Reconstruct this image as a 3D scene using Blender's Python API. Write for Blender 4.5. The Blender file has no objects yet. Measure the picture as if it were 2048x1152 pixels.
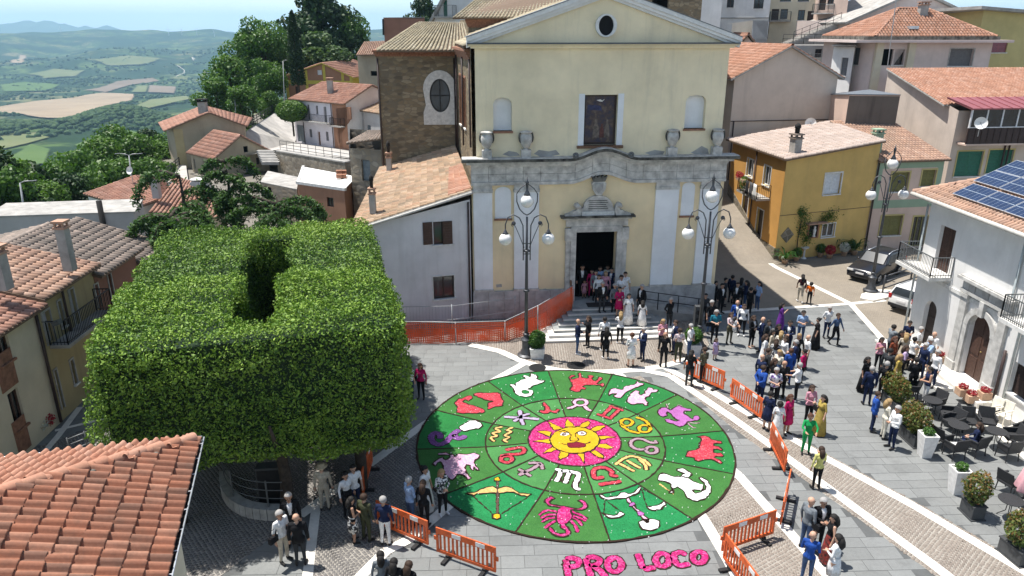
import bpy,bmesh,math,random
import numpy as np
from mathutils import Vector,Matrix,noise as mnoise
from mathutils.geometry import tessellate_polygon
random.seed(7);rng=np.random.default_rng(7)
scene=bpy.context.scene
col=scene.collection
R=math.radians
CAM_H,FPX,PITCH=14.8,1450.0,R(19.5)
cam_data=bpy.data.cameras.new('camera');cam=bpy.data.objects.new('camera',cam_data);col.objects.link(cam)
cam.location=(0,0,CAM_H);cam.rotation_euler=(R(90)-PITCH,0,0)
cam_data.sensor_width=36.0;cam_data.lens=FPX/2048*36.0
cam_data.clip_start=0.1;cam_data.clip_end=60000
scene.camera=cam
SUN_EL=R(70);SUN_H=(-0.93,0.36)
world=bpy.data.worlds.new('World');scene.world=world;world.use_nodes=True
wn=world.node_tree.nodes;wl=world.node_tree.links
sky=wn.new('ShaderNodeTexSky');sky.sky_type='NISHITA';sky.sun_disc=False
sky.sun_elevation=SUN_EL;sky.sun_rotation=math.atan2(SUN_H[0],SUN_H[1])
sky.altitude=600;sky.air_density=1.0;sky.dust_density=1.6;sky.ozone_density=1.0
bg=wn['Background'];bg.inputs['Strength'].default_value=0.088
tcw=wn.new('ShaderNodeTexCoord');mpw=wn.new('ShaderNodeMapping');mpw.inputs['Scale'].default_value=(1.0,1.0,4.5)
nzw=wn.new('ShaderNodeTexNoise');nzw.inputs['Scale'].default_value=3.2;nzw.inputs['Detail'].default_value=7
crw=wn.new('ShaderNodeValToRGB');crw.color_ramp.elements[0].position=0.56;crw.color_ramp.elements[1].position=0.74
mxw=wn.new('ShaderNodeMix');mxw.data_type='RGBA'
mlw=wn.new('ShaderNodeMath');mlw.operation='MULTIPLY_ADD';mlw.inputs[1].default_value=0.22
sxw=wn.new('ShaderNodeSeparateXYZ');m1w=wn.new('ShaderNodeMath');m1w.operation='SUBTRACT';m1w.use_clamp=True;m1w.inputs[0].default_value=1.0;m2w=wn.new('ShaderNodeMath');m2w.operation='POWER';m2w.inputs[1].default_value=4.0;m3w=wn.new('ShaderNodeMath');m3w.operation='MULTIPLY';m3w.inputs[1].default_value=0.84
wl.new(tcw.outputs['Generated'],sxw.inputs[0]);wl.new(sxw.outputs['Z'],m1w.inputs[1]);wl.new(m1w.outputs[0],m2w.inputs[0]);wl.new(m2w.outputs[0],m3w.inputs[0]);wl.new(m3w.outputs[0],mlw.inputs[2])
wl.new(tcw.outputs['Generated'],mpw.inputs['Vector']);wl.new(mpw.outputs['Vector'],nzw.inputs['Vector'])
wl.new(nzw.outputs['Fac'],crw.inputs['Fac']);wl.new(crw.outputs['Color'],mlw.inputs[0]);wl.new(mlw.outputs[0],mxw.inputs[0])
wl.new(sky.outputs['Color'],mxw.inputs[6]);mxw.inputs[7].default_value=(11.2,12.8,13.3,1)
wl.new(mxw.outputs[2],bg.inputs['Color'])
sun_data=bpy.data.lights.new('sun','SUN');sun=bpy.data.objects.new('sun',sun_data);col.objects.link(sun)
sun_data.energy=5.0;sun_data.angle=R(0.53);sun_data.color=(1.0,0.955,0.89)
_sd=Vector((SUN_H[0]*math.cos(SUN_EL),SUN_H[1]*math.cos(SUN_EL),math.sin(SUN_EL)))
sun.rotation_euler=_sd.to_track_quat('Z','Y').to_euler();sun.location=(-40,20,90)
scene.view_settings.view_transform='Standard';scene.view_settings.look='None'
scene.view_settings.gamma=1.0;scene.view_settings.exposure=0.68
scene.cycles.max_bounces=6;scene.cycles.diffuse_bounces=3;scene.cycles.glossy_bounces=2
scene.cycles.transmission_bounces=3;scene.cycles.volume_bounces=0;scene.cycles.transparent_max_bounces=6
scene.cycles.use_denoising=True
_c,_s=math.cos(PITCH),math.sin(PITCH)
def ray(x,y):
 u,v=x-1024,y-576
 return u,FPX*_c-v*_s,-(FPX*_s+v*_c)
def Z(x,y,z=0.0):
 r=ray(x,y);t=(z-CAM_H)/r[2];return Vector((r[0]*t,r[1]*t,z))
def P(x,y,Y):
 r=ray(x,y);t=Y/r[1];return Vector((r[0]*t,Y,CAM_H+r[2]*t))
def proj(X,Y,z):
 d=Y*_c-(z-CAM_H)*_s;n=-((z-CAM_H)*_c)-Y*_s
 return 1024+FPX*X/d,576+FPX*n/d
def tag(o,label=None,cat=None,group=None,kind=None):
 if label:o['label']=label
 if cat:o['category']=cat
 if group:o['group']=group
 if kind:o['kind']=kind
 return o
def empty(name,loc=(0,0,0),rz=0.0):
 o=bpy.data.objects.new(name,None);col.objects.link(o);o.location=loc;o.rotation_euler=(0,0,rz)
 o.empty_display_size=0.2
 return o
def copy_tree(o,parent=None):
 c=o.copy();col.objects.link(c);c.parent=parent
 for ch in list(o.children):copy_tree(ch,c)
 return c
def root_loc(o):
 while o.parent is not None:o=o.parent
 return o.location.copy()
class MB:
 """collects shapes and links them as one mesh object"""
 def __init__(s):s.v=[];s.f=[];s.m=[];s.mi=0
 def add(s,vs,fs):
  n=len(s.v);s.v+=[tuple(p)for p in vs];s.f+=[tuple(i+n for i in f)for f in fs];s.m+=[s.mi]*len(fs);return s
 def quad(s,a,b,c,d):return s.add([a,b,c,d],[(0,1,2,3)])
 def box(s,x0,x1,y0,y1,z0,z1):
  return s.add([(x0,y0,z0),(x1,y0,z0),(x1,y1,z0),(x0,y1,z0),(x0,y0,z1),(x1,y0,z1),(x1,y1,z1),(x0,y1,z1)],[(0,3,2,1),(4,5,6,7),(0,1,5,4),(1,2,6,5),(2,3,7,6),(3,0,4,7)])
 def obox(s,c,ax,ay,az):
  c,ax,ay,az=Vector(c),Vector(ax),Vector(ay),Vector(az)
  vs=[c-ax-ay-az,c+ax-ay-az,c+ax+ay-az,c-ax+ay-az,c-ax-ay+az,c+ax-ay+az,c+ax+ay+az,c-ax+ay+az]
  return s.add(vs,[(0,3,2,1),(4,5,6,7),(0,1,5,4),(1,2,6,5),(2,3,7,6),(3,0,4,7)])
 def bar(s,a,b,w,h=None,up=(0,0,1)):
  a,b=Vector(a),Vector(b);h=h or w;d=b-a;L=d.length;d.normalize();up=Vector(up)
  if abs(d.dot(up))>.98:up=Vector((1,0,0))
  sx=d.cross(up).normalized();sy=sx.cross(d)
  return s.obox((a+b)/2,d*(L/2),sx*(w/2),sy*(h/2))
 def tube(s,pts,r,n=8,cap=True):
  pts=[Vector(p)for p in pts];k=len(pts);rs=r if isinstance(r,(list,tuple))else[r]*k
  vs=[];up=None
  for i,p in enumerate(pts):
   d=(pts[min(i+1,k-1)]-pts[max(i-1,0)])
   if d.length<1e-9:d=Vector((0,0,1))
   d.normalize()
   if up is None:up=d.orthogonal().normalized()
   up=(up-d*up.dot(d))
   if up.length<1e-6:up=d.orthogonal()
   up.normalize();sd=d.cross(up)
   for j in range(n):
    a=2*math.pi*j/n;vs.append(p+(up*math.cos(a)+sd*math.sin(a))*rs[i])
  fs=[(i*n+j,i*n+(j+1)%n,(i+1)*n+(j+1)%n,(i+1)*n+j)for i in range(k-1)for j in range(n)]
  if cap:fs+=[tuple(range(n))[::-1],tuple((k-1)*n+j for j in range(n))]
  return s.add(vs,fs)
 def lathe(s,prof,n=16,c=(0,0,0),cap=True):
  vs=[(c[0]+r*math.cos(2*math.pi*j/n),c[1]+r*math.sin(2*math.pi*j/n),c[2]+z)for r,z in prof for j in range(n)]
  k=len(prof)
  fs=[(i*n+j,i*n+(j+1)%n,(i+1)*n+(j+1)%n,(i+1)*n+j)for i in range(k-1)for j in range(n)]
  if cap:fs+=[tuple(range(n))[::-1],tuple((k-1)*n+j for j in range(n))]
  return s.add(vs,fs)
 def ball(s,c,r,n=12,m=8,sz=1.0):
  prof=[(max(1e-4,r*math.sin(math.pi*i/m)),-r*sz*math.cos(math.pi*i/m))for i in range(m+1)]
  return s.lathe(prof,n,c)
 def prism(s,poly,z0,z1):
  n=len(poly);vs=[(p[0],p[1],z0)for p in poly]+[(p[0],p[1],z1)for p in poly]
  tri=tessellate_polygon([[Vector((p[0],p[1],0))for p in poly]])
  fs=[]
  for t in tri:
   a,b,c=[Vector((poly[i][0],poly[i][1]))for i in t]
   cw=(b-a).cross(c-a)<0 if hasattr(a,'cross')else False
   t=tuple(t)if not cw else(t[0],t[2],t[1])
   fs.append(tuple(i+n for i in t));fs.append((t[0],t[2],t[1]))
  fs+=[(i,(i+1)%n,(i+1)%n+n,i+n)for i in range(n)]
  return s.add(vs,fs)
 def build(s,name,mat=None,parent=None,smooth=False,bevel=0):
  me=bpy.data.meshes.new(name)
  off=root_loc(parent)if parent is not None else Vector((0,0,0))
  ox,oy,oz=off
  me.from_pydata([(x-ox,y-oy,z-oz)for x,y,z in s.v],[],s.f)
  if smooth is True:me.polygons.foreach_set('use_smooth',[True]*len(me.polygons))
  mats=mat if isinstance(mat,(list,tuple))else[mat]
  for m in mats:
   if m is not None:me.materials.append(M[m]if isinstance(m,str)else m)
  if len(mats)>1:me.polygons.foreach_set('material_index',s.m)
  me.update()
  o=bpy.data.objects.new(name,me);col.objects.link(o);o.parent=parent
  if smooth=='auto':
   me.polygons.foreach_set('use_smooth',[True]*len(me.polygons))
   try:me.set_sharp_from_angle(angle=R(38))
   except Exception:pass
  if bevel:
   b=o.modifiers.new('bevel','BEVEL');b.width=bevel;b.segments=2;b.limit_method='ANGLE'
  return o
def np_mesh(name,V,F,mat,parent=None,tint=None,smooth=False,kind=None):
 """V (n,3), F (m,4) or (m,3); tint: value per vertex kept as the attribute 'tint'"""
 me=bpy.data.meshes.new(name);V=np.asarray(V,np.float32);F=np.asarray(F,np.int32);k=F.shape[1]
 if parent is not None:V=V-np.array(root_loc(parent),np.float32)
 me.vertices.add(len(V));me.vertices.foreach_set('co',V.ravel())
 me.loops.add(F.size);me.loops.foreach_set('vertex_index',F.ravel())
 me.polygons.add(len(F));me.polygons.foreach_set('loop_start',np.arange(0,F.size,k,dtype=np.int32))
 if smooth:me.polygons.foreach_set('use_smooth',np.ones(len(F),bool))
 if tint is not None:
  at=me.attributes.new('tint','FLOAT','POINT');at.data.foreach_set('value',np.asarray(tint,np.float32))
 me.update(calc_edges=True);me.validate()
 for m in(mat if isinstance(mat,(list,tuple))else[mat]):me.materials.append(M[m]if isinstance(m,str)else m)
 o=bpy.data.objects.new(name,me);col.objects.link(o);o.parent=parent
 if kind:o['kind']=kind
 return o
M={}
def nt_of(name):
 m=bpy.data.materials.new(name);m.use_nodes=True;M[name]=m
 nt=m.node_tree;return m,nt,nt.nodes['Principled BSDF']
def c4(c):return(c[0],c[1],c[2],1.0)
def srgb(h):
 h=h.lstrip('#');f=lambda v:(v/255/12.92 if v/255<=.04045 else((v/255+.055)/1.055)**2.4)
 return tuple(f(int(h[i:i+2],16))for i in(0,2,4))
def N(nt,typ,**kw):
 n=nt.nodes.new('ShaderNode'+typ)
 for k,v in kw.items():
  if k in('operation','blend_type','data_type','feature','distance','attribute_name','noise_dimensions','invert','voronoi_dimensions'):setattr(n,k,v)
  else:n.inputs[k].default_value=v
 return n
def ramp(nt,src,stops):
 r=nt.nodes.new('ShaderNodeValToRGB');e=r.color_ramp.elements
 while len(e)<len(stops):e.new(0.5)
 for i,(p,cc)in enumerate(stops):
  e[i].position=p;e[i].color=c4(cc)if not isinstance(cc,(int,float))else(cc,cc,cc,1)
 nt.links.new(src,r.inputs['Fac']);return r.outputs['Color']
def mixc(nt,fac,a,b,mode='MIX'):
 x=nt.nodes.new('ShaderNodeMix');x.data_type='RGBA';x.blend_type=mode
 for sock,val in((x.inputs[0],fac),(x.inputs[6],a),(x.inputs[7],b)):
  if hasattr(val,'is_output'):nt.links.new(val,sock)
  elif isinstance(val,(int,float)):sock.default_value=val if sock.type=='VALUE' else(val,val,val,1)
  else:sock.default_value=c4(val)
 return x.outputs[2]
def wpos(nt,scale=(1,1,1)):
 g=nt.nodes.new('ShaderNodeNewGeometry');mp=nt.nodes.new('ShaderNodeMapping');mp.inputs['Scale'].default_value=scale
 nt.links.new(g.outputs['Position'],mp.inputs['Vector']);return mp.outputs['Vector']
def noise_of(nt,vec,scale,detail=4,rough=.55):
 n=N(nt,'TexNoise',Scale=scale,Detail=detail,Roughness=rough);nt.links.new(vec,n.inputs['Vector']);return n.outputs['Fac']
def bump(nt,b,src,strength=.3,dist=.02):
 n=nt.nodes.new('ShaderNodeBump');n.inputs['Strength'].default_value=strength;n.inputs['Distance'].default_value=dist
 nt.links.new(src,n.inputs['Height']);nt.links.new(n.outputs['Normal'],b.inputs['Normal'])
def plain(name,c,rough=.6,metal=0.0,var=.12,scale=6.0,spec=.4,bmp=0.0,bscale=60,tint=0.0):
 """one colour with a soft mottling, an optional fine relief and an optional per-piece tint"""
 m,nt,b=nt_of(name);v=wpos(nt)
 f=noise_of(nt,v,scale,5,.6)
 d=[max(0,x*(1-var*1.6))for x in c];l=[min(1,x*(1+var))for x in c]
 cc=ramp(nt,f,[(.3,d),(.7,l)])
 if tint:
  at=N(nt,'Attribute',attribute_name='tint')
  cc=mixc(nt,1.0,cc,ramp(nt,at.outputs['Fac'],[(0,1-tint),(1,1+tint*.0)]),'MULTIPLY')
 nt.links.new(cc,b.inputs['Base Color'])
 b.inputs['Roughness'].default_value=rough;b.inputs['Metallic'].default_value=metal;b.inputs['Specular IOR Level'].default_value=spec
 if bmp:bump(nt,b,noise_of(nt,v,bscale,4),bmp,.02)
 return m
def stucco(name,c,stain=(.25,.22,.18),amount=.35,rough=.9,low=.5):
 """rendered wall: mottled, with drips running down and blotches that have their own shape"""
 m,nt,b=nt_of(name);v=wpos(nt)
 f1=noise_of(nt,v,.55,6,.62)
 base=ramp(nt,f1,[(.32,[x*.86 for x in c]),(.66,[min(1,x*1.06)for x in c])])
 vd=wpos(nt,(1.5,1.5,.13));drips=noise_of(nt,vd,1.0,7,.7)
 fac=ramp(nt,drips,[(.52,0.0),(.80,amount)])
 base=mixc(nt,fac,base,stain)
 bl=noise_of(nt,v,1.7,8,.7);base=mixc(nt,ramp(nt,bl,[(.60,0.0),(.78,amount*.7)]),base,[x*.62+y*.3 for x,y in zip(c,stain)])
 nt.links.new(base,b.inputs['Base Color']);b.inputs['Roughness'].default_value=rough;b.inputs['Specular IOR Level'].default_value=.2
 bump(nt,b,noise_of(nt,v,22,6,.7),.25,.02)
 return m
def masonry(name,cols,mortar,scale=2.4,squash=(1,1,2.3),stain=.35):
 """coursed rubble too small to pick apart stone by stone"""
 m,nt,b=nt_of(name);v=wpos(nt,squash)
 dn=N(nt,'TexNoise',Scale=3.0,Detail=3.0);nt.links.new(v,dn.inputs['Vector'])
 vv=mixc(nt,.06,v,dn.outputs['Color'])
 vo=N(nt,'TexVoronoi',Scale=scale,Randomness=.85);nt.links.new(vv,vo.inputs['Vector'])
 ve=N(nt,'TexVoronoi',Scale=scale,Randomness=.85,feature='DISTANCE_TO_EDGE');nt.links.new(vv,ve.inputs['Vector'])
 sp=nt.nodes.new('ShaderNodeSeparateColor');nt.links.new(vo.outputs['Color'],sp.inputs[0])
 k=len(cols);cc=ramp(nt,sp.outputs[0],[(i/(k-1),x)for i,x in enumerate(cols)])
 e=ramp(nt,ve.outputs['Distance'],[(.02,1.0),(.09,0.0)])
 cc=mixc(nt,e,cc,mortar)
 big=noise_of(nt,wpos(nt),.35,6,.65);cc=mixc(nt,ramp(nt,big,[(.5,0.0),(.75,stain)]),cc,[.055,.048,.038])
 nt.links.new(cc,b.inputs['Base Color']);b.inputs['Roughness'].default_value=.92;b.inputs['Specular IOR Level'].default_value=.2
 bump(nt,b,ve.outputs['Distance'],.6,.06)
 return m
def tilemat(name,cols,dirt=(.09,.07,.055),amount=.45,scale=.8):
 """fired clay: colour by tile (attribute tint) with lichen blotches"""
 m,nt,b=nt_of(name);v=wpos(nt)
 at=N(nt,'Attribute',attribute_name='tint');k=len(cols)
 cc=ramp(nt,at.outputs['Fac'],[(i/(k-1),x)for i,x in enumerate(cols)])
 f=noise_of(nt,v,scale,7,.68);cc=mixc(nt,ramp(nt,f,[(.46,0.0),(.72,amount)]),cc,dirt)
 f2=noise_of(nt,v,18,4,.6);cc=mixc(nt,.5,cc,ramp(nt,f2,[(.3,.72),(.7,1.12)]),'MULTIPLY')
 nt.links.new(cc,b.inputs['Base Color']);b.inputs['Roughness'].default_value=.88;b.inputs['Specular IOR Level'].default_value=.25
 bump(nt,b,f2,.25,.01)
 return m
def leafmat(name,cols,trans=.35,rough=.5):
 m,nt,b=nt_of(name)
 at=N(nt,'Attribute',attribute_name='tint');k=len(cols)
 cc=ramp(nt,at.outputs['Fac'],[(i/(k-1),x)for i,x in enumerate(cols)])
 nt.links.new(cc,b.inputs['Base Color']);b.inputs['Roughness'].default_value=rough;b.inputs['Specular IOR Level'].default_value=.35
 tr=nt.nodes.new('ShaderNodeBsdfTranslucent');br=mixc(nt,1.0,cc,(1.0,1.15,.55),'MULTIPLY');nt.links.new(br,tr.inputs['Color'])
 mx=nt.nodes.new('ShaderNodeMixShader');mx.inputs[0].default_value=trans
 nt.links.new(b.outputs[0],mx.inputs[1]);nt.links.new(tr.outputs[0],mx.inputs[2])
 nt.links.new(mx.outputs[0],nt.nodes['Material Output'].inputs['Surface'])
 return m
def glassmat(name,c=(.02,.025,.03),rough=.08):
 m,nt,b=nt_of(name);v=wpos(nt);f=noise_of(nt,v,.8,2)
 nt.links.new(ramp(nt,f,[(.3,[x*.6 for x in c]),(.7,[x*1.5 for x in c])]),b.inputs['Base Color'])
 b.inputs['Roughness'].default_value=rough;b.inputs['Specular IOR Level'].default_value=.7
 return m
def petalmat(name,cols,scale=26.0,bmp=.5):
 """loose petals or coloured sawdust: every speck its own colour"""
 m,nt,b=nt_of(name);v=wpos(nt)
 vo=N(nt,'TexVoronoi',Scale=scale,Randomness=1.0);nt.links.new(v,vo.inputs['Vector'])
 sp=nt.nodes.new('ShaderNodeSeparateColor');nt.links.new(vo.outputs['Color'],sp.inputs[0])
 k=len(cols);cc=ramp(nt,sp.outputs[0],[(i/(k-1),x)for i,x in enumerate(cols)])
 f=noise_of(nt,v,1.6,6,.65);cc=mixc(nt,1.0,cc,ramp(nt,f,[(.3,.80),(.7,1.08)]),'MULTIPLY')
 nt.links.new(cc,b.inputs['Base Color']);b.inputs['Roughness'].default_value=.85;b.inputs['Specular IOR Level'].default_value=.2
 bump(nt,b,vo.outputs['Distance'],bmp,.03)
 return m
def lerp(a,b,t):return a+(b-a)*t
_PE=np.array([-1e6,0,20,60,150,350,600,1000,1500,2200,2800,3500,4500,5600,6600,9000,30000],float)
_PZ=np.array([0,0,-8,-24,-58,-92,-110,-134,-156,-172,-158,-124,-62,4,-40,-120,-120],float)
def land_e(X,Y):
 xl=np.interp(Y,[-1e5,50,80,150,260],[-27,-27,-47,-50,-60])
 return np.maximum(xl-X,Y-260)
_ph=rng.uniform(0,6.28,40)
def land_z(X,Y):
 X=np.asarray(X,float);Y=np.asarray(Y,float);e=land_e(X,Y)
 z=np.interp(e,_PE,_PZ)
 amp=np.clip((e-120)/900,0,1)*(.16+.84*np.clip((e-2000)/1500,0,1))
 n=np.zeros_like(z);k=0
 for wl_,a in((1900,15),(1100,12),(620,9),(340,5),(190,2.6)):
  for q in range(3):
   an=_ph[k]*3.1;n+=a*.55*np.sin((X*math.cos(an)+Y*math.sin(an))*6.283/wl_+_ph[k+1]);k+=2
 kx,ky=-606.0,1150.0
 kn=29*np.exp(-(((X-kx)/66)**2+((Y-ky)/90)**2))+9*np.exp(-(((X+735)/52)**2+((Y-1050)/80)**2))
 return z+n*amp+kn
def land_hit(x,y,lo=200.0,hi=7000.0):
 r=ray(x,y);t0=lo/r[1];prev=t0
 for i in range(1,900):
  t=t0*(hi/lo)**(i/900)
  X,Y,z=r[0]*t,r[1]*t,CAM_H+r[2]*t
  if z<float(land_z(X,Y)):return X,Y
 return r[0]*t,r[1]*t
m,nt,b=nt_of('countryside');v=wpos(nt,(1,1,0))
wob=N(nt,'TexNoise',Scale=.004,Detail=5.0);nt.links.new(v,wob.inputs['Vector'])
vv=nt.nodes.new('ShaderNodeVectorMath');vv.operation='MULTIPLY_ADD';nt.links.new(wob.outputs['Color'],vv.inputs[0]);vv.inputs[1].default_value=(260,260,0);nt.links.new(v,vv.inputs[2])
vo=N(nt,'TexVoronoi',Scale=.0095,Randomness=1.0);nt.links.new(vv.outputs[0],vo.inputs['Vector'])
sp=nt.nodes.new('ShaderNodeSeparateColor');nt.links.new(vo.outputs['Color'],sp.inputs[0])
cc=ramp(nt,sp.outputs[0],[(0,(.045,.085,.022)),(.3,(.075,.12,.032)),(.5,(.10,.14,.045)),(.68,(.14,.16,.06)),(.82,(.19,.17,.085)),(1,(.06,.10,.03))])
ve=N(nt,'TexVoronoi',Scale=.0095,Randomness=1.0,feature='DISTANCE_TO_EDGE');nt.links.new(vv.outputs[0],ve.inputs['Vector'])
cc=mixc(nt,ramp(nt,ve.outputs['Distance'],[(.015,.85),(.05,0.0)]),cc,(.018,.04,.012))
wd=noise_of(nt,v,.0034,7,.6);cc=mixc(nt,ramp(nt,wd,[(.46,0.0),(.52,.95)]),cc,(.012,.032,.012))
md=noise_of(nt,v,.012,6,.65);cc=mixc(nt,ramp(nt,md,[(.50,0.0),(.55,.85)]),cc,(.014,.036,.013))
sc_=noise_of(nt,v,.05,5,.7);cc=mixc(nt,ramp(nt,sc_,[(.50,0.0),(.60,.85)]),cc,(.016,.040,.014))
at=N(nt,'Attribute',attribute_name='tint');tn=noise_of(nt,v,.9,6)
cc=mixc(nt,at.outputs['Fac'],cc,ramp(nt,tn,[(.3,(.15,.14,.12)),(.7,(.21,.195,.17))]))
nt.links.new(cc,b.inputs['Base Color']);b.inputs['Roughness'].default_value=.95;b.inputs['Specular IOR Level'].default_value=.1
th=np.concatenate([np.linspace(R(-78),R(5),330),np.linspace(R(5),R(80),90)[1:],np.linspace(R(80),R(282),60)[1:-1]])
rr=np.concatenate([np.linspace(.5,40,14),40*(14000/40)**np.linspace(0,1,290)[1:]])
TH,RR=np.meshgrid(th,rr);GX,GY=RR*np.sin(TH),RR*np.cos(TH);GZ=land_z(GX,GY)-.30
nth,nr=len(th),len(rr);idx=np.arange(nth*nr).reshape(nr,nth);nxt=np.roll(idx,-1,axis=1)
F_=np.stack([idx[:-1],idx[1:],nxt[1:],nxt[:-1]],-1).reshape(-1,4)[:,::-1]
town=(np.clip(1-land_e(GX,GY)/6,0,1)).ravel()
terrain=np_mesh('terrain',np.stack([GX,GY,GZ],-1).reshape(-1,3),F_,'countryside',tint=town,smooth=True,kind='structure')
tag(terrain,'green hills and patchwork valley falling away behind the village')
def in_poly(X,Y,poly):
 X=np.asarray(X);Y=np.asarray(Y);c=np.zeros(X.shape,bool);n=len(poly)
 for i in range(n):
  x0,y0=poly[i][:2];x1,y1=poly[(i+1)%n][:2]
  if y0==y1:continue
  c^=((y0>Y)!=(y1>Y))&(X<(x1-x0)*(Y-y0)/(y1-y0)+x0)
 return c
def drape(name,poly,cell,mat,off,label,kind='structure'):
 xs=[p[0]for p in poly];ys=[p[1]for p in poly]
 gx=np.arange(min(xs),max(xs)+cell,cell);gy=np.arange(min(ys),max(ys)+cell,cell)
 A,B=np.meshgrid(gx,gy);inside=in_poly(A[:-1,:-1]+cell/2,B[:-1,:-1]+cell/2,poly)
 n1=len(gx);I,J=np.nonzero(inside)
 k=I*n1+J;F=np.stack([k,k+1,k+n1+1,k+n1],-1)
 used,inv=np.unique(F,return_inverse=True)
 V=np.stack([A.ravel(),B.ravel(),land_z(A,B).ravel()+off],-1)[used]
 return tag(np_mesh(name,V,inv.reshape(-1,4),mat,smooth=True,kind=kind),label)
def field_mat(name,c1,c2,ang=.5):
 m,nt,b=nt_of(name);v=wpos(nt);rot=nt.nodes.new('ShaderNodeMapping');rot.inputs['Rotation'].default_value=(0,0,ang);nt.links.new(v,rot.inputs['Vector'])
 w=N(nt,'TexWave',Scale=.05,Distortion=6.0,Detail=4.0);nt.links.new(rot.outputs[0],w.inputs['Vector'])
 f=noise_of(nt,v,.008,6);cc=mixc(nt,.5,ramp(nt,f,[(.35,c1),(.65,c2)]),ramp(nt,w.outputs['Fac'],[(0,c1),(1,c2)]))
 nt.links.new(cc,b.inputs['Base Color']);b.inputs['Roughness'].default_value=.95;b.inputs['Specular IOR Level'].default_value=.1
field_mat('stubble',(.22,.165,.11),(.36,.28,.19));field_mat('pale_crop',(.10,.13,.05),(.17,.175,.085),1.2);field_mat('young_crop',(.06,.11,.03),(.10,.15,.045),2.0)
field_mat('ploughed',(.16,.125,.09),(.22,.17,.13),.9)
def fh(x,y):return land_hit(x,y,1300.0 if y<260 else 300.0)
_TF=[(-60,224),(10,214),(70,204),(150,197),(205,187),(272,190),(262,203),(214,213),(168,232),(128,247),(96,241),(40,230)]
drape('field',[fh(x,y)for x,y in _TF],6,'stubble',3.0,'broad tan stubble field in the valley, largest bare one')
drape('field',[fh(x,y)for x,y in((166,182),(235,164),(305,157),(318,163),(262,171),(212,186))],8,'ploughed',3.0,'brownish ploughed strip above the broad tan field')
drape('field',[fh(x,y)for x,y in((262,187),(275,175),(296,174),(292,187))],6,'pale_crop',5.0,'small pale yellow field right of the tan one')
drape('field',[fh(x,y)for x,y in((296,187),(300,173),(352,176),(348,190))],6,'ploughed',5.0,'mauve brown ploughed field beside the small pale one')
drape('field',[fh(x,y)for x,y in((262,218),(300,203),(372,195),(384,201),(330,213),(290,222))],5,'pale_crop',5.0,'pale olive strip below the small pale field')
drape('field',[fh(x,y)for x,y in((20,318),(62,290),(100,300),(90,330),(40,336))],3,'young_crop',1.5,'bright green meadow just beyond the near wood')
drape('field',[fh(x,y)for x,y in((-20,292),(0,276),(70,268),(100,276),(60,288),(10,300))],3,'pale_crop',1.5,'olive strip of field left below the wooded knoll')
drape('field',[fh(x,y)for x,y in((150,292),(210,268),(262,262),(290,272),(230,292),(180,305))],3,'young_crop',1.5,'green clearing right of the wooded knoll')
drape('field',[fh(x,y)for x,y in((60,150),(110,140),(170,143),(150,156),(90,160))],10,'pale_crop',6.0,'pale green field halfway up the far slope')
drape('field',[fh(x,y)for x,y in((190,122),(260,114),(320,120),(280,132),(220,134))],12,'pale_crop',7.0,'pale field high on the far slope')
drape('field',[fh(x,y)for x,y in((0,172),(50,166),(120,172),(90,184),(10,186))],8,'young_crop',5.0,'fresh green field above the tan one at left')
drape('field',[fh(x,y)for x,y in((22,128),(40,112),(52,113),(48,128))],12,'stubble',6.0,'small bare patch on the far hillside')
def lane(pts,w,label):
 Q=[Vector(land_hit(x,y))for x,y in pts];mb=MB();V=[]
 fine=[]
 for a,bq in zip(Q[:-1],Q[1:]):
  for k in range(12):fine.append(a.lerp(bq,k/12))
 fine.append(Q[-1])
 for i,p in enumerate(fine):
  d=(fine[min(i+1,len(fine)-1)]-fine[max(i-1,0)]).normalized();nrm=Vector((-d.y,d.x))*w
  for sgn in(-1,1):q=p+nrm*sgn;V.append((q.x,q.y,float(land_z(q.x,q.y))+6))
 mb.add(V,[(2*i,2*i+1,2*i+3,2*i+2)for i in range(len(fine)-1)])
 return tag(mb.build('lane','pale_lane'),label,kind='structure')
plain('pale_lane',(.42,.39,.34),.9)
lane([(352,156),(366,150),(369,144),(361,138),(354,133)],1.7,'pale winding lane climbing the far hillside')
lane([(388,124),(384,117),(391,122)],2.2,'short pale stretch of track near the far ridge')
def ico():
 t=(1+5**.5)/2
 V=np.array([(-1,t,0),(1,t,0),(-1,-t,0),(1,-t,0),(0,-1,t),(0,1,t),(0,-1,-t),(0,1,-t),(t,0,-1),(t,0,1),(-t,0,-1),(-t,0,1)],float);V/=np.linalg.norm(V[0])
 F=np.array([(0,11,5),(0,5,1),(0,1,7),(0,7,10),(0,10,11),(1,5,9),(5,11,4),(11,10,2),(10,7,6),(7,1,8),(3,9,4),(3,4,2),(3,2,6),(3,6,8),(3,8,9),(4,9,5),(2,4,11),(6,2,10),(8,6,7),(9,8,1)])
 return V,F
leafmat('far_leaf',[(.018,.045,.012),(.035,.075,.018),(.06,.105,.03)],.1,.9)
IV,IF=ico()
def clumps(name,X,Y,rad,label,mat='far_leaf'):
 n=len(X);V=IV[None]*(rad[:,None,None]*rng.uniform(.75,1.25,(n,12,1)));V[:,:,2]*=.85
 V[:,:,0]+=X[:,None];V[:,:,1]+=Y[:,None];V[:,:,2]+=(land_z(X,Y)+rad*.45)[:,None]
 F=(IF[None]+(np.arange(n)*12)[:,None,None]).reshape(-1,3)
 return tag(np_mesh(name,V.reshape(-1,3),F,mat,tint=np.repeat(rng.uniform(0,1,n),12),kind='stuff'),label,'woodland')
nX=26000;dist=700*(4600/700)**rng.uniform(0,1,nX);an=rng.uniform(R(-40),R(-12),nX)
X_=dist*np.sin(an);Y_=dist*np.cos(an)
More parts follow.
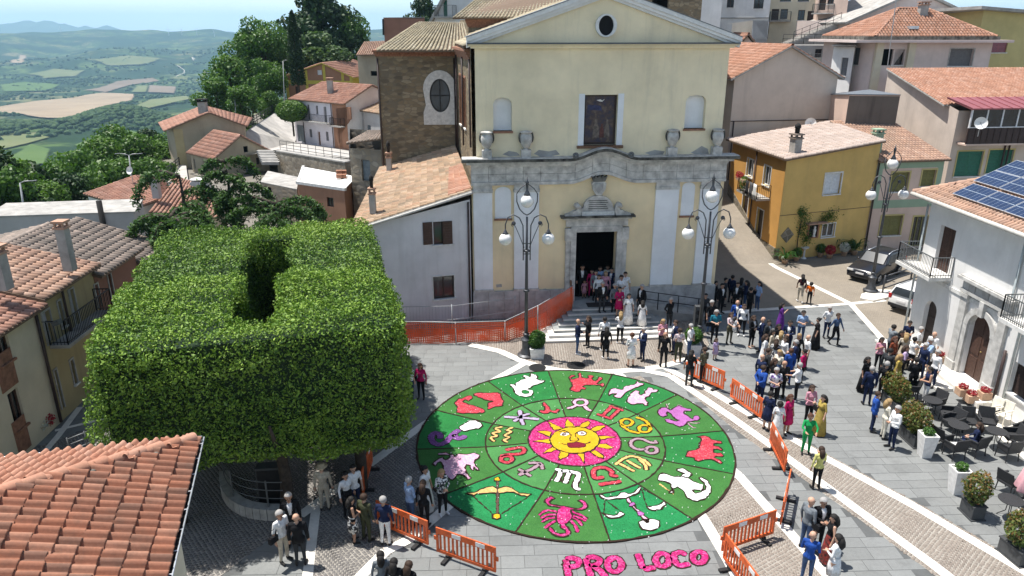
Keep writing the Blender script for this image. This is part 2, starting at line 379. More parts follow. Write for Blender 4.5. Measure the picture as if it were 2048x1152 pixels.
def woodmask(X,Y):
 n=np.zeros(len(X))
 for i,(wl_,a)in enumerate(((700,1),(390,.9),(210,.8),(120,.7))):
  q=_ph[i*3]*5;n+=a*np.sin((X*math.cos(q)+Y*math.sin(q))*6.283/wl_+_ph[i])*np.sin((X*math.cos(q+1.9)+Y*math.sin(q+1.9))*6.283/(wl_*1.2)+_ph[i+9])
 kn=0
 return n-1.3*(np.hypot(X,Y)<1750)
open_=np.zeros(nX,bool)
for o in[o for o in col.objects if o.name.startswith('field')]:
 bb=[o.bound_box[0],o.bound_box[6]]
for q in(_TF,((166,182),(235,164),(305,157),(318,163),(262,171),(212,186)),((255,190),(270,172),(355,172),(350,193)),((262,218),(300,203),(372,195),(384,201),(330,213),(290,222)),((20,318),(62,290),(100,300),(90,330),(40,336))):
 open_|=in_poly(X_,Y_,[fh(x,y)for x,y in q])
wm=woodmask(X_,Y_);keep=(~open_)&(wm>rng.uniform(-.5,2.2,nX))
clumps('woodland',X_[keep],Y_[keep],rng.uniform(2.0,4.4,keep.sum())*(1+dist[keep]/5200),'distant woods and hedgerow trees covering the valley slopes')
nK=1250;KX=np.concatenate([rng.normal(-606,44,nK),rng.normal(-735,34,450)]);KY=np.concatenate([rng.normal(1150,55,nK),rng.normal(1050,45,450)])
clumps('woodland',KX,KY,rng.uniform(3,5.2,len(KX)),'dark wooded knoll below the broad tan field')
def mountains(name,dist,prof,label,mat):
 V=[];F=[];n=0;xs=np.linspace(prof[0][0],prof[-1][0],160)
 ys=np.interp(xs,[p[0]for p in prof],[p[1]for p in prof])
 for i,(x,y)in enumerate(zip(xs,ys)):
  q=P(x,y+1.2*math.sin(i*.6)+.8*math.sin(i*1.7+1),dist);hgt=q.z
  for k,(dy,f)in enumerate(((-2200,0),(-1200,.45),(-500,.85),(0,1),(900,.6),(2000,0))):
   V.append((q.x*(1+dy/dist*.3),dist+dy,-120+(hgt+120)*f+14*math.sin(i*.9+k*2)))
 for i in range(159):
  for k in range(5):F.append((i*6+k,i*6+k+1,(i+1)*6+k+1,(i+1)*6+k))
 o=np_mesh(name,np.array(V),np.array(F)[:,::-1],mat,smooth=True,kind='structure');return tag(o,label)
plain('mountain_green',(.05,.09,.04),.95,scale=.002,var=.3)
mountains('mountain',11500,[(-120,62),(0,50),(40,44),(80,41),(110,45),(150,52),(180,56),(205,51),(222,55),(250,68),(330,72),(430,74),(455,64),(475,66),(520,74),(800,76)],'pale blue mountains on the far skyline','mountain_green')
plain('turbine_white',(.75,.76,.78),.5)
for i,(x,y0,y1)in enumerate(((338,68,50),(364,67,52),(394,68,52),(429,70,57),(122,62,52))):
 t=P(x,y0+3,5450);hgt=(y0-y1+3)*5450/1540
 r=empty('wind_turbine',t);lab=['leftmost wind turbine of the four together on the far ridge','second wind turbine from the left on the far ridge','third wind turbine from the left on the far ridge','rightmost wind turbine, nearest the tall trees, on the ridge','lone faint wind turbine left of the ridge row'][i]
 tag(r,lab,'wind turbine','wind turbines on the ridge')
 MB().tube([t,t+Vector((0,0,hgt*.62))],[1.7,1.0],6).build('tower','turbine_white',r)
 hb=t+Vector((0,-2,hgt*.62));MB().ball(hb,1.8,8,6).build('nacelle','turbine_white',r)
 for k in range(3):
  a=k*2.094+i*.5;MB().tube([hb,hb+Vector((math.sin(a),0,math.cos(a)))*hgt*.38],[1.0,.3],4).build('blade','turbine_white',r)
m=bpy.data.materials.new('air');m.use_nodes=True;M['air']=m;nt=m.node_tree
for n in list(nt.nodes):
 if n.type!='OUTPUT_MATERIAL':nt.nodes.remove(n)
pv=nt.nodes.new('ShaderNodeVolumePrincipled');pv.inputs['Color'].default_value=(.46,.76,1.0,1);pv.inputs['Density'].default_value=1.1e-4;pv.inputs['Anisotropy'].default_value=.2
nt.links.new(pv.outputs[0],nt.nodes['Material Output'].inputs['Volume'])
hz=MB().box(-15500,15500,-14500,15500,-260,330).build('haze','air');tag(hz,'pale blue haze in the air over the valley',kind='stuff')
# ==== the square
def paving(name,c,joint,w,h,rough=.8):
 """surface with laid courses, for distances where the pieces no longer show"""
 m,nt,b=nt_of(name);v=wpos(nt)
 br=N(nt,'TexBrick',Scale=1.0,Color1=c4([x*.93 for x in c]),Color2=c4([min(1,x*1.07)for x in c]),Mortar=c4(joint))
 br.inputs['Mortar Size'].default_value=.012;br.inputs['Brick Width'].default_value=w;br.inputs['Row Height'].default_value=h
 nt.links.new(v,br.inputs['Vector']);f=noise_of(nt,v,.5,7,.65);f2=noise_of(nt,v,14,4)
 cc=mixc(nt,1.0,br.outputs['Color'],ramp(nt,f,[(.3,.82),(.7,1.08)]),'MULTIPLY');cc=mixc(nt,1.0,cc,ramp(nt,f2,[(.3,.9),(.7,1.06)]),'MULTIPLY')
 nt.links.new(cc,b.inputs['Base Color']);b.inputs['Roughness'].default_value=rough;b.inputs['Specular IOR Level'].default_value=.3
plain('joint_grey',(.10,.104,.104),.95,scale=2)
def slabmat(name,c):
 m,nt,b=nt_of(name);v=wpos(nt);oi=nt.nodes.new('ShaderNodeObjectInfo');at=N(nt,'Attribute',attribute_name='tint')
 ad=nt.nodes.new('ShaderNodeMath');ad.operation='ADD';nt.links.new(at.outputs['Fac'],ad.inputs[0]);nt.links.new(oi.outputs['Random'],ad.inputs[1])
 fr=nt.nodes.new('ShaderNodeMath');fr.operation='FRACT';nt.links.new(ad.outputs[0],fr.inputs[0])
 cc=ramp(nt,fr.outputs[0],[(0,[x*.90 for x in c]),(.5,c),(1,[min(1,x*1.08)for x in c])])
 f=noise_of(nt,v,.45,8,.68);f2=noise_of(nt,v,9,6,.7)
 cc=mixc(nt,1.0,cc,ramp(nt,f,[(.28,.80),(.5,1.0),(.72,1.06)]),'MULTIPLY');cc=mixc(nt,1.0,cc,ramp(nt,f2,[(.3,.90),(.7,1.06)]),'MULTIPLY');f3=noise_of(nt,v,1.1,9,.72);cc=mixc(nt,1.0,cc,ramp(nt,f3,[(.55,1.0),(.68,.80)]),'MULTIPLY')
 nt.links.new(cc,b.inputs['Base Color']);b.inputs['Roughness'].default_value=.72;b.inputs['Specular IOR Level'].default_value=.3
slabmat('slab_grey',(.190,.197,.194));slabmat('cobble_stone',(.235,.20,.17));slabmat('cobble_shaded',(.15,.142,.135));slabmat('travertine',(.70,.67,.61))  # yard cobbles painted darker for the shade of the clipped trees
plain('cobble_joint',(.31,.285,.25),.95,scale=3);plain('cobble_joint_shaded',(.30,.28,.25),.95,scale=3)
paving('street_setts',(.26,.225,.18),(.21,.185,.15),.13,.11,.85)
plain('asphalt_pale',(.42,.40,.37),.95,scale=.7,var=.16,bmp=.2)
sq=MB();sq.add([(-19.5,2,0),(27,2,0),(27,51.5,0),(-19.5,51.5,0)],[(0,1,2,3)])
square=sq.build('square','joint_grey');tag(square,'paved village square of grey slabs and cobble bands',kind='structure')
CIRC=(Z(1153,740)+Z(1153,1090))/2;CIRC_X=(Z(832,905).x+Z(1474,915).x)/2;CC=Vector((CIRC_X,(Z(1153,741).y+Z(1153,1090).y)/2));CR=5.97
pxp=lambda L:[tuple(Z(x,y)[:2])for x,y in L]
ARC=[(940,690),(1000,703),(1049,725),(1085,735),(1122,742),(1170,745),(1220,744),(1281,740),(1322,734),(1352,726),(1400,712),(1418,690)]
apron_poly=pxp(ARC+[(1400,640),(1040,640)])
band_a=pxp([(1322,734),(1410,768),(1500,822),(1584,868),(1653,908),(1830,1004),(2048,1128),(2230,1240),(2000,1240),(1868,1150),(1716,1037),(1571,933),(1464,855),(1360,770)])
band_b=pxp([(1281,752),(1330,790),(1476,942),(1590,1068),(1690,1190),(1500,1200),(1457,1122),(1406,1037),(1300,900),(1240,760)])
yard=pxp([(847,850),(775,903),(665,984),(631,1010),(560,1040),(-100,1250),(-100,900),(100,850),(330,780),(600,780),(800,820)])+[tuple(Z(500,1300)[:2]),tuple(Z(600,1300)[:2]),tuple(Z(725,1150)[:2]),tuple(Z(830,1075)[:2])]
yard=pxp([(1010,748),(847,850),(775,903),(560,1056),(-140,1380)]);_y2=pxp([(100,845),(300,700),(700,640)])
yard_a=pxp([(775,908),(665,990),(560,1062),(260,1290),(-200,1290),(-120,960),(60,900),(200,850),(420,760),(700,800),(790,860)])
yard_b=pxp([(847,850),(775,903),(665,984),(640,1010),(600,1280),(620,1280),(725,1150),(830,1075),(900,1010),(850,930)])
street_r=pxp([(1423,622),(1421,560),(1420,528),(1545,528),(1548,526),(1726,505),(1850,497),(1960,520),(1835,600),(1817,682),(1762,676),(1701,608),(1448,625)])
def sheet(name,poly,z,mat,label):
 mb=MB();v=[(p[0],p[1],z)for p in poly];tri=tessellate_polygon([[Vector((p[0],p[1],0))for p in poly]])
 fs=[]
 for t in tri:
  a,b_,c=[Vector((poly[i][0],poly[i][1],0))for i in t]
  fs.append(tuple(t)if(b_-a).cross(c-a).z>0 else(t[0],t[2],t[1]))
 mb.add(v,fs);return tag(mb.build(name,mat),label,kind='structure')
apron=sheet('cobbled_apron',apron_poly,.010,'cobble_joint','pinkish cobbles before the church steps')
ba=sheet('cobbled_band',band_a,.010,'cobble_joint','fan-laid cobble band running past the flower carpet to the lower right corner')
bb_=sheet('cobbled_band',band_b,.0105,'cobble_joint','shorter fan-laid cobble band between the carpet and the standing group at the bottom')
ya=sheet('cobbled_yard',yard_a,.010,'cobble_joint_shaded','shade-toned cobbles under the clipped trees')
yb=sheet('cobbled_yard',yard_b,.0105,'cobble_joint_shaded','cobbled wedge between the clipped trees and the flower carpet')
sr=sheet('street',street_r,.012,'street_setts','sunlit cobbled street rising past the church to the right')
up_=MB();_y0=Z(1420,528).y;up_.add([(Z(1420,528).x-.4,_y0,.013),(18.2,_y0,.013),(17.6,56,2.75),(12.2,56,2.75),(12.6,70,6.6),(18.6,70,6.6)],[(0,1,2,3),(3,2,5,4)]);tag(up_.build('street','street_setts'),'steep lane climbing between the church and the yellow house',kind='structure')
SA=R(2.0);e1=np.array([math.cos(SA),math.sin(SA)]);e2=np.array([-math.sin(SA),math.cos(SA)])
slabs=[];row=0;y=8.0
while y<50:
 wdt=.46+.08*(row%3==1);x=-19-random.random()
 while x<27:
  L=random.choice((.7,.9,1.0,1.2));c0=e1*(x+L/2)+e2*(y+wdt/2);slabs.append((c0[0],c0[1],L-.012,wdt-.012));x+=L
 y+=wdt;row+=1
S=np.array(slabs)
inred=(in_poly(S[:,0],S[:,1],apron_poly)|in_poly(S[:,0],S[:,1],band_a)|in_poly(S[:,0],S[:,1],band_b)|in_poly(S[:,0],S[:,1],yard_a)|in_poly(S[:,0],S[:,1],yard_b)|in_poly(S[:,0],S[:,1],street_r))
incirc=np.hypot(S[:,0]-CC.x,S[:,1]-CC.y)<CR-.5
S=S[~(inred|incirc)]
px=np.array([proj(a,b,0)for a,b in S[:,:2]])
view=(px[:,0]>0)&(px[:,0]<2048)&(px[:,1]>600)&(px[:,1]<1152)
order=np.argsort(np.where(view,S[:,1],1e9));near=order[:300];rest=order[300:]
um=MB().add([(-.5,-.5,0),(.5,-.5,0),(.5,.5,0),(-.5,.5,0),(-.498,-.497,1),(.498,-.497,1),(.498,.497,1),(-.498,.497,1)],[(4,5,6,7),(0,1,5,4),(1,2,6,5),(2,3,7,6),(3,0,4,7)])
proto=um.build('paving_slab','slab_grey',square)
for n_,i in enumerate(near):
 o=proto if n_==0 else proto.copy()
 if n_:col.objects.link(o)
 o.location=(S[i,0],S[i,1],.0008);o.scale=(S[i,2],S[i,3],.007+.0012*random.random());o.rotation_euler=(0,0,SA);o.parent=square
def many_blocks(name,C,L,W,ang,z0,z1,mat,parent,label=None):
 n=len(C);ca,sa=np.cos(ang),np.sin(ang);sx=np.array([-1,1,1,-1])*.5;sy=np.array([-1,-1,1,1])*.5
 V=np.zeros((n,8,3))
 for k in range(4):
  for lv,(zz,f)in enumerate(((z0,1.0),(z1,.94))):
   lx,ly=sx[k]*L*f,sy[k]*W*f
   V[:,k+4*lv,0]=C[:,0]+lx*ca-ly*sa;V[:,k+4*lv,1]=C[:,1]+lx*sa+ly*ca;V[:,k+4*lv,2]=zz
 F=np.array([(4,5,6,7),(0,1,5,4),(1,2,6,5),(2,3,7,6),(3,0,4,7)])[None]+(np.arange(n)*8)[:,None,None]
 return np_mesh(name,V.reshape(-1,3),F.reshape(-1,4),mat,parent,tint=np.repeat(rng.uniform(0,1,n),8),kind='stuff')
T=S[rest];many_blocks('slab_field',T[:,:2],T[:,2],T[:,3],np.full(len(T),SA),0.0008,.0075+.001*rng.uniform(0,1,(len(T)))[:,]if False else.0078,'slab_grey',square)
def fans(poly,base,ang,z,mat,parent,pitch=.118,w=1.45,r=.95,skip_circle=True):
 P_=np.array(poly);ca,sa=math.cos(ang),math.sin(ang);U=P_[:,0]*ca+P_[:,1]*sa;Vv=-P_[:,0]*sa+P_[:,1]*ca
 out=[]
 for cx in np.arange(U.min()-w,U.max()+w,w):
  amax=math.asin(w/2/r);k=max(3,int(2*amax*r/pitch));aa=(np.arange(k)+.5)/k*2*amax-amax
  ny=np.arange(Vv.min()-r-1,Vv.max()+1,pitch)
  A,Y0=np.meshgrid(aa,ny);out.append(np.stack([cx+r*np.sin(A).ravel(),Y0 .ravel()+r*np.cos(A).ravel(),-A.ravel()],-1))
 O=np.concatenate(out);O[:,:2]+=rng.normal(0,.006,(len(O),2));O[:,2]+=rng.normal(0,.06,len(O))
 X=O[:,0]*ca-O[:,1]*sa;Y=O[:,0]*sa+O[:,1]*ca
 k=in_poly(X,Y,poly)&(np.hypot(X-CC.x,Y-CC.y)>CR-.15)
 pu=np.array([proj(a,b,0)for a,b in zip(X[k],Y[k])]);X,Y,A=X[k],Y[k],O[k,2]
 k=(pu[:,0]>-60)&(pu[:,0]<2110)&(pu[:,1]<1210);X,Y,A=X[k],Y[k],A[k]
 sz=rng.uniform(.080,.104,len(X))
 return many_blocks('cobbles',np.stack([X,Y],-1),sz,sz*rng.uniform(.86,1.05,len(X)),A+ang,z,z+.010,mat,parent)
fans(band_a,0,R(-48),.0108,'cobble_stone',ba);fans(band_b,0,R(-58),.0113,'cobble_stone',bb_);fans(apron_poly,0,0,.0108,'cobble_stone',apron)
fans(yard_a,0,R(40),.0108,'cobble_shaded',ya);fans(yard_b,0,R(40),.0113,'cobble_shaded',yb)
def strip(pts,w,label,z=.026,ground=True,name='stone_strip'):
 Q=[Z(x,y)if ground else Vector(p)for p in pts for x,y in[p[:2]]]if ground else[Vector(p)for p in pts]
 r=None;mb=MB();first=True;root=MB()
 segs=[]
 for a,b_ in zip(Q[:-1],Q[1:]):
  L=(b_-a).length;n=max(1,round(L/1.3));segs+=[(a.lerp(b_,k/n),a.lerp(b_,(k+1)/n))for k in range(n)]
 root=empty(name,(Q[0].x,Q[0].y,0));tag(root,label,kind='structure')
 for a,b_ in segs:
  d=(b_-a);L=d.length;d.normalize();nn=Vector((-d.y,d.x,0))
  o=MB().obox((0,0,0),(.5,0,0),(0,.5,0),(0,0,.5))if False else None
  q=strip_proto.copy();col.objects.link(q);q.parent=root;mid=(a+b_)/2
  q.location=mid-root.location;q.location.z=z/2+.006;q.rotation_euler=(0,0,math.atan2(d.y,d.x));q.scale=(L-.004,w,z-.012)
 return root
sp_=MB().box(-.5,.5,-.5,.5,-.5,.5);strip_proto=sp_.build('stone_piece','travertine');
strip([(1281,740),(1340,752),(1464,836),(1548,896),(1571,914),(1716,1021),(1868,1132),(2020,1250)],.36,'white stone strip on the carpet side of the long cobble band')
strip([(1322,732),(1410,776),(1500,830),(1584,878),(1653,918),(1830,1014),(2046,1142),(2200,1235)],.36,'white stone strip on the cafe side of the long cobble band')
strip([(1230,742),(1476,950),(1590,1078),(1680,1180)],.36,'white stone strip from the carpet rim down to the bottom group')
strip([(1300,890),(1406,1037),(1457,1122),(1480,1165)],.36,'white stone strip beside the flower letters')
strip(ARC[:-1],.42,'curved white stone strip round the cobbles before the church steps',.028)
strip([(1049,727),(992,759),(847,850),(775,903),(665,984),(600,1032)],.36,'white stone strip from the left lamp towards the clipped trees')
strip([(900,1010),(816,1081),(772,1103),(725,1150),(690,1190)],.36,'white stone strip left of the bottom barriers')
strip([(640,1006),(631,1025),(616,1147),(608,1200)],.30,'grey stone strip on the shade-toned cobbles under the clipped trees')
strip([(1536,524),(1552,535),(1701,608),(1762,676),(1800,720)],.34,'white kerb strip along the yellow house and across the street')
strip([(1425,627),(1448,625),(1701,608),(1770,601)],.34,'white stone strip between church corner and far lamp',.028)
strip([(60,940),(117,872),(160,815)],.24,'pale stone strip along the old houses on the left');strip([(110,862),(200,840),(240,836)],.16,'short pale strip crossing the lane on the left')
bpy.data.objects.remove(strip_proto)
plain('cast_iron',(.035,.036,.038),.55,.6)
for i,(x,y,rx)in enumerate(((1075,736,.40),(1152,732,.44))):
 c0=Z(x,y);mb=MB();mb.lathe([(rx,.0),(rx,.024),(rx-.05,.026),(rx-.06,.022),(.01,.024)],20,(c0 .x,c0 .y,.012));dc=mb.build('drain_cover','cast_iron');tag(dc,['round iron drain cover nearer the left lamp','round iron drain cover in the middle of the cobbled apron'][i],'drain cover','drain covers')
 for k in range(-3,4):MB().box(c0 .x-(rx*.8)*math.cos(k*.4),c0 .x+(rx*.8)*math.cos(k*.4),c0 .y+k*.1-.02,c0 .y+k*.1+.02,.036,.041).build('rib','cast_iron',dc)
tilemat('tile_orange',[(.40,.20,.13),(.46,.245,.165),(.37,.185,.12),(.51,.30,.22),(.43,.225,.15)],(.15,.105,.08),.42)
tilemat('tile_red',[(.38,.19,.135),(.45,.25,.18),(.32,.17,.125),(.48,.29,.225)],(.13,.085,.065),.5)
tilemat('tile_old',[(.36,.24,.155),(.46,.32,.21),(.30,.22,.15),(.52,.38,.27),(.42,.25,.16)],(.17,.145,.105),.55)
tilemat('tile_pale',[(.44,.36,.31),(.52,.43,.38),(.38,.31,.27),(.48,.38,.32)],(.36,.31,.28),.4)
tilemat('tile_grey',[(.26,.21,.175),(.32,.26,.22),(.22,.185,.16),(.37,.29,.24)],(.10,.09,.075),.6)
tilemat('tile_brown',[(.44,.27,.19),(.50,.32,.23),(.37,.23,.17),(.54,.37,.28)],(.17,.12,.09),.5)
tilemat('tile_yellowish',[(.42,.36,.25),(.50,.43,.30),(.36,.31,.22),(.54,.48,.36)],(.18,.155,.11),.4)
plain('eave_wood',(.16,.11,.075),.8,scale=8);plain('eave_pale',(.52,.50,.46),.85);plain('lead',(.17,.19,.21),.55,.3);plain('dark_pipe',(.055,.035,.032),.5);plain('grey_pipe',(.42,.46,.46),.45,.3)
plain('soot',(.02,.018,.017),.9);plain('iron_black',(.022,.023,.026),.5,.5);plain('iron_grey',(.16,.17,.175),.5,.5);plain('iron_light',(.40,.41,.41),.5,.4)
plain('wood_brown',(.075,.038,.026),.6,scale=14,var=.25);plain('wood_dark',(.035,.020,.016),.55,scale=12,var=.25);plain('wood_warm',(.17,.085,.045),.6,scale=12,var=.25);plain('shutter_green',(.03,.16,.10),.6);plain('shutter_olive',(.19,.175,.055),.7);plain('shutter_grey',(.16,.16,.165),.7)
plain('door_grey',(.13,.16,.18),.6);plain('frame_white',(.72,.73,.74),.5);plain('stone_white',(.66,.65,.62),.8,var=.14,bmp=.15);plain('stone_grey',(.40,.39,.37),.85,var=.22,scale=3,bmp=.3);plain('concrete',(.36,.345,.32),.9,scale=1.5,var=.2,bmp=.2)
plain('blind_white',(.70,.72,.74),.6);plain('brass',(.55,.42,.16),.35,.9);plain('dark_room',(.010,.010,.011),.95);glassmat('glass_dark');glassmat('glass_blue',(.05,.07,.09));plain('brick_flat',(.30,.15,.095),.9,scale=5,var=.25)
def v2(p):return Vector((p[0],p[1],0))
class House:
 def __init__(s,name,label,fp,z0,zt,mat,peaks=None,cat='house',group=None,walls=None,reveal=.16):
  s.fp=[v2(p)for p in fp];n=len(fp);s.z0=z0;s.zt=list(zt)if isinstance(zt,(list,tuple))else[zt]*n
  s.mat=mat;s.peaks=peaks or{};s.holes={i:[]for i in range(n)};s.rv=reveal;s.skip=walls
  s.root=empty(name,(s.fp[0].x,s.fp[0].y,z0));tag(s.root,label,cat,group)
  area=sum(s.fp[i].x*s.fp[(i+1)%n].y-s.fp[(i+1)%n].x*s.fp[i].y for i in range(n));assert area>0,name
 def fr(s,i):
  a,b=s.fp[i],s.fp[(i+1)%len(s.fp)];d=(b-a);L=d.length;d=d/L;return a,d,Vector((d.y,-d.x,0)),L
 def pt(s,i,u,z,o=0.0):
  a,d,n,L=s.fr(i);p=a+d*u+n*o;return Vector((p.x,p.y,z))
 def pick(s,i,x,y,o=0.0):
  a,d,n,L=s.fr(i);r=Vector(ray(x,y));q=a+n*o;t=(q.x*n.x+q.y*n.y)/(r.x*n.x+r.y*n.y);w=r*t
  return(w.x-a.x)*d.x+(w.y-a.y)*d.y,CAM_H+w.z
 def rect(s,i,px):
  (u0,z1),(u1,z0)=s.pick(i,px[0],px[1]),s.pick(i,px[2],px[3])
  return(min(u0,u1),min(z0,z1),max(u0,u1),max(z0,z1))
 def prm(s,i,u0,u1,z0,z1,o0,o1,mb=None):
  mb=mb or MB();v=[s.pt(i,u,z,o)for o in(o0,o1)for u,z in((u0,z0),(u1,z0),(u1,z1),(u0,z1))]
  return mb.add(v,[(0,3,2,1),(4,5,6,7),(0,1,5,4),(1,2,6,5),(2,3,7,6),(3,0,4,7)])
 def win(s,i,px=None,kind='glass',uz=None,frame='frame_white',leaf='wood_brown',trim=None,sill='stone_white',name=None,mull=1,trans=0,tw=.10,glass='glass_dark',label=None,open_=0):
  u0,z0,u1,z1=s.rect(i,px)if px else uz;s.holes[i].append((u0,z0,u1,z1));W,Hh=u1-u0,z1-z0;rt=s.root;rv=s.rv
  nm=name or('door' if kind in('door','gate','open')else 'window')
  if kind=='glass':
   mb=MB();f=min(.07,W*.12)
   for(a,b,c,d)in((u0,u0+f,z0,z1),(u1-f,u1,z0,z1),(u0+f,u1-f,z0,z0+f),(u0+f,u1-f,z1-f,z1)):s.prm(i,a,b,c,d,-rv+.01,-rv+.07,mb)
   for k in range(1,mull+1):uc=u0+W*k/(mull+1);s.prm(i,uc-f*.5,uc+f*.5,z0+f,z1-f,-rv+.01,-rv+.065,mb)
   for k in range(1,trans+1):zc=z0+Hh*k/(trans+1);s.prm(i,u0+f,u1-f,zc-f*.4,zc+f*.4,-rv+.012,-rv+.062,mb)
   w=mb.build(nm,frame,rt)
   for k in range(mull+1):
    a,b=u0+W*k/(mull+1),u0+W*(k+1)/(mull+1);s.prm(i,a,b,z0,z1,-rv-.01,-rv+.022).build('pane',glass,w)
  elif kind=='shutter':
   mb=MB();s.prm(i,u0,u1,z0,z1,-rv-.02,-rv+.01,mb);w=mb.build(nm,'wood_dark' if leaf!='blind_white' else leaf,rt)
   for k in range(2):
    a,b=(u0+.005,u0+W/2-.006)if k==0 else(u0+W/2+.006,u1-.005);mb=MB();f=.06 if W>.6 else.04
    for(p,q,c,d)in((a,a+f,z0,z1),(b-f,b,z0,z1),(a+f,b-f,z0,z0+f),(a+f,b-f,z1-f,z1),(a+f,b-f,z0+Hh*.45,z0+Hh*.45+f)):s.prm(i,p,q,c+.003,d-.003,-rv+.012,-rv+.05,mb)
    ns=max(4,int(Hh/.11))
    for q in range(ns):
     zc=z0+f+(Hh-2*f)*(q+.5)/ns;hh=(Hh-2*f)/ns*.42
     v=[s.pt(i,uu,zz,oo)for uu in(a+f,b-f)for zz,oo in((zc-hh,-rv+.044),(zc+hh,-rv+.018),(zc+hh,-rv+.028),(zc-hh,-rv+.054))]
     mb.add(v,[(0,1,2,3),(7,6,5,4),(0,4,5,1),(3,2,6,7),(0,3,7,4),(1,5,6,2)])
    mb.build('shutter',leaf,w)
  elif kind=='blind':
   mb=MB();ns=max(5,int(Hh/.09))
   for q in range(ns):s.prm(i,u0,u1,z0+Hh*q/ns+.004,z0+Hh*(q+1)/ns-.004,-rv,-rv+.03,mb)
   s.prm(i,u0,u1,z0,z1,-rv-.02,-rv+.001,mb);w=mb.build(nm,leaf,rt)
  elif kind in('door','gate'):
   mb=MB();s.prm(i,u0,u1,z0,z1,-rv-.03,-rv,mb);w=mb.build(nm,leaf,rt);nl=2 if(W>1.05 or kind=='gate')else 1
   for k in range(nl):
    a,b=u0+W*k/nl+.02,u0+W*(k+1)/nl-.02;nn=3
    for q in range(nn):s.prm(i,a+.08,b-.08,z0+Hh*q/nn+.08,z0+Hh*(q+1)/nn-.06,-rv-.002,-rv+.022).build('panel',leaf,w)
   uh=u0+W*(.5 if nl==2 else.85)+.06;c=s.pt(i,uh,z0+Hh*.45,-rv+.05);MB().ball(c,.035,8,6).build('handle','brass',w)
  else:
   mb=MB();dp=1.4;q=[s.pt(i,u,z,-dp)for u,z in((u0,z0),(u1,z0),(u1,z1),(u0,z1))];p=[s.pt(i,u,z,-rv+.001)for u,z in((u0,z0),(u1,z0),(u1,z1),(u0,z1))]
   mb.add(p+q,[(4,5,6,7),(0,4,5,1)[::-1],(1,5,6,2)[::-1],(2,6,7,3)[::-1],(3,7,4,0)[::-1]]);w=mb.build(nm,'dark_room',rt)
  if trim:
   mb=MB();t=tw;o=.035
   for(a,b,c,d)in((u0-t,u0,z0,z1+t),(u1,u1+t,z0,z1+t),(u0,u1,z1,z1+t)):s.prm(i,a,b,c,d,-.02,o,mb)
   mb.build('surround',trim,w)
  if sill and kind not in('door','gate','open'):s.prm(i,u0-.09,u1+.09,z0-.08,z0-.002,-rv+.02,.09).build('sill',sill,w)
  if label:w['label']=label
  return w
 def walls_done(s,mat=None):
  mb=MB();n=len(s.fp)
  for i in range(n):
   if s.skip is not None and i not in s.skip:continue
   a,d,nn,L=s.fr(i);zl,zr=s.zt[i],s.zt[(i+1)%n]
   outer=[(0,s.z0),(L,s.z0),(L,zr)]+[(f*L,z)for f,z in sorted(s.peaks.get(i,[]),reverse=True)]+[(0,zl)]
   loops=[[Vector((u,z,0))for u,z in outer]]
   for(u0,z0,u1,z1)in s.holes[i]:loops.append([Vector((u0,z0,0)),Vector((u1,z0,0)),Vector((u1,z1,0)),Vector((u0,z1,0))])
   flat=[p for l in loops for p in l];fs=[]
   for t in tessellate_polygon(loops):
    A,B,C=[flat[k]for k in t];fs.append(tuple(t)if(B-A).cross(C-A).z>0 else(t[0],t[2],t[1]))
   mb.add([s.pt(i,p.x,p.y)for p in flat],fs)
   for(u0,z0,u1,z1)in s.holes[i]:
    c=[(u0,z0),(u1,z0),(u1,z1),(u0,z1)]
    for k in range(4):
     p,q=c[k],c[(k+1)%4];mb.quad(s.pt(i,*q),s.pt(i,*p),s.pt(i,*p,-s.rv),s.pt(i,*q,-s.rv))
  return mb.build('wall',mat or s.mat,s.root)
 def pipe(s,i,u,z0,z1,mat='dark_pipe',r=.05):return MB().tube([s.pt(i,u,z1,.09),s.pt(i,u,z0,.09)],r,8).build('downpipe',mat,s.root,True)
 def balcony(s,i,u0,u1,z,dep=1.0,mat='iron_black',slab='concrete',hgt=1.0,step=.12,th=.14):
  b=s.prm(i,u0,u1,z-th,z,.002,dep).build('balcony',slab,s.root);mb=MB()
  pts=[s.pt(i,u0+.04,z,.02),s.pt(i,u0+.04,z,dep-.05),s.pt(i,u1-.04,z,dep-.05),s.pt(i,u1-.04,z,.02)];up=Vector((0,0,hgt))
  for p,q in zip(pts[:-1],pts[1:]):
   mb.bar(p+up,q+up,.05,.035);mb.bar(p+Vector((0,0,.1)),q+Vector((0,0,.1)),.03);k=max(1,int((q-p).length/step))
   for j in range(k+1):c=p.lerp(q,j/k);mb.bar(c,c+up,.018 if 0<j<k else.04)
  mb.build('railing',mat,b);return b
def deck(mb,q,th=.10):
 q=[Vector(p)for p in q];k=len(q);nrm=Vector((0,0,0))
 for j in range(k):nrm+=(q[j]-q[0]).cross(q[(j+1)%k]-q[0])
 nrm.normalize()
 if nrm.z<0:q=q[::-1];nrm=-nrm
 lo=[p-nrm*th for p in q];mb.add(q+lo,[tuple(range(k)),tuple(range(2*k-1,k-1,-1))]+[(j+k,(j+1)%k+k,(j+1)%k,j)for j in range(k)])
 return nrm
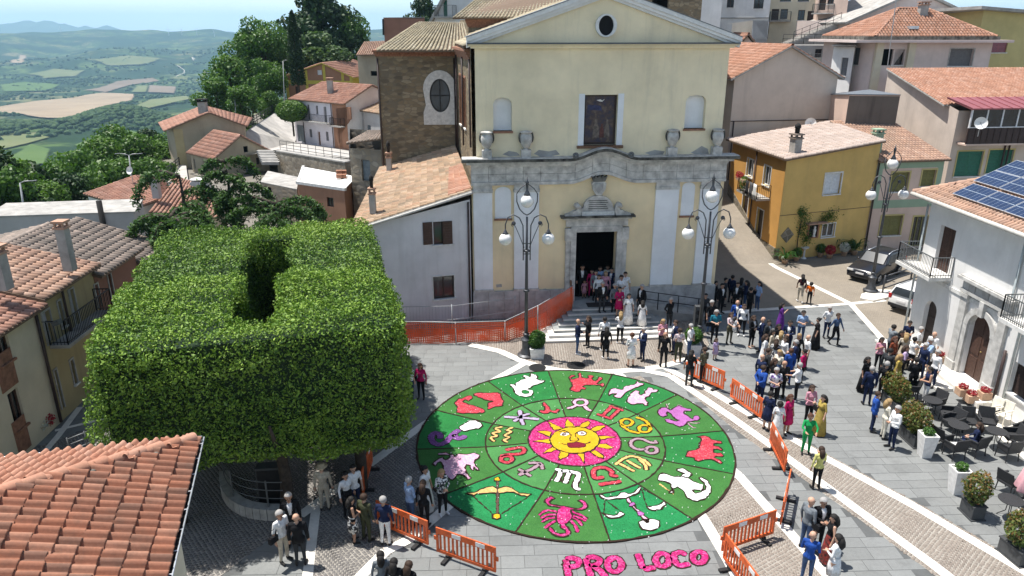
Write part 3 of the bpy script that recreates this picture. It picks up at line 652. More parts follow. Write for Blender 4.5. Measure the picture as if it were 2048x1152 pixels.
def tiles(parent,A,B,C,D,mat,tw=.21,tl=.36,name='roof',clip=None,lift=.0,edge='eave_wood',rough=.004):
 """A-B the eave, D-C the upper edge. A board deck under rows of barrel tiles laid course over course."""
 A,B,C,D=[Vector(p)for p in(A,B,C,D)]
 if(B-A).cross(D-A).z<0 or((B-A).cross(D-A).length<1e-6):A,B,C,D=B,A,D,C
 mb=MB();q=[A,B,C]if(C-D).length<1e-4 else[A,B,C,D];nrm=deck(mb,q);dk=mb.build(name,edge,parent)
 W=max((B-A).length,(C-D).length);Ls=max(((D-A).length,(C-B).length));nc=max(2,int(W/tw));nr_=max(2,int(Ls/tl))
 A_,B_,C_,D_=[np.array(p)for p in(A,B,C,D)];nn=np.array(nrm)
 tri=(C-D).length<1e-4
 if tri or clip:
  ex=(B-A).normalized();ey=nrm.cross(ex);ex_,ey_=np.array(ex),np.array(ey);loop=[(float((p-A).dot(ex)),float((p-A).dot(ey)))for p in q]
  us=np.arange(0,1,1);xs=[p[0]for p in loop];ys=[p[1]for p in loop]
  cu=np.arange(min(xs)+tw/2,max(xs),tw);cv=np.arange(0,max(ys),tl);U,V=np.meshgrid(cu,cv);U,V=U.ravel(),V.ravel()
  k=in_poly(U,V+tl*.5,loop);U,V=U[k],V[k];base=A_+U[:,None]*ex_+V[:,None]*ey_;topp=A_+U[:,None]*ex_+(V+tl*1.12)[:,None]*ey_
  sx=np.repeat(ex_[None],len(U),0)*tw
 else:
  i,j=np.meshgrid((np.arange(nc)+.5)/nc,np.arange(nr_)/nr_);i,j=i.ravel()[:,None],j.ravel()[:,None];j2=np.minimum(j+1.12/nr_,1.0)
  f=lambda s,t:(A_*(1-s)+B_*s)*(1-t)+(D_*(1-s)+C_*s)*t
  base,topp=f(i,j),f(i,j2);sx=(f(i+.5/nc,j)-f(i-.5/nc,j))
 n=len(base);prof=[(-.5,0),(-.40,.55),(-.16,.95),(.16,.95),(.40,.55),(.5,0)];hgt=tw*.36;k=len(prof)
 V=np.zeros((n,2*k,3));jit=rng.normal(0,rough,(n,1));side=rng.normal(0,tw*.02,(n,1));exn=sx/np.linalg.norm(sx,axis=1,keepdims=True)
 for a,(px_,pz)in enumerate(prof):
  V[:,a]=base+sx*px_*.80+nn*(pz*hgt+.030+lift)+nn*jit+exn*side;V[:,a+k]=topp+sx*px_*.66+nn*(pz*hgt*.82+.004+lift)+nn*jit*.3+exn*side
 F=np.array([(a,a+1,a+1+k,a+k)for a in range(k-1)])[None]+(np.arange(n)*2*k)[:,None,None];caps=np.array([(0,1,4,5),(1,2,3,4)])[:,::-1][None]+(np.arange(n)*2*k)[:,None,None]
 tint=rng.uniform(0,1,n)
 t=np_mesh('tiles',V.reshape(-1,3),np.concatenate([F.reshape(-1,4),caps.reshape(-1,4)]),mat,dk,tint=np.repeat(tint,2*k),smooth=False,kind='stuff')
 return dk
def ridge_caps(parent,a,b,mat,r=.13,seg=.38):
 a,b=Vector(a),Vector(b);L=(b-a).length;n=max(1,int(L/seg));d=(b-a).normalized();sd=d.cross(Vector((0,0,1))).normalized();up=sd.cross(d);V=[];F=[];T=[]
 for k in range(n):
  p,q=a.lerp(b,k/n),a.lerp(b,min(1,(k+1.15)/n));t=random.random();o=len(V)
  for j in range(7):
   an=math.pi*j/6
   V+=[p+sd*math.cos(an)*r*1.05+up*(math.sin(an)*r+.03),q+sd*math.cos(an)*r*.9+up*(math.sin(an)*r*.9+.012)];T+=[t,t]
  F+=[(o+2*j,o+2*j+2,o+2*j+3,o+2*j+1)for j in range(6)]
 return np_mesh('ridge_caps',np.array([tuple(v)for v in V]),np.array(F)[:,::-1],mat,parent,tint=T,smooth=True)
def gable_roof(h,i,ze,zr,mat,ov=.35,og=.25,**kw):
 """ridge parallel to wall i of a four-cornered house"""
 n=4;a,d,nn,L=h.fr(i);p=[h.fp[(i+k)%4]for k in range(4)];m0,m1=(p[0]+p[3])/2,(p[1]+p[2])/2;rd=(m1-m0).normalized()
 R0,R1=m0-rd*og,m1+rd*og;R0 .z=R1 .z=zr;half=(p[3]-p[0]).length/2;drop=(zr-ze)/half*ov;out=[]
 e0,e1=p[0]-d*og+nn*ov,p[1]+d*og+nn*ov;e0 .z=e1 .z=ze-drop;out.append(tiles(h.root,e0,e1,R1,R0,mat,**kw))
 a2,d2,n2,L2=h.fr((i+2)%4);f0,f1=p[2]-d2*og+n2*ov,p[3]+d2*og+n2*ov;f0 .z=f1 .z=ze-drop;out.append(tiles(h.root,f0,f1,R0,R1,mat,**kw))
 ridge_caps(out[0],R0,R1,mat);return out
def hip_roof(h,i,ze,zr,mat,ov=.5,inset=None,**kw):
 a,d,nn,L=h.fr(i);p=[h.fp[(i+k)%4].copy()for k in range(4)];c=sum(p,Vector())/4
 half=((p[3]-p[0]).length+(p[2]-p[1]).length)/4;ins=half if inset is None else inset;m0,m1=(p[0]+p[3])/2,(p[1]+p[2])/2;rd=(m1-m0);LL=rd.length;rd.normalize();ins=min(ins,LL/2-.02)
 R0,R1=m0+rd*ins,m1-rd*ins;R0 .z=R1 .z=zr;drop=(zr-ze)/half*ov;E=[]
 for k in range(4):
  _,dk_,nk,_=h.fr((i+k)%4);_,dj,nj,_=h.fr((i+k-1)%4);q=p[k]+nk*ov+nj*ov;q.z=ze-drop;E.append(q)
 o=[tiles(h.root,E[0],E[1],R1,R0,mat,clip=True,**kw),tiles(h.root,E[1],E[2],R1,R1,mat,clip=True,**kw),tiles(h.root,E[2],E[3],R0,R1,mat,clip=True,**kw),tiles(h.root,E[3],E[0],R0,R0,mat,clip=True,**kw)]
 for e,r_ in((E[0],R0),(E[3],R0),(E[1],R1),(E[2],R1)):ridge_caps(o[0],e,r_,mat)
 if(R1-R0).length>.3:ridge_caps(o[0],R0,R1,mat)
 return E
def chimney(parent,p,w,d,h,mat='concrete',rot=0.0,cap='tile_brown',pot=False):
 ax,ay=Vector((math.cos(rot),math.sin(rot),0))*w/2,Vector((-math.sin(rot),math.cos(rot),0))*d/2;p=Vector(p)
 c=MB().obox(p+Vector((0,0,h/2)),ax,ay,(0,0,h/2)).build('chimney',mat,parent)
 mb=MB();mb.obox(p+Vector((0,0,h+.04)),ax*1.25,ay*1.25,(0,0,.04))
 for sx in(-1,1):
  for sy in(-1,1):mb.obox(p+ax*sx*.8+ay*sy*.8+Vector((0,0,h+.16)),ax*.18,ay*.18,(0,0,.085))
 mb.obox(p+Vector((0,0,h+.29)),ax*1.3,ay*1.3,(0,0,.045));mb.build('chimney_cap',cap,c)
 if pot:MB().lathe([(w*.28,0),(w*.3,.35),(w*.4,.38),(w*.36,.55),(w*.1,.68)],10,p+Vector((0,0,h+.33))).build('cowl','soot',c,True)
 return c
stucco('church_cream',(.84,.73,.51),(.34,.31,.25),.36);stucco('church_yellow',(.82,.67,.43),(.40,.35,.25),.32);stucco('church_white',(.80,.81,.82),(.40,.39,.36),.18)
stucco('side_white',(.68,.665,.67),(.34,.32,.30),.38);masonry('rubble',[(.20,.15,.095),(.27,.21,.13),(.15,.12,.085),(.33,.27,.18),(.23,.165,.10)],(.19,.16,.115),2.6)
masonry('ashlar',[(.36,.345,.32),(.43,.41,.38),(.31,.30,.28),(.46,.44,.41)],(.22,.21,.19),.85,(1,1,1.5),.25)
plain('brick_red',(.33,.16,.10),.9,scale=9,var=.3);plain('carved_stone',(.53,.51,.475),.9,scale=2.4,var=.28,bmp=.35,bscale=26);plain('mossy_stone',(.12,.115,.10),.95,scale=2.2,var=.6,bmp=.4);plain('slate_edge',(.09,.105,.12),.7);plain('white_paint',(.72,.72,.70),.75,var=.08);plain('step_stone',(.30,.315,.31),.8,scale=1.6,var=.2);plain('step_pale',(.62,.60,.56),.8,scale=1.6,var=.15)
plain('plinth_grey',(.45,.445,.435),.9,scale=1.7,var=.25,bmp=.3,bscale=20)
TH_=R(5.2);CU,CN=Vector((math.cos(TH_),math.sin(TH_),0)),Vector((-math.sin(TH_),math.cos(TH_),0));CO=Z(948,637)
CW=13.35
fpq=lambda u,d:CO+CU*u+CN*d
H_=House('church','cream baroque church facade with grey stone portal, cornice and pale pediment',[fpq(0,0),fpq(CW,0),fpq(CW,1.0),fpq(0,1.0)],0,8.62,'church_yellow',cat='church',reveal=.5,walls=[0])
ch=H_.root
FU=lambda x,y,o=0.0:H_.pick(0,x,y,o)
def slab_on(name,mat,u0,u1,z0,z1,o0,o1,parent=None):return H_.prm(0,u0,u1,z0,z1,o0,o1).build(name,mat,parent or ch)
def poly_on(name,mat,uz,o0,o1,parent=None,smooth=False):
 mb=MB();n=len(uz);ar=sum(uz[k][0]*uz[(k+1)%n][1]-uz[(k+1)%n][0]*uz[k][1]for k in range(n));uz=uz if ar>0 else uz[::-1]
 tri=tessellate_polygon([[Vector((u,z,0))for u,z in uz]]);fs=[]
 for t in tri:
  A,B,C=[Vector((uz[k][0],uz[k][1],0))for k in t];t=tuple(t)if(B-A).cross(C-A).z>0 else(t[0],t[2],t[1]);fs+=[tuple(k+n for k in t),(t[0],t[2],t[1])]
 fs+=[(k,(k+1)%n,(k+1)%n+n,k+n)for k in range(n)]
 return mb.add([H_.pt(0,u,z,o0)for u,z in uz]+[H_.pt(0,u,z,o1)for u,z in uz],fs).build(name,mat,parent or ch,smooth)
def arch_pts(u0,u1,z0,z1,n=10):
 r=(u1-u0)/2;c=(u0+u1)/2;zc=z1-r*.75
 return[(u0,z0),(u1,z0)]+[(c+r*math.cos(a),zc+r*.75*math.sin(a))for a in[math.pi*k/n for k in range(n+1)]]
DU0,DZ1=FU(1152,463);DU1,DZ0=FU(1226.5,597);H_.holes[0].append((DU0,DZ0,DU1,DZ1))
NAVE=7.0
mb=MB();q0=[(DU0-1.6,DZ0),(DU1+1.6,DZ0),(DU1+1.6,DZ1+1.2),(DU0-1.6,DZ1+1.2)]
mb.add([H_.pt(0,u,z,-.5)for u,z in q0]+[H_.pt(0,u,z,-NAVE)for u,z in q0],[(4,5,6,7),(1,5,4,0),(2,6,5,1),(3,7,6,2),(0,4,7,3)][::-1])
for(u0,u1,z0,z1)in((DU0-1.6,DU0,DZ0,DZ1+1.2),(DU1,DU1+1.6,DZ0,DZ1+1.2),(DU0,DU1,DZ1,DZ1+1.2)):mb.add([H_.pt(0,u,z,-.5)for u,z in((u0,z0),(u1,z0),(u1,z1),(u0,z1))],[(0,1,2,3)])
mb.build('nave_interior','dark_room',ch)
for s_ in(0,1):
 u=DU0-.75 if s_==0 else DU1;slab_on('door_leaf','wood_dark',u+.02,u+.73,DZ0+.02,DZ1-.05,-.60,-.52)
H_.walls_done()
U0,U1=.27,12.98;UH=House('church_upper',None,[fpq(U0,.04),fpq(U1,.04),fpq(U1,1.0),fpq(U0,1.0)],8.5,14.10,'church_cream',reveal=.30,walls=[0])
up_root=UH.root
nich=[]
for(x0,y0,x1,y1)in((986,195,1024,262),(1373,190,1408,257)):
 r_=UH.rect(0,(x0,y0,x1,y1));UH.holes[0].append(r_);nich.append(r_)
WR=UH.rect(0,(1170,190,1232,290));UH.holes[0].append(WR)
uw=UH.walls_done();uw.name='upper_wall';uw.parent=ch;uw.location=up_root.location-ch.location
bpy.data.objects.remove(up_root)
def on_upper(name,mat,u0,u1,z0,z1,o0,o1,parent=None):return slab_on(name,mat,u0+U0,u1+U0,z0,z1,o0-.04,o1-.04,parent)
for(u0,z0,u1,z1)in nich:
 nb=on_upper('niche','church_white',u0,u1,z0,z1,-.34,-.30)
 for s_ in(0,1):
  uc=[(u0,z1),(u0,z1-.33),(u0+.05,z1-.18),(u0+.18,z1-.06),((u0+u1)/2,z1-.001)]if s_==0 else[(u1,z1),((u0+u1)/2,z1-.001),(u1-.18,z1-.06),(u1-.05,z1-.18),(u1,z1-.33)]
  poly_on('spandrel','church_cream',[(u+U0,z)for u,z in uc],-.30,-.041,nb)
 on_upper('niche_sill','brick_flat',u0-.05,u1+.05,z0-.10,z0,-.3,.07,nb)
u0,z0,u1,z1=WR
wf=on_upper('painted_panel','wood_dark',u0,u1,z0,z1,-.36,-.30);wf['label']='dark window holding a painted devotional panel'
m,nt,b=nt_of('painting');v=wpos(nt);f=noise_of(nt,v,2.2,6,.7)
nt.links.new(ramp(nt,f,[(.30,(.008,.006,.012)),(.42,(.02,.018,.05)),(.52,(.05,.03,.03)),(.60,(.11,.08,.06)),(.70,(.03,.025,.07))]),b.inputs['Base Color']);b.inputs['Roughness'].default_value=.3
on_upper('painting','painting',u0+.12,u1-.12,z0+.12,z1-.1,-.30,-.285,wf)
plain('robe_pale',(.15,.12,.10),.5,var=.4);plain('robe_red',(.10,.03,.025),.5,var=.4);plain('painted_blue',(.03,.035,.10),.5,var=.4)
for(cx,w,h,mt)in((.40,.18,.95,'robe_pale'),(.74,.15,.9,'robe_pale'),(.58,.13,.7,'robe_red')):
 uc=u0+(u1-u0)*cx;zz=z0+.35
 poly_on('painted_figure',mt,[(uc-w+U0,zz),(uc+w+U0,zz),(uc+w*.7+U0,zz+h*.6),(uc+w*.35+U0,zz+h*.78),(uc+w*.3+U0,zz+h),(uc-w*.3+U0,zz+h),(uc-w*.4+U0,zz+h*.78),(uc-w*.8+U0,zz+h*.55)],-.33,-.322,wf)
poly_on('painted_sky','painted_blue',[(u0+.2+U0,z1-.75),(u1-.75+U0,z1-.8),(u1-.8+U0,z1-.55),(u0+.2+U0,z1-.5)],-.33,-.3215,wf)
poly_on('painted_dove','white_paint',[(u0+.65+U0,z1-.28),(u0+.85+U0,z1-.24),(u0+.95+U0,z1-.30),(u0+1.08+U0,z1-.22),(u0+.95+U0,z1-.36),(u0+.8+U0,z1-.34)],-.33,-.3205,wf)
for s_ in(0,1):
 a=u0-.30 if s_==0 else u1;on_upper('window_jamb','church_white',a+.002,a+.30,z0,z1+.06,-.2,.012,wf)
on_upper('window_sill','wood_warm',u0-.34,u1+.34,z0-.14,z0,-.2,.16,wf)
AP=FU(1212,-3);PL=-.12;PR=13.42;PZ=14.42
poly_on('tympanum','church_cream',[(U0,14.10),(U1,14.10),(PR-.35,PZ+.05),(AP[0],AP[1]+.1),(PL+.35,PZ+.05)],-1.0,-.045)
for s_ in(0,1):
 a,b_=((PL,PZ),(AP[0],AP[1]+.42))if s_==0 else((AP[0],AP[1]+.42),(PR,PZ))
 for k,(t0,t1,o)in enumerate(((-.10,.10,.36),(-.24,-.10,.24),(-.38,-.24,.12))):
  poly_on('raking_cornice',('white_paint','church_white','white_paint')[k],[(a[0],a[1]+t0),(b_[0],b_[1]+t0),(b_[0],b_[1]+t1),(a[0],a[1]+t1)],-.2,o)
 poly_on('lead_flashing','lead',[(a[0]-.04,a[1]+.10),(b_[0],b_[1]+.10),(b_[0],b_[1]+.14),(a[0]-.04,a[1]+.14)],-1.0,.38)
slab_on('horizontal_cornice','church_cream',U0-.18,U1+.18,14.02,14.14,-.8,.16);slab_on('horizontal_cornice','church_cream',U0-.3,U1+.3,14.14,14.22,-.8,.28);slab_on('cornice_tiles','slate_edge',U0-.38,U1+.38,14.22,14.28,-.8,.40)
OC=FU(1212,51);mb=MB();n=28
ring=[(OC[0]+.53*math.cos(2*math.pi*k/n),OC[1]+.53*math.sin(2*math.pi*k/n))for k in range(n)];inn=[(OC[0]+.37*math.cos(2*math.pi*k/n),OC[1]+.46*math.sin(2*math.pi*k/n))for k in range(n)]
V=[H_.pt(0,u,z,o)for o,L in((-.04,ring),(.10,ring),(.10,inn),(-.12,inn))for u,z in L]
mb.add(V,[(r*n+k,r*n+(k+1)%n,(r+1)*n+(k+1)%n,(r+1)*n+k)for r in range(3)for k in range(n)]);oc=mb.build('oculus','white_paint',ch,'auto')
poly_on('oculus_opening','dark_room',inn,-.3,-.03,oc)
UA,UB=FU(1152,318)[0],FU(1262,318)[0];UM=(UA+UB)/2
def wave(z,rise,u):
 t=(u-UM)/((UB-UA)/2*1.25);return z+rise*max(0,math.cos(max(-1,min(1,t))*math.pi)+1)/2
def band(name,mat,zb,zt,o0,o1,rise_b=.47,rise_t=.47,ua=-.02,ub=CW+.02,parent=None,n=60):
 us=[ua+(ub-ua)*k/n for k in range(n+1)];uz=[(u,wave(zb,rise_b,u))for u in us]+[(u,wave(zt,rise_t,u))for u in us[::-1]]
 return poly_on(name,mat,uz,o0,o1,parent)
for k in range(15):
 a,b_=-.02+(CW+.04)*k/15,-.02+(CW+.04)*(k+1)/15
 for r_ in range(2):
  o=.14+.012*random.random();band('frieze_stone','carved_stone',7.52+.40*r_+.006,7.92+.40*r_-.006,-.02,o,ua=a+.008+.3*(r_ and k)*0,ub=b_-.008,n=6)
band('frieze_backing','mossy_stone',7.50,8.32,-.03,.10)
band('architrave','carved_stone',7.36,7.52,-.03,.20)
band('cornice_moulding','carved_stone',8.32,8.46,-.03,.28);band('cornice_moulding','carved_stone',8.46,8.60,-.03,.44,ua=-.25,ub=CW+.25)
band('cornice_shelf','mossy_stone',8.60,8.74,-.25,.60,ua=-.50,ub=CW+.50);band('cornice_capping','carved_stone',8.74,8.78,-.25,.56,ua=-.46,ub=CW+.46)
for(x0,x1)in((946,984),(1028,1078),(1311,1357),(1400,1438)):
 a,b_=FU(x0,380)[0],FU(x1,380)[0];a=max(a,-.01);b_=min(b_,CW+.01)
 p=slab_on('pilaster','church_white',a,b_,1.66,6.98,-.02,.14)
 slab_on('pilaster_capital','carved_stone',a-.03,b_+.03,6.98,7.12,-.02,.19,p);slab_on('pilaster_capital','carved_stone',a,b_,7.12,7.36,-.02,.15,p);slab_on('pilaster_base','carved_stone',a-.04,b_+.04,1.58,1.70,-.02,.20,p)
for k in range(16):
 a,b_=-.03+(CW+.06)*k/16,-.03+(CW+.06)*(k+1)/16
 if b_>DU0-.55 and a<DU1+.55:
  if a<DU0-.55:b_=DU0-.52
  elif b_>DU1+.55:a=DU1+.52
  else:continue
 for r_ in range(3):
  sh=.25*(r_%2);slab_on('plinth_stone','plinth_grey',a+.008,b_-.008,.01+.525*r_,.525*(r_+1),-.02,.16+.014*random.random())
for(x0,y0,x1,y1)in((990,373,1022,437),(1360,364,1391,431)):
 u0,z0=FU(x0,y1);u1,z1=FU(x1,y0);nb=poly_on('niche','church_white',arch_pts(u0,u1,z0,z1),-.02,.022);slab_on('niche_sill','brick_flat',u0-.05,u1+.05,z0-.10,z0-.002,-.02,.10,nb)
pt=slab_on('portal_jamb','carved_stone',DU0-.30,DU0-.002,DZ0,DZ1+.30,-.1,.20);slab_on('portal_jamb','carved_stone',DU1+.002,DU1+.30,DZ0,DZ1+.30,-.1,.20);slab_on('portal_lintel','carved_stone',DU0-.002,DU1+.002,DZ1+.002,DZ1+.30,-.1,.205)
for s_ in(0,1):
 a=DU0-.56 if s_==0 else DU1+.302;slab_on('portal_pilaster','carved_stone',a,a+.258,DZ0-.3,DZ1+.20,-.1,.14)
 for k in range(6):slab_on('portal_stone','carved_stone',a+.012,a+.246,DZ0+.64*k+.01,DZ0+.64*(k+1)-.01,.10,.155+.012*random.random())
 slab_on('portal_bracket','carved_stone',a-.05,a+.32,DZ1-.45,DZ1+.22,.0,.26);slab_on('portal_foot','carved_stone',a-.08,a+.34,DZ0-.35,DZ0+.5,-.1,.23)
slab_on('portal_frieze','carved_stone',DU0-.56,DU1+.56,DZ1+.302,DZ1+.72,-.1,.17)
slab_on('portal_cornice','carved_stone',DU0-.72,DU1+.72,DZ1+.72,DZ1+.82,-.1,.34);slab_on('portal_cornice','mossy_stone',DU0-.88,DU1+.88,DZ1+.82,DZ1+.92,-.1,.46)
zc=DZ1+.92;dm=(DU0+DU1)/2
for s_ in(-1,1):
 sc=[(1.75,0),(.95,0),(.86,.25),(.92,.5),(1.05,.66),(1.22,.62),(1.28,.48),(1.20,.38),(1.12,.42),(1.14,.30),(1.28,.26),(1.45,.16),(1.75,.06)]
 so=poly_on('scroll','carved_stone',[(dm+s_*u,zc+z)for u,z in sc],.0,.34);mb=MB();c=H_.pt(0,dm+s_*1.1,zc+.52,.36);mb.ball(c,.13,10,8);mb.build('volute','carved_stone',so,True)
pl_=poly_on('plaque','carved_stone',[(dm-.95,zc),(dm+.95,zc),(dm+.85,zc+.35)]+[(dm+.78*math.cos(a),zc+.42+.62*math.sin(a))for a in[math.pi*k/10 for k in range(11)]]+[(dm-.85,zc+.35)],.0,.22)
slab_on('plaque_ledge','stone_white',dm-.86,dm+.86,zc,zc+.20,.2,.30,pl_)
for k in range(5):slab_on('carved_line','mossy_stone',dm-.52+.03*(k%2),dm+.52-.05*(k%3),zc+.34+k*.105,zc+.375+k*.105,.215,.228,pl_)
cr0=zc+1.06;cs=poly_on('crest','carved_stone',[(dm-.12,cr0),(dm+.14,cr0),(dm+.34,cr0+.32),(dm+.38,cr0+.62),(dm+.28,cr0+.72),(dm-.28,cr0+.72),(dm-.38,cr0+.62),(dm-.32,cr0+.30)],.0,.26)
poly_on('crest_shield','stone_grey',[(dm-.03,cr0+.1),(dm+.20,cr0+.36),(dm+.22,cr0+.62),(dm-.22,cr0+.62),(dm-.20,cr0+.32)],.25,.31,cs)
poly_on('crown','mossy_stone',[(dm-.30,cr0+.74),(dm+.30,cr0+.74),(dm+.42,cr0+1.02),(dm+.26,cr0+.92),(dm+.2,cr0+1.06),(dm+.1,cr0+.92),(dm,cr0+1.08),(dm-.1,cr0+.92),(dm-.2,cr0+1.06),(dm-.26,cr0+.92),(dm-.42,cr0+1.02)],.0,.30,cs)
for k,x in enumerate((973,1051,1341,1430)):
 u,_=FU(x,300);c=H_.pt(0,u,8.78,.22);r_=empty('stone_urn',c);tag(r_,('carved stone urn at the far left end of the church cornice','carved stone urn second from the left on the church cornice','carved stone urn third from the left on the church cornice','carved stone urn at the right end of the church cornice')[k],'urn','urns on the church cornice')
 MB().obox(c+Vector((0,0,.20)),CU*.24,CN*.2,(0,0,.20)).build('pedestal','carved_stone',r_)
 MB().lathe([(.13,.40),(.10,.46),(.20,.56),(.29,.78),(.31,.98),(.26,1.14),(.22,1.18),(.30,1.24),(.30,1.29),(.12,1.33)],14,c).build('vase','carved_stone',r_,'auto')
 for s_ in(-1,1):
  q=[c+CU*(s_*(.25+.10*math.sin(a)))+Vector((0,0,1.0+.24*math.cos(a)))for a in[math.pi*j/6 for j in range(7)]];MB().tube(q,.045,6).build('handle','mossy_stone',r_,True)
for pts_ in([(1068,308),(1078,300),(1098,303),(1112,300),(1120,309),(1100,313),(1080,313)],[(1382,306),(1392,300),(1404,292),(1416,298),(1418,308),(1400,311)],[(1290,306),(1310,300),(1330,303),(1326,309),(1304,311)],[(1005,309),(1018,302),(1034,305),(1040,311),(1020,313)]):poly_on('bare_plaster','concrete',[FU(x,y)for x,y in pts_],-.045,-.036)
for pts_ in([(992,569),(1003,568),(1004,574),(993,575)],[(1128,555),(1136,548),(1138,574),(1130,578)],[(1086,578),(1092,577),(1094,592),(1084,592)]):poly_on('bare_plaster','stone_grey',[FU(x,y)for x,y in pts_],-.01,.006)
for k,x in enumerate((1147,1256)):
 c=H_.pt(0,FU(x,313)[0],8.90,.64);r_=MB().tube([c+CU*.13*math.cos(a)+Vector((0,0,.13*math.sin(a)))for a in[2*math.pi*j/12 for j in range(13)]],.035,6,False).build('ring_lamp','iron_grey',None,True);tag(r_,('round floodlight ring left of the arched cornice','round floodlight ring right of the arched cornice')[k],'floodlight','floodlights on the cornice');r_.data.transform(Matrix.Identity(4))
 MB().tube([c+CN*.15,c-CN*.02],.09,10).build('lamp_body','iron_grey',r_,True)
def solid(name,label,fp,z0,zt,mat,cat='church wing',**kw):
 h=House(name,label,fp,z0,zt,mat,cat=cat,**kw);return h
def side_pt(px_,Yd):q=P(px_,200,Yd);return v2(q)
nL0,nL1=fpq(.12,.98),side_pt(913,45.4)
nv=solid('church_nave','rubble stone church nave wall with arched brick openings behind the facade',[nL1,fpq(.12,.98),fpq(CW-.1,.98),fpq(CW-.1,24),v2(fpq(-.5,24))],0,14.0,'rubble',walls=[0,2,3])
for(x0,y0,x1,y1)in((919,150,924.5,250),(927.5,155,933,258)):
 (ua,za),(ub,zb)=nv.pick(0,x0,y0),nv.pick(0,x1,y1);w=nv.win(0,uz=(min(ua,ub),min(za,zb),max(ua,ub),max(za,zb)),kind='shutter',leaf='brick_red',trim='brick_red',name='blind_arch',sill='stone_white')
nv.walls_done()
for k in range(4):nv.prm(0,-.05,nv.fr(0)[3]-.35,13.42+.14*k,13.55+.14*k,.0,.05+.07*k).build('brick_course','brick_red',nv.root)
RZ=AP[1]+.35;Lm=fpq(CW/2,1.0);
tiles(nv.root,fpq(-.25,1.0)+Vector((0,0,14.1)),v2(fpq(-1.0,24))+Vector((0,0,14.1)),fpq(CW/2,24)+Vector((0,0,RZ)),fpq(CW/2,1.0)+Vector((0,0,RZ)),'tile_yellowish',.3,.45)
tiles(nv.root,fpq(CW+.25,24)+Vector((0,0,14.1)),fpq(CW+.25,1.0)+Vector((0,0,14.1)),fpq(CW/2,1.0)+Vector((0,0,RZ)),fpq(CW/2,24)+Vector((0,0,RZ)),'tile_yellowish',.3,.45)
for x,yb in((949,300),(926,285),(914,292)):
 (u_,zt_)=nv.pick(0,x,92);(_,zb_)=nv.pick(0,x,yb);nv.pipe(0,u_ if x!=949 else nv.fr(0)[3]-.05,zb_,13.5)
tR,tL=v2(P(914,200,45.2)),v2(P(757,200,45.0));tdir=(tR-tL).normalized();tn=Vector((-tdir.y,tdir.x,0))
tr=solid('church_transept','brown rubble stone transept with an oval window and tiled roof',[tL,tR,tR+tn*9,tL+tn*9-tdir*.4],0,13.55,'rubble',reveal=.35)
a,d,nn,L=tr.fr(0)
oc_u,oc_z=tr.pick(0,880,191);n=28
ell=lambda ru,rz,n=28:[(oc_u+ru*math.cos(2*math.pi*k/n),oc_z+rz*math.sin(2*math.pi*k/n))for k in range(n)]
hw=.62
sur=[(oc_u-1.02,oc_z-1.72),(oc_u+1.02,oc_z-1.72),(oc_u+1.02,oc_z-1.0),(oc_u+.86,oc_z-.55)]+[(oc_u+1.0*math.cos(t),oc_z+.35+1.12*math.sin(t))for t in[math.pi*k/14-.25 for k in range(0,16)]]+[(oc_u-.86,oc_z-.55),(oc_u-1.02,oc_z-1.0)]
def ring_on(h,i,outer,inner,o0,o1,name,mat,parent):
 loops=[[Vector((u,z,0))for u,z in outer],[Vector((u,z,0))for u,z in inner]];flat=loops[0]+loops[1];mb=MB();fs=[]
 for t in tessellate_polygon(loops):
  A,B,C=[flat[k]for k in t];fs.append(tuple(t)if(B-A).cross(C-A).z>0 else(t[0],t[2],t[1]))
 mb.add([h.pt(i,p.x,p.y,o1)for p in flat],fs)
 for L_ in(outer,inner):
  k=len(L_);mb.add([h.pt(i,u,z,o)for o in(o0,o1)for u,z in L_],[(j,(j+1)%k,(j+1)%k+k,j+k)for j in range(k)])
 return mb.build(name,mat,parent)
tr.walls_done()
ow=ring_on(tr,0,sur,ell(.62,.98),-.02,.10,'oval_window','stone_white',tr.root)
mb=MB();k=len(ell(.60,.96));e_=ell(.60,.96)
mb.add([tr.pt(0,u,z,.012)for u,z in e_],[tuple(range(k))]);mb.build('pane','glass_blue',ow)
ring_on(tr,0,ell(.63,.99),ell(.55,.90),.0,.07,'window_frame','iron_black',ow)
tr.prm(0,oc_u-.03,oc_u+.03,oc_z-.93,oc_z+.93,.01,.06).build('glazing_bar','iron_black',ow);tr.prm(0,oc_u-.57,oc_u+.57,oc_z-.03,oc_z+.03,.01,.065).build('glazing_bar','iron_black',ow)
for k in range(3):tr.prm(0,-.05-.05*k,L+.02,13.40+.12*k,13.515+.12*k,.0,.05+.08*k).build('brick_course','brick_red',tr.root);tr.prm(3,-.05,tr.fr(3)[3]+.1,13.40+.12*k,13.515+.12*k,.0,.05+.08*k).build('brick_course','brick_red',tr.root)
for u_ in(.08,L-.12):tr.pipe(0,u_,6.8,13.3)
eL,eR=P(752,92,44.4),P(945,72,44.0);eL.z=13.74;eR.z=13.76
rL,rR=P(838,45,50.5),P(928,46,51.5)
tiles(tr.root,eL,eR,rR,rL,'tile_yellowish',.24,.38)
bl=v2(P(752,92,44.4))+tn*9.5-tdir*.4;bl.z=13.74
tiles(tr.root,bl,eL,rL,rL,'tile_yellowish',.24,.38)
dL=[v2(P(938,60,53)),v2(P(1150,60,53)),v2(P(1150,60,60)),v2(P(920,60,60))]
dr=solid('church_drum','low stone crossing tower with brick eaves and pale tiled roof behind the pediment',dL,8,15.6,'rubble');dr.walls_done()
for k in range(4):dr.prm(0,-.1-.05*k,dr.fr(0)[3]+.2,15.05+.13*k,15.18+.13*k,.0,.05+.07*k).build('brick_course','brick_red',dr.root)
e0,e1=P(905,33,52.4),P(1180,22,52.4);e0 .z=e1 .z=15.66
tiles(dr.root,e0,e1,P(1165,-30,57),P(965,-12,57),'tile_yellowish',.24,.4)
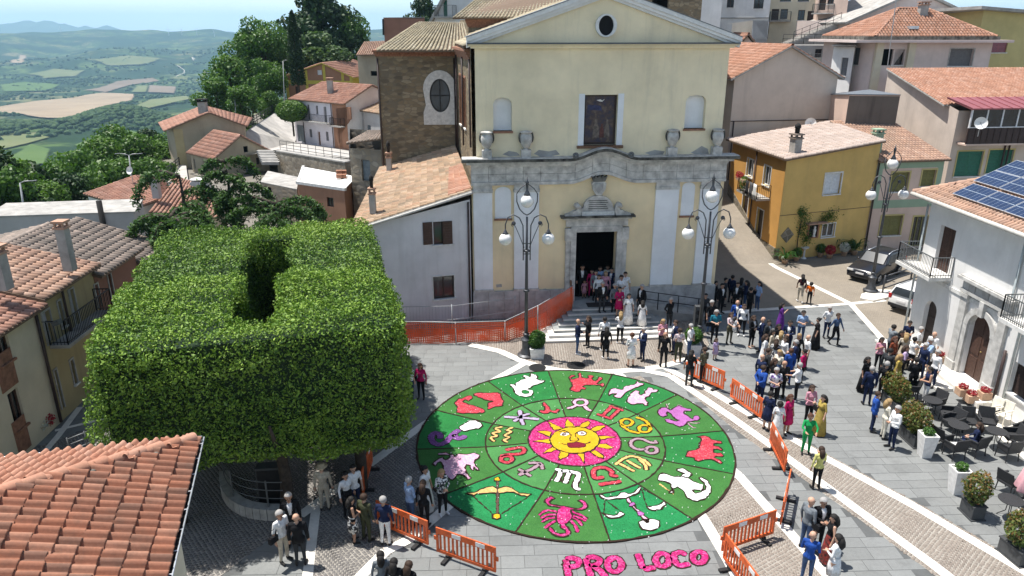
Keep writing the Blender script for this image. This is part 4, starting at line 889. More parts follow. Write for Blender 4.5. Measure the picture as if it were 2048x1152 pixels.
bt=solid('stone_tower','dark weathered stone tower rising behind the right half of the pediment',[v2(P(1285,30,56)),v2(P(1402,30,58)),v2(P(1402,30,58))+Vector((1,6,0)),v2(P(1285,30,56))+Vector((0,7,0))],8,19,'rubble',cat='tower')
bt.win(0,(1305,-8,1336,27),'open',name='belfry_opening');bt.walls_done()
sA,sB=Z(716,662),fpq(-.10,.02);sB=v2(sB);sA=v2(sA);sdir=(sB-sA).normalized();sn=Vector((-sdir.y,sdir.x,0))
q=[P(700,459,34.7),P(945,381,36.6),P(911,292,45.2),P(760,336,45.0)]
sh=House('side_house','lilac-white lean-to house joined to the left of the church',[sA,sB,v2(q[2])-sn*.1,v2(q[3])+sdir*.45-sn*.1],0,[5.42,6.62,7.7,6.75],'side_white')
sh.win(0,(866,444,905,487),'glass',frame='wood_dark',mull=1,trim=None);sh.win(0,(866,554,909,595),'glass',frame='wood_dark',mull=1,trim='stone_white',tw=.06)
plain('curtain_red',(.16,.03,.025),.8)
for(x0,y0,x1,y1)in((845,445,865.5,488),(884.5,443,905,487)):
 u0,z0,u1,z1=sh.rect(0,(x0,y0,x1,y1));mb=sh.prm(0,u0,u1,z0,z1,.01,.06);w=mb.build('shutter','wood_brown',sh.root)
 for k in range(9):sh.prm(0,u0+.05,u1-.05,z0+(z1-z0)*(k+.15)/9,z0+(z1-z0)*(k+.75)/9,.055,.075).build('slat','wood_brown',w)
sh.walls_done()
q=[P(700,459,34.7),P(945,381,36.6),P(911,292,45.2),P(760,336,45.0)]
ro=tiles(sh.root,q[3],q[0],q[1],q[2],'tile_old',.25,.40,edge='eave_pale')
def qpt(s,t):return(q[0].lerp(q[1],s)).lerp(q[3].lerp(q[2],s),t)
tl_=[qpt(.80,.02),qpt(.995,.02),qpt(.995,.52),qpt(.86,.52)]
tiles(sh.root,tl_[3],tl_[0],tl_[1],tl_[2],'tile_orange',.25,.40,name='tile_patch',lift=.05)
MB().tube([q[0]+Vector((0,-.05,-.1)),q[1]+Vector((0,-.05,-.1))],.07,8).build('gutter','eave_pale',sh.root,True)
sh.pipe(0,sh.fr(0)[3]-.12,.1,6.5)
for(x,y,w,hh)in((743,438,.30,1.25),(786,336,.30,1.0)):
 t=.12 if y>400 else.86;s_=.16 if y>400 else.16;p=qpt(s_,t)-Vector((0,0,.2));c=chimney(sh.root,p,w,w,hh,'concrete',pot=True)
plain('shrub_pot',(.45,.43,.38),.9)
stp=empty('church_steps',H_.pt(0,DU0,0,2));tag(stp,'wide grey stone steps rising to the church door','steps')
NS=7;rise=DZ0/NS
TOPU0,TOPU1=FU(1136,600)[0],FU(1256,600)[0]
for k in range(NS):
 zt=DZ0-rise*k;ext=.36*k;u0,u1,o=TOPU0-.30*k,TOPU1+.34*k,1.55+.36*k
 if k:zt-=0
 inner_o=.18 if k==0 else 1.55+.36*(k-1)-.05
 mb=MB()
 if k==0:H_.prm(0,u0,u1,0.02,zt-.005,.18,o,mb)
 else:
  H_.prm(0,u0,u1,.02,zt-.005,inner_o,o,mb);H_.prm(0,u0,TOPU0-.30*(k-1)+.03,.02,zt-.006,.18,inner_o-.002,mb);H_.prm(0,TOPU1+.34*(k-1)-.03,u1,.02,zt-.0065,.18,inner_o-.002,mb)
 so_=mb.build('step','step_pale' if k>=NS-2 else 'step_stone',stp,bevel=.015)  # two lowest steps painted paler for the sun that reaches them
 H_.prm(0,u0-.012,u1+.012,zt-.042,zt-.001,o-.10,o+.018).build('lit_edge','step_pale',so_)  # pale strip added so each step edge reads as lit
plain('mat_dark',(.03,.028,.028),.95)
dmh=H_.prm(0,DU0+.55,DU0+2.0,DZ0-.004,DZ0+.012,.55,1.2).build('doormat','mat_dark');tag(dmh,'dark doormat on the landing before the church door','doormat')
H_.prm(0,DU0-.02,DU1+.02,DZ0-.1,DZ0+.004,-.5,.19).build('threshold','step_stone',stp)
ru0,ru1=TOPU1-.05,CW-.2;rp=empty('access_ramp',H_.pt(0,ru0,0,1));tag(rp,'dark ramp with black handrail along the right of the church facade','ramp')
mb=MB();v=[H_.pt(0,u,z,o)for o in(.20,1.45)for u,z in((ru0,.03),(ru1,.03),(ru1,.16),(ru0,DZ0-.02))];mb.add(v,[(0,3,2,1),(4,5,6,7),(0,1,5,4),(1,2,6,5),(2,3,7,6),(3,0,4,7)]);mb.build('slope','concrete',rp)
def rail(parent,pts,hgt,mat='iron_black',posts=None,rails=(1.0,.55),r=.025):
 mb=MB();up=Vector((0,0,1))
 for f in rails:mb.tube([p+up*hgt*f for p in pts],r,6)
 mb.build('handrail',mat,parent,True)
 for p in(posts or pts):MB().tube([p,p+up*(hgt+.02)],r*1.1,6).build('post',mat,parent,True)
pts=[H_.pt(0,lerp(ru0+.2,ru1,t),lerp(DZ0,.12,t),1.40)for t in(0,.25,.5,.75,1)];rail(rp,pts,.95)
m,nt,b=nt_of('orange_net');v=wpos(nt)
b.inputs['Base Color'].default_value=(.72,.10,.02,1);b.inputs['Roughness'].default_value=.6
fn=empty('safety_fence',Z(905,690));tag(fn,'orange plastic mesh hung on metal fence panels left of the church steps','fence',None)
FP=[Z(800,688),Z(912,688),Z(1010,683),Z(1075,668)];FP2=H_.pt(0,TOPU0+.05,0,1.2)
top=[Z(800,688)+Vector((0,0,1.15)),Z(912,688)+Vector((0,0,1.1)),Z(1010,683)+Vector((0,0,1.05)),Z(1075,668)+Vector((0,0,1.5)),FP2+Vector((0,0,2.1))]
bot=[p.copy()for p in FP]+[FP2+Vector((0,0,.65))]
for p in bot[:4]:p.z=.05
def net(name,A,B,nx,ny,w):
 """a knotted mesh: warp and weft of flat straps, sagging a little"""
 mb=MB();acc=[0]
 for a_,b_ in zip(A[:-1],A[1:]):acc.append(acc[-1]+(b_-a_).length)
 def at_(L,s):
  d=s*acc[-1];k=max(0,min(len(L)-2,next((i for i in range(len(acc)-1)if d<=acc[i+1]),len(L)-2)));f=(d-acc[k])/max(1e-6,acc[k+1]-acc[k]);return L[k].lerp(L[k+1],f)
 g=lambda i,j:at_(A,i/nx).lerp(at_(B,i/nx),j/ny)+Vector((0,.05*math.sin(i*.21+j*.5)+.03*math.sin(i*.9),-.05*math.sin(i*.17)*(1-j/ny)))
 G=[[g(i,j)for j in range(ny+1)]for i in range(nx+1)]
 for i in range(nx+1):
  for j in range(ny):
   a_,b_=G[i][j],G[i][j+1];t=(G[min(nx,i+1)][j]-G[max(0,i-1)][j]).normalized()*w;mb.quad(a_-t,a_+t,b_+t,b_-t)
 for j in range(ny+1):
  for i in range(nx):
   a_,b_=G[i][j],G[i+1][j];t=Vector((0,0,w));mb.quad(a_-t,b_-t,b_+t,a_+t)
 return mb.build(name,'orange_net',fn)
net('mesh',bot,top,96,11,.020);net('mesh_fold',[p+Vector((0,.12,.02))for p in bot],[p.lerp(q_,.62)+Vector((0,.14,0))for p,q_ in zip(bot,top)],84,7,.019)
for p,q_ in zip(bot,top):MB().tube([p-Vector((0,0,.04)),q_+Vector((0,0,.1))],.03,6).build('post','iron_light',fn,True)
for f in(1.0,):
 mb=MB();mb.tube([p+Vector((0,.03,.06))for p in top],.022,6);mb.build('top_tube','iron_light',fn,True)
for k in range(2):MB().tube([bot[-1]+Vector((-.02,.08+k*.2,-.2)),top[-1]+Vector((-.12,.08+k*.2,.25))],.05,6).build('wood_prop','wood_warm',fn,True)
fg=empty('wire_fence',Z(800,668));tag(fg,'grey wire fence panels between the orange mesh and the side house','fence')
wp=[Z(790,668),Z(905,666),Z(1030,648)];mb=MB()
for a_,b_ in zip(wp[:-1],wp[1:]):
 for z_ in(.1,.75,1.5):mb.tube([a_+Vector((0,0,z_)),b_+Vector((0,0,z_))],.02,5)
 n=int((b_-a_).length/.16)
 for k in range(n+1):c=a_.lerp(b_,k/n);mb.tube([c+Vector((0,0,.1)),c+Vector((0,0,1.5))],.007,4)
mb.build('wire_panel','iron_light',fg)
for p in wp:MB().tube([p,p+Vector((0,0,1.6))],.03,6).build('post','iron_light',fg,True)
# ==== houses
stucco('wall_white',(.74,.73,.71),(.42,.40,.37),.30);stucco('wall_cream',(.66,.60,.46),(.36,.33,.27),.34);stucco('wall_yellow',(.62,.425,.15),(.34,.24,.12),.34);stucco('wall_orange',(.56,.30,.085),(.36,.2,.09),.2);stucco('wall_pink',(.64,.49,.41),(.36,.29,.25),.22)
stucco('wall_green',(.30,.40,.29),(.2,.22,.18),.2);stucco('wall_beige',(.57,.49,.42),(.27,.23,.20),.4);stucco('wall_stained',(.16,.135,.115),(.045,.04,.036),.8);stucco('wall_rose',(.66,.56,.52),(.38,.32,.30),.3);stucco('wall_ochre',(.52,.44,.20),(.30,.26,.15),.25);stucco('wall_grey',(.44,.43,.42),(.28,.27,.26),.35);stucco('wall_olive',(.37,.325,.24),(.16,.14,.11),.55)
stucco('wall_redbrown',(.24,.125,.09),(.13,.08,.06),.4);stucco('wall_lilac',(.62,.60,.64),(.42,.40,.40),.3);stucco('wall_sun_yellow',(.50,.43,.08),(.36,.3,.1),.2);stucco('wall_old_yellow',(.42,.35,.20),(.17,.14,.10),.55);stucco('wall_brick',(.33,.18,.115),(.16,.10,.07),.5)
masonry('stone_wall',[(.23,.19,.14),(.30,.26,.20),(.18,.15,.115),(.35,.31,.25)],(.22,.195,.16),1.6,(1,1,1.6),.35);masonry('stone_plinth',[(.15,.13,.10),(.21,.18,.13),(.11,.10,.08)],(.25,.22,.18),2.0,(1,1,1.2),.2)
plain('metal_red',(.30,.10,.11),.5,.2);plain('panel_frame',(.62,.65,.68),.35,.6);plain('panel_blue',(.014,.028,.075),.22,0,var=.15,scale=2,spec=.8);plain('cell_line',(.30,.36,.42),.4);plain('balustrade',(.045,.026,.024),.6,scale=10,var=.3);plain('awning_white',(.82,.82,.80),.7)
plain('portal_stone',(.50,.49,.465),.85,var=.2,scale=3,bmp=.3)
def at2(x,y,Y):return v2(P(x,y,Y))
def gutter(h,a,b,mat='eave_pale',r=.08):return MB().tube([a,b],r,8).build('gutter',mat,h.root,True)
FC=Vector((20.0,33.9,0));ND=Vector((.037,-.9993,0));NE_=Vector((.9993,.037,0));LW=15.5
wh=House('white_house','white house with balconies, arched stone portal and solar panels on its tiled roof',[FC,FC+ND*LW,FC+ND*LW+NE_*11,FC+NE_*11],0,7.42,'wall_white',reveal=.22)
sd=wh.rect(0,(1883,449,1894,551));wh.win(0,uz=sd,kind='shutter',leaf='wood_brown',name='balcony_door',trim=None,sill=None)
uB=wh.pick(0,1998,640,1.0)[0];zb=sd[1]
wh.win(0,uz=(uB+.9,zb,uB+1.95,zb+2.45),kind='shutter',leaf='wood_brown',name='balcony_door',sill=None)
ad=(wh.pick(0,1855,604)[0],wh.pick(0,1862,690)[0]);za=wh.pick(0,1866,603)[1];wh.win(0,uz=(1.05,.30,1.98,2.65),kind='door',leaf='wood_dark',label='small arched brown door of the white house')
pu0,pu1=wh.pick(0,1918,744)[0],wh.pick(0,1953,758)[0];pzt=wh.pick(0,1948,620)[1];pu1=max(pu1,pu0+1.5)
wh.win(0,uz=(pu0,.30,pu1,pzt),kind='gate',leaf='wood_brown',label='tall arched wooden portal door')
lv=wh.pick(0,2030,722);wh.win(0,uz=(lv[0],lv[1]-1.35,lv[0]+1.1,lv[1]),kind='shutter',leaf='wood_dark')
wh.walls_done()
def arch_spandrels(h,i,u0,u1,zt,rise,o0,o1,mat,parent,n=8):
 c=(u0+u1)/2;r=(u1-u0)/2
 for s_ in(-1,1):
  arc=[(c+s_*r*math.cos(a),zt-rise+rise*math.sin(a))for a in[math.pi/2*k/n for k in range(n+1)]];pts=[(c+s_*r,zt)]+arc
  mb=MB();k=len(pts);V=[h.pt(i,u,z,o)for o in(o0,o1)for u,z in pts];f=[(0,j,j+1)for j in range(1,k-1)];mb.add(V,[tuple(x+k for x in t)for t in f]+[t[::-1]for t in f]+[(j,(j+1)%k,(j+1)%k+k,j+k)for j in range(k)]);mb.build('spandrel',mat,parent)
arch_spandrels(wh,0,1.05,1.98,2.65,.45,-.21,-.001,'wall_white',wh.root);arch_spandrels(wh,0,pu0,pu1,pzt,(pu1-pu0)/2*.95,-.21,.03,'stone_white',wh.root)
pc=(pu0+pu1)/2;pr=(pu1-pu0)/2
po=wh.prm(0,pu0-.75,pu0-.30,.30,pzt+.55,-.01,.16).build('portal_pilaster','portal_stone',wh.root);wh.prm(0,pu1+.30,pu1+.75,.30,pzt+.55,-.01,.16).build('portal_pilaster','portal_stone',wh.root)
for a_ in(pu0-.80,pu1+.25):wh.prm(0,a_,a_+.55,pzt+.40,pzt+.58,-.01,.22).build('portal_capital','portal_stone',wh.root);wh.prm(0,a_-.02,a_+.57,.28,.70,-.01,.22).build('portal_base','portal_stone',wh.root)
wh.prm(0,pu0-.85,pu1+.85,pzt+.60,pzt+.75,-.01,.20).build('architrave','portal_stone',wh.root)
for k in range(7):
 w_=(pu1-pu0+1.6)/7;wh.prm(0,pu0-.80+w_*k+.01,pu0-.80+w_*(k+1)-.01,pzt+.76,pzt+1.16,-.01,.15+.03*(k%2)).build('frieze_block','stone_grey' if k%2 else 'portal_stone',wh.root)
wh.prm(0,pu0-1.0,pu1+1.0,pzt+1.17,pzt+1.30,-.01,.34).build('portal_cornice','portal_stone',wh.root);wh.prm(0,pu0-.9,pu1+.9,pzt+1.30,pzt+1.36,-.01,.28).build('portal_capping','portal_stone',wh.root)
mb=MB();n=14
V=[wh.pt(0,pc+r_*math.cos(a),pzt-pr*.95+r_*.95*math.sin(a),o)for o in(.0,.13)for r_ in(pr,pr+.28)for a in[math.pi*k/n for k in range(n+1)]]
q=n+1;mb.add(V,[(2*q+k,2*q+k+1,3*q+k+1,3*q+k)[::-1]for k in range(n)]+[(q+k,q+k+1,3*q+k+1,3*q+k)for k in range(n)]+[(k,k+1,2*q+k+1,2*q+k)[::-1]for k in range(n)]);mb.build('archivolt','portal_stone',wh.root)
wh.prm(0,pc-.14,pc+.14,pzt-.05,pzt+.62,.0,.24).build('keystone','portal_stone',wh.root)
for a_ in(pu0-.30,pu1+.02):wh.prm(0,a_,a_+.28,.30,pzt-pr*.95,-.01,.12).build('portal_jamb','portal_stone',wh.root)
wh.balcony(0,sd[0]-1.35,sd[2]+.35,zb,1.05,'iron_grey','stone_white',.95,.11,.16);wh.balcony(0,uB,uB+3.2,zb,1.05,'iron_grey','stone_white',.95,.11,.16)
E_=hip_roof(wh,0,7.80,7.80+5.5*.50,'tile_brown',ov=.62,tw=.22,tl=.36)
E_z=E_[0].z
gutter(wh,E_[0]+Vector((-.06,0,-.06)),E_[1]+Vector((-.06,0,-.06)),'eave_pale',.10)
for k in range(3):wh.prm(0,-.1,LW,7.10+.11*k,7.20+.11*k,.0,.10+.12*k).build('eave_moulding','wall_white',wh.root)
wh.prm(0,-.02,LW,3.62,3.80,.0,.05).build('string_course','stone_white',wh.root)
for u_,mt in((-.10,'grey_pipe'),(wh.pick(0,1978,800)[0],'grey_pipe'),(wh.pick(0,2008,805)[0],'grey_pipe')):wh.pipe(0,u_,.3,7.0,mt,.05)
wh.pipe(0,wh.pick(0,1990,803)[0],.3,2.5,'dark_pipe',.06)
sl=(7.80+5.5*.5-E_z)/(5.5+.62);e_in=NE_+Vector((0,0,sl));e_in.normalize();pn=ND.cross(e_in).normalized();pn=pn if pn.z>0 else-pn
def roofpick(x,y,lift=.16):
 r_=Vector(ray(x,y));o=E_[0]+pn*lift-Vector((0,0,CAM_H));t=o.dot(pn)/r_.dot(pn);w_=r_*t+Vector((0,0,CAM_H))-E_[0];return w_.dot(ND),w_.dot(e_in)
def panel(u,v,W,Hh):
 c=E_[0]+pn*.16;f=lambda a,b_,o=0:c+ND*a+e_in*b_+pn*o
 def bx(a0,a1,b0,b1,o0,o1):return MB().add([f(a,b_,o)for o in(o0,o1)for a,b_ in((a0,b0),(a1,b0),(a1,b1),(a0,b1))],[(0,3,2,1),(4,5,6,7),(0,1,5,4),(1,2,6,5),(2,3,7,6),(3,0,4,7)])
 p=bx(u,u+W,v,v+Hh,0,.035).build('solar_panel','panel_frame',wh.root);g=bx(u+.03,u+W-.03,v+.03,v+Hh-.03,.03,.040).build('cell_sheet','panel_blue',p)
 mb=MB()
 for k in range(1,6):q_=bx(u+W*k/6-.004,u+W*k/6+.004,v+.03,v+Hh-.03,.039,.0415);mb.add(q_.v,q_.f)
 q_=bx(u+.03,u+W-.03,v+Hh/2-.012,v+Hh/2+.012,.039,.0425);mb.add(q_.v,q_.f);mb.build('cell_lines','cell_line',p)
ua,va=roofpick(1905,388);ub,vb=roofpick(1947,362);vb=max(vb,va+1.12)
for k in range(7):
 panel(ua+k*1.72,va,1.68,1.0);panel(ub+k*1.72,vb,1.68,1.0);panel(ub+k*1.72,vb+1.02,1.68,1.0)
 if k:panel(ub+.7+k*1.72,vb+2.3,1.68,1.0)
tp=wh.pick(0,1958,815,.9)[0];te=empty('terrace_steps',wh.pt(0,.5,0,.8));tag(te,'pale stone terrace and step along the foot of the white house','steps')
wh.prm(0,.35,tp,.012,.30,.005,1.0).build('terrace','step_pale',te,bevel=.02);wh.prm(0,.2,tp-1.6,.012,.15,1.002,1.7).build('step','step_pale',te,bevel=.02)
pv_=sheet('pavement',[tuple(wh.pt(0,tp,0,.01)[:2]),tuple(wh.pt(0,tp,0,1.4)[:2]),tuple(wh.pt(0,LW,0,2.0)[:2]),tuple(wh.pt(0,LW,0,.01)[:2])],.030,'travertine','pale stone pavement before the white house where the cafe chairs stand')
A,B=v2(Z(1548,523)),v2(Z(1726,501));C=Vector((16.93,56.04,0));D=v2(P(1655,243,58))
yh=House('yellow_house','yellow house with a pale tiled lean-to roof and pots along its wall',[A,B,D,C],0,[6.98,7.74,8.05,6.95],'wall_yellow')
yh.win(0,(1652,348,1678,387),'shutter',leaf='blind_white',trim='stone_white',tw=.10)
yh.win(0,(1646,448,1667,472),'glass',frame='frame_white',mull=1,trim='frame_white',tw=.05)
lw=lambda u0,z0,u1,z1,**kw:yh.win(3,uz=(u0,z0,u1,z1),**kw)
Ls=yh.fr(3)[3]
def wpx(u,z):return proj(*yh.pt(3,u,z))
for px_,kd,nm in(((1496,316,1505,356),'glass',None),((1530,330,1539,374),'glass',None)):
 r_=yh.rect(3,px_);yh.win(3,uz=(r_[0],r_[1],r_[0]+max(.75,r_[2]-r_[0]),r_[3]),kind='glass',trim='stone_white',tw=.08,frame='frame_white')
for px_ in((1515,424,1524,482),(1487,388,1500,440)):
 r_=yh.rect(3,px_);yh.win(3,uz=(r_[0],r_[1],r_[0]+1.0,r_[1]+2.1),kind='door',leaf='wood_dark',trim='stone_white',tw=.08)
yh.walls_done(['wall_yellow'])
wo=MB();a_,d_,n_,L_=yh.fr(3)
hs=yh.holes[3];loops=[[Vector((u,z,0))for u,z in((.0,0.9),(L_,.0),(L_,6.96),(.0,6.93))]]+[[Vector((u,z,0))for u,z in((a0,b0),(a1,b0),(a1,b1),(a0,b1))]for a0,b0,a1,b1 in hs]
flat=[p for l in loops for p in l];fs=[]
for t in tessellate_polygon(loops):
 A1,B1,C1=[flat[k]for k in t];fs.append(tuple(t)if(B1-A1).cross(C1-A1).z>0 else(t[0],t[2],t[1]))
wo.add([yh.pt(3,p.x,p.y,.012)for p in flat],fs);wo.build('orange_render','wall_orange',yh.root)
yh.prm(3,L_-2.6,L_,0,.95,.0,.06).build('stone_base','stone_plinth',yh.root);yh.prm(0,.0,.30,0,.9,.0,.05).build('stone_base','stone_plinth',yh.root)
mb=MB();mb.add([yh.pt(3,u,z,o)for o in(.0,.05)for u,z in((0,0),(L_-2.6,0),(L_-2.6,.95),(0,3.6))],[(0,3,2,1),(4,5,6,7),(0,1,5,4),(1,2,6,5),(2,3,7,6),(3,0,4,7)]);mb.build('stone_base','stone_plinth',yh.root)
t0,t1,t2,t3=yh.pt(0,-.35,7.0,.35),yh.pt(0,yh.fr(0)[3]+.05,7.80,.35),Vector((D.x+.2,D.y,8.12)),Vector((C.x-.5,C.y+.3,6.98))
tiles(yh.root,t3,t0,t1,t2,'tile_pale',.34,.50)
cp=t0 .lerp(t1,.16).lerp(t3 .lerp(t2,.16),.12);chimney(yh.root,cp-Vector((0,0,.2)),.55,.55,1.2,'concrete',.35,'tile_grey',True)
yh.prm(0,.02,yh.fr(0)[3],3.18,3.21,.0,.02).build('cable','dark_pipe',yh.root)
bz=yh.rect(3,(1500,372,1540,372));yb_=yh.balcony(3,bz[0],bz[0]+3.4,bz[1]-.2,1.0,'iron_black','concrete',.9)
yh.pipe(3,yh.rect(3,(1517,300,1518,360))[0],.5,6.9)
u_,z_=yh.pick(0,1574,470);mb=MB();mb.add([yh.pt(0,u_+a*.55,z_+b_*.55,o)for o in(.0,.04)for a,b_ in((0,-1),(1,0),(0,1),(-1,0))],[(4,5,6,7),(0,1,5,4),(1,2,6,5),(2,3,7,6),(3,0,4,7)]);mb.build('stone_diamond','stone_plinth',yh.root)
u_,z_=yh.pick(0,1628,444);mb=MB();nc_=yh.prm(0,u_-.8,u_+.85,z_-.05,z_+.02,.0,.50).build('shrine_canopy','tile_brown',yh.root);yh.prm(0,u_-.48,u_+.5,z_-1.15,z_-.06,.0,.05).build('shrine_niche','brick_red',yh.root);yh.prm(0,u_-.34,u_+.36,z_-1.05,z_-.2,.04,.06).build('shrine_recess','dark_room',yh.root)
mb=MB();sp_c=yh.pt(0,u_,z_-1.0,.16);mb.lathe([(.10,0),(.12,.05),(.07,.12),(.10,.35),(.12,.5),(.05,.56),(.08,.64),(.07,.72),(.01,.77)],10,sp_c);st_=mb.build('statuette','white_paint',None,True);tag(st_,'small white statuette in the wall shrine of the yellow house','statuette')
KR=Vector((30.2,50.65,0));BK=B+Vector((.02,.005,0))
pk=House('pink_green_house','pink two-storey house with green bands and olive shutters',[BK,KR,KR+Vector((-1.2,6.5,0)),BK+Vector((-1.3,6.2,0))],0,6.45,'wall_pink')
pk.win(0,(1785,345,1813,383),'shutter',leaf='shutter_olive',trim='wall_ochre');pk.win(0,(1846,340,1867,372),'shutter',leaf='shutter_olive',trim='wall_ochre')
pk.win(0,(1764,432,1799,470),'shutter',leaf='shutter_olive',trim='wall_ochre');r_=pk.rect(0,(1829,430,1846,494));pk.win(0,uz=(r_[0],.12,r_[0]+1.15,2.35),kind='glass',frame='shutter_olive',mull=2,trim='wall_ochre',name='door',sill=None)
pk.walls_done()
Lp=pk.fr(0)[3]
for(z0,z1)in((5.85,6.42),(3.05,3.62)):pk.prm(0,.02,Lp-.02,z0,z1,.0,.02).build('green_band','wall_green',pk.root)
for u_ in(.0,Lp-.45):pk.prm(0,u_,u_+.45,3.62,5.85,.0,.021).build('green_band','wall_green',pk.root)
pk.pipe(0,.05,.1,6.3,'dark_pipe',.06)
e0,e1=pk.pt(0,-.1,6.40,.35),pk.pt(0,Lp+.25,6.40,.35);tiles(pk.root,e0,e1,Vector((29.3,56.8,8.25)),Vector((24.6,57.2,8.25)),'tile_brown',.24,.38)
chimney(pk.root,P(1750,306,51.2),.55,.55,1.35,'wall_green',0.1,'wall_green')
gd=Vector((math.cos(R(9)),math.sin(R(9)),0));gL=at2(1470,150,58.5);gn=Vector((-gd.y,gd.x,0));GW=8.7
ig=House('beige_house','windowless beige gable wall with orange tiles beside the church',[gL,gL+gd*GW,gL+gd*GW+gn*12,gL+gn*12],-1,11.45,'wall_beige',peaks={0:[(.5,13.65)],2:[(.5,13.65)]});ig.walls_done()
gable_roof(ig,1,11.5,13.75,'tile_orange',ov=.45,og=.3,tw=.26,tl=.4,edge='concrete')
(u_,z_)=ig.pick(0,1460,244);ig.prm(0,.0,GW,8.05,8.11,.0,.06).build('cable_tray','dark_pipe',ig.root);ig.pipe(0,.25,2,8.1)
q0,q1=Vector((31.9,53,0)),Vector((50,55.0,0));q3=Vector((32.6,65.5,0));q2=Vector((50,67,0))
lh=House('sunroom_house','beige and pink house with glazed sunroom, brown balustrade and green shutters',[q0,q1,q2,q3],0,[9.45,9.45,11.6,11.6],'wall_beige',peaks={})
lh.win(0,(1917,303,1957,352),'shutter',leaf='shutter_green',trim='wall_ochre');lh.win(0,(1980,300,2018,346),'shutter',leaf='shutter_green',trim='wall_ochre');lh.walls_done()
zs0=lh.pick(0,1940,288,.9)[1];zs1=lh.pick(0,1940,256,.9)[1];zs2=lh.pick(0,1940,217,.9)[1]
lh.prm(0,.3,17,zs0-.12,zs0,.0,1.0).build('balcony_slab','wall_pink',lh.root);lh.prm(0,-.02,17.9,0,zs0-.13,.0,.03).build('pink_render','wall_pink',lh.root)if False else None
lh.prm(0,.3,17,zs0,zs1,.85,.95).build('balustrade','balustrade',lh.root)
for k in range(34):lh.prm(0,.35+k*.49,.42+k*.49,zs0,zs1,.955,.98).build('baluster','wood_dark',lh.root)
sr_=lh.prm(0,.3,17,zs1,zs1+.06,.8,1.0).build('sunroom','frame_white',lh.root);lh.prm(0,.3,17,zs2-.06,zs2,.8,1.0).build('top_rail','frame_white',sr_)
for k in range(15):
 u_=.3+k*1.19;lh.prm(0,u_,u_+.09,zs1+.06,zs2-.06,.84,.96).build('mullion','frame_white',sr_);lh.prm(0,u_+.09,u_+1.19,zs1+.06,zs2-.06,.88,.90).build('pane','glass_dark',sr_)
rt=MB();rr0=[lh.pt(0,.1,zs2+.02,1.15),lh.pt(0,17.5,zs2+.02,1.15),lh.pt(0,17.5,zs2+.55,-1.6),lh.pt(0,.1,zs2+.55,-1.6)];deck(rt,rr0,.10);rm=rt.build('sunroom_roof','metal_red',lh.root)
for k in range(24):a_=rr0[0].lerp(rr0[1],k/23);b_=rr0[3].lerp(rr0[2],k/23);MB().bar(a_+Vector((0,0,.03)),b_+Vector((0,0,.03)),.04,.04).build('seam','metal_red',rm)
tiles(lh.root,lh.pt(0,-.2,9.72,-1.4),lh.pt(0,18,9.72,-1.4),q2+Vector((0,0,11.75)),q3+Vector((-.2,0,11.75)),'tile_orange',.27,.42,edge='concrete')
lh.pipe(0,4.15,1,zs0,'dark_pipe',.06);lh.pipe(0,4.5,1,zs0,'dark_pipe',.06)
s0=at2(1697,200,56.5);s1=at2(1799,200,56.0);s3=at2(1660,200,60)
an=House('stained_annex','squat annex with a dark streaked wall behind the pink and green house',[s0,s1,s1+Vector((0,5,0)),s3],3,[10.28,10.28,10.28,10.0],'wall_pink');an.walls_done()
an.prm(0,.02,an.fr(0)[3]-.02,8.0,10.2,.0,.015).build('streaked_face','wall_stained',an.root);mb=MB();deck(mb,[an.pt(0,-.1,10.34,.1),an.pt(0,an.fr(0)[3],10.34,.1),s1+Vector((0,5,10.34)),s3+Vector((-.1,0,10.06))],.06);mb.build('coping','lead',an.root)
mh=House('hip_roof_house','pinkish house with a hipped orange roof, loggia and dark gridded window',[Vector((33.2,70,0)),Vector((44.2,70.3,0)),Vector((44.6,80,0)),Vector((31.6,77.5,0))],4,13.85,'wall_rose',reveal=.3)
mh.win(0,(1902,98,1942,132),'blind',leaf='shutter_grey',trim='stone_grey');mh.win(0,(1766,98,1786,131),'open');mh.win(0,(1788,98,1805,130),'glass',frame='wood_dark');mh.win(3,(1702,95,1716,130),'shutter',leaf='shutter_grey');mh.walls_done()
mb=MB();deck(mb,[Vector((31.0,68.9,14.05)),Vector((45.4,69.2,14.05)),Vector((45.6,81,14.05)),Vector((30.4,78.5,14.05))],.22);mb.build('eave_slab','wall_rose',mh.root)
mb=MB();deck(mb,[Vector((32.0,69.7,14.36)),Vector((44.6,70.0,14.36)),Vector((44.8,80.2,14.36)),Vector((31.4,77.9,14.36))],.3);mb.build('eave_fascia','mossy_stone',mh.root)
hip_roof(mh,0,14.42,16.85,'tile_orange',ov=.15,tw=.30,tl=.42,inset=4.6)
chimney(mh.root,P(1839,60,73.5),.75,.6,2.2,'concrete')
for k,x in enumerate((1748,1812)):mh.prm(0,mh.pick(0,x,110)[0],mh.pick(0,x,110)[0]+.65,4,13.85,.0,.35).build('pier','wall_cream',mh.root)
MB().box(36.6,37.4,70.8,71.4,15.0,15.25).build('skylight','panel_frame',mh.root)
mp=MB().tube([P(1775,132,66),P(1795,-20,66)],.04,5).build('aerial_mast','iron_light');tag(mp,'thin metal aerial mast standing before the hipped roof','mast')
nh=House('ochre_house','tall ochre yellow house at the upper right corner',[at2(1968,20,79),at2(2190,20,83),at2(2190,20,83)+Vector((0,10,0)),at2(1968,20,79)+Vector((-2.4,9,0))],0,[17.0,16.4,16.4,16.6],'wall_ochre')
nh.win(0,(1986,80,2012,105),'shutter',leaf='metal_red',trim=None);nh.win(0,(1972,151,1999,173),'shutter',leaf='wood_dark');nh.walls_done()
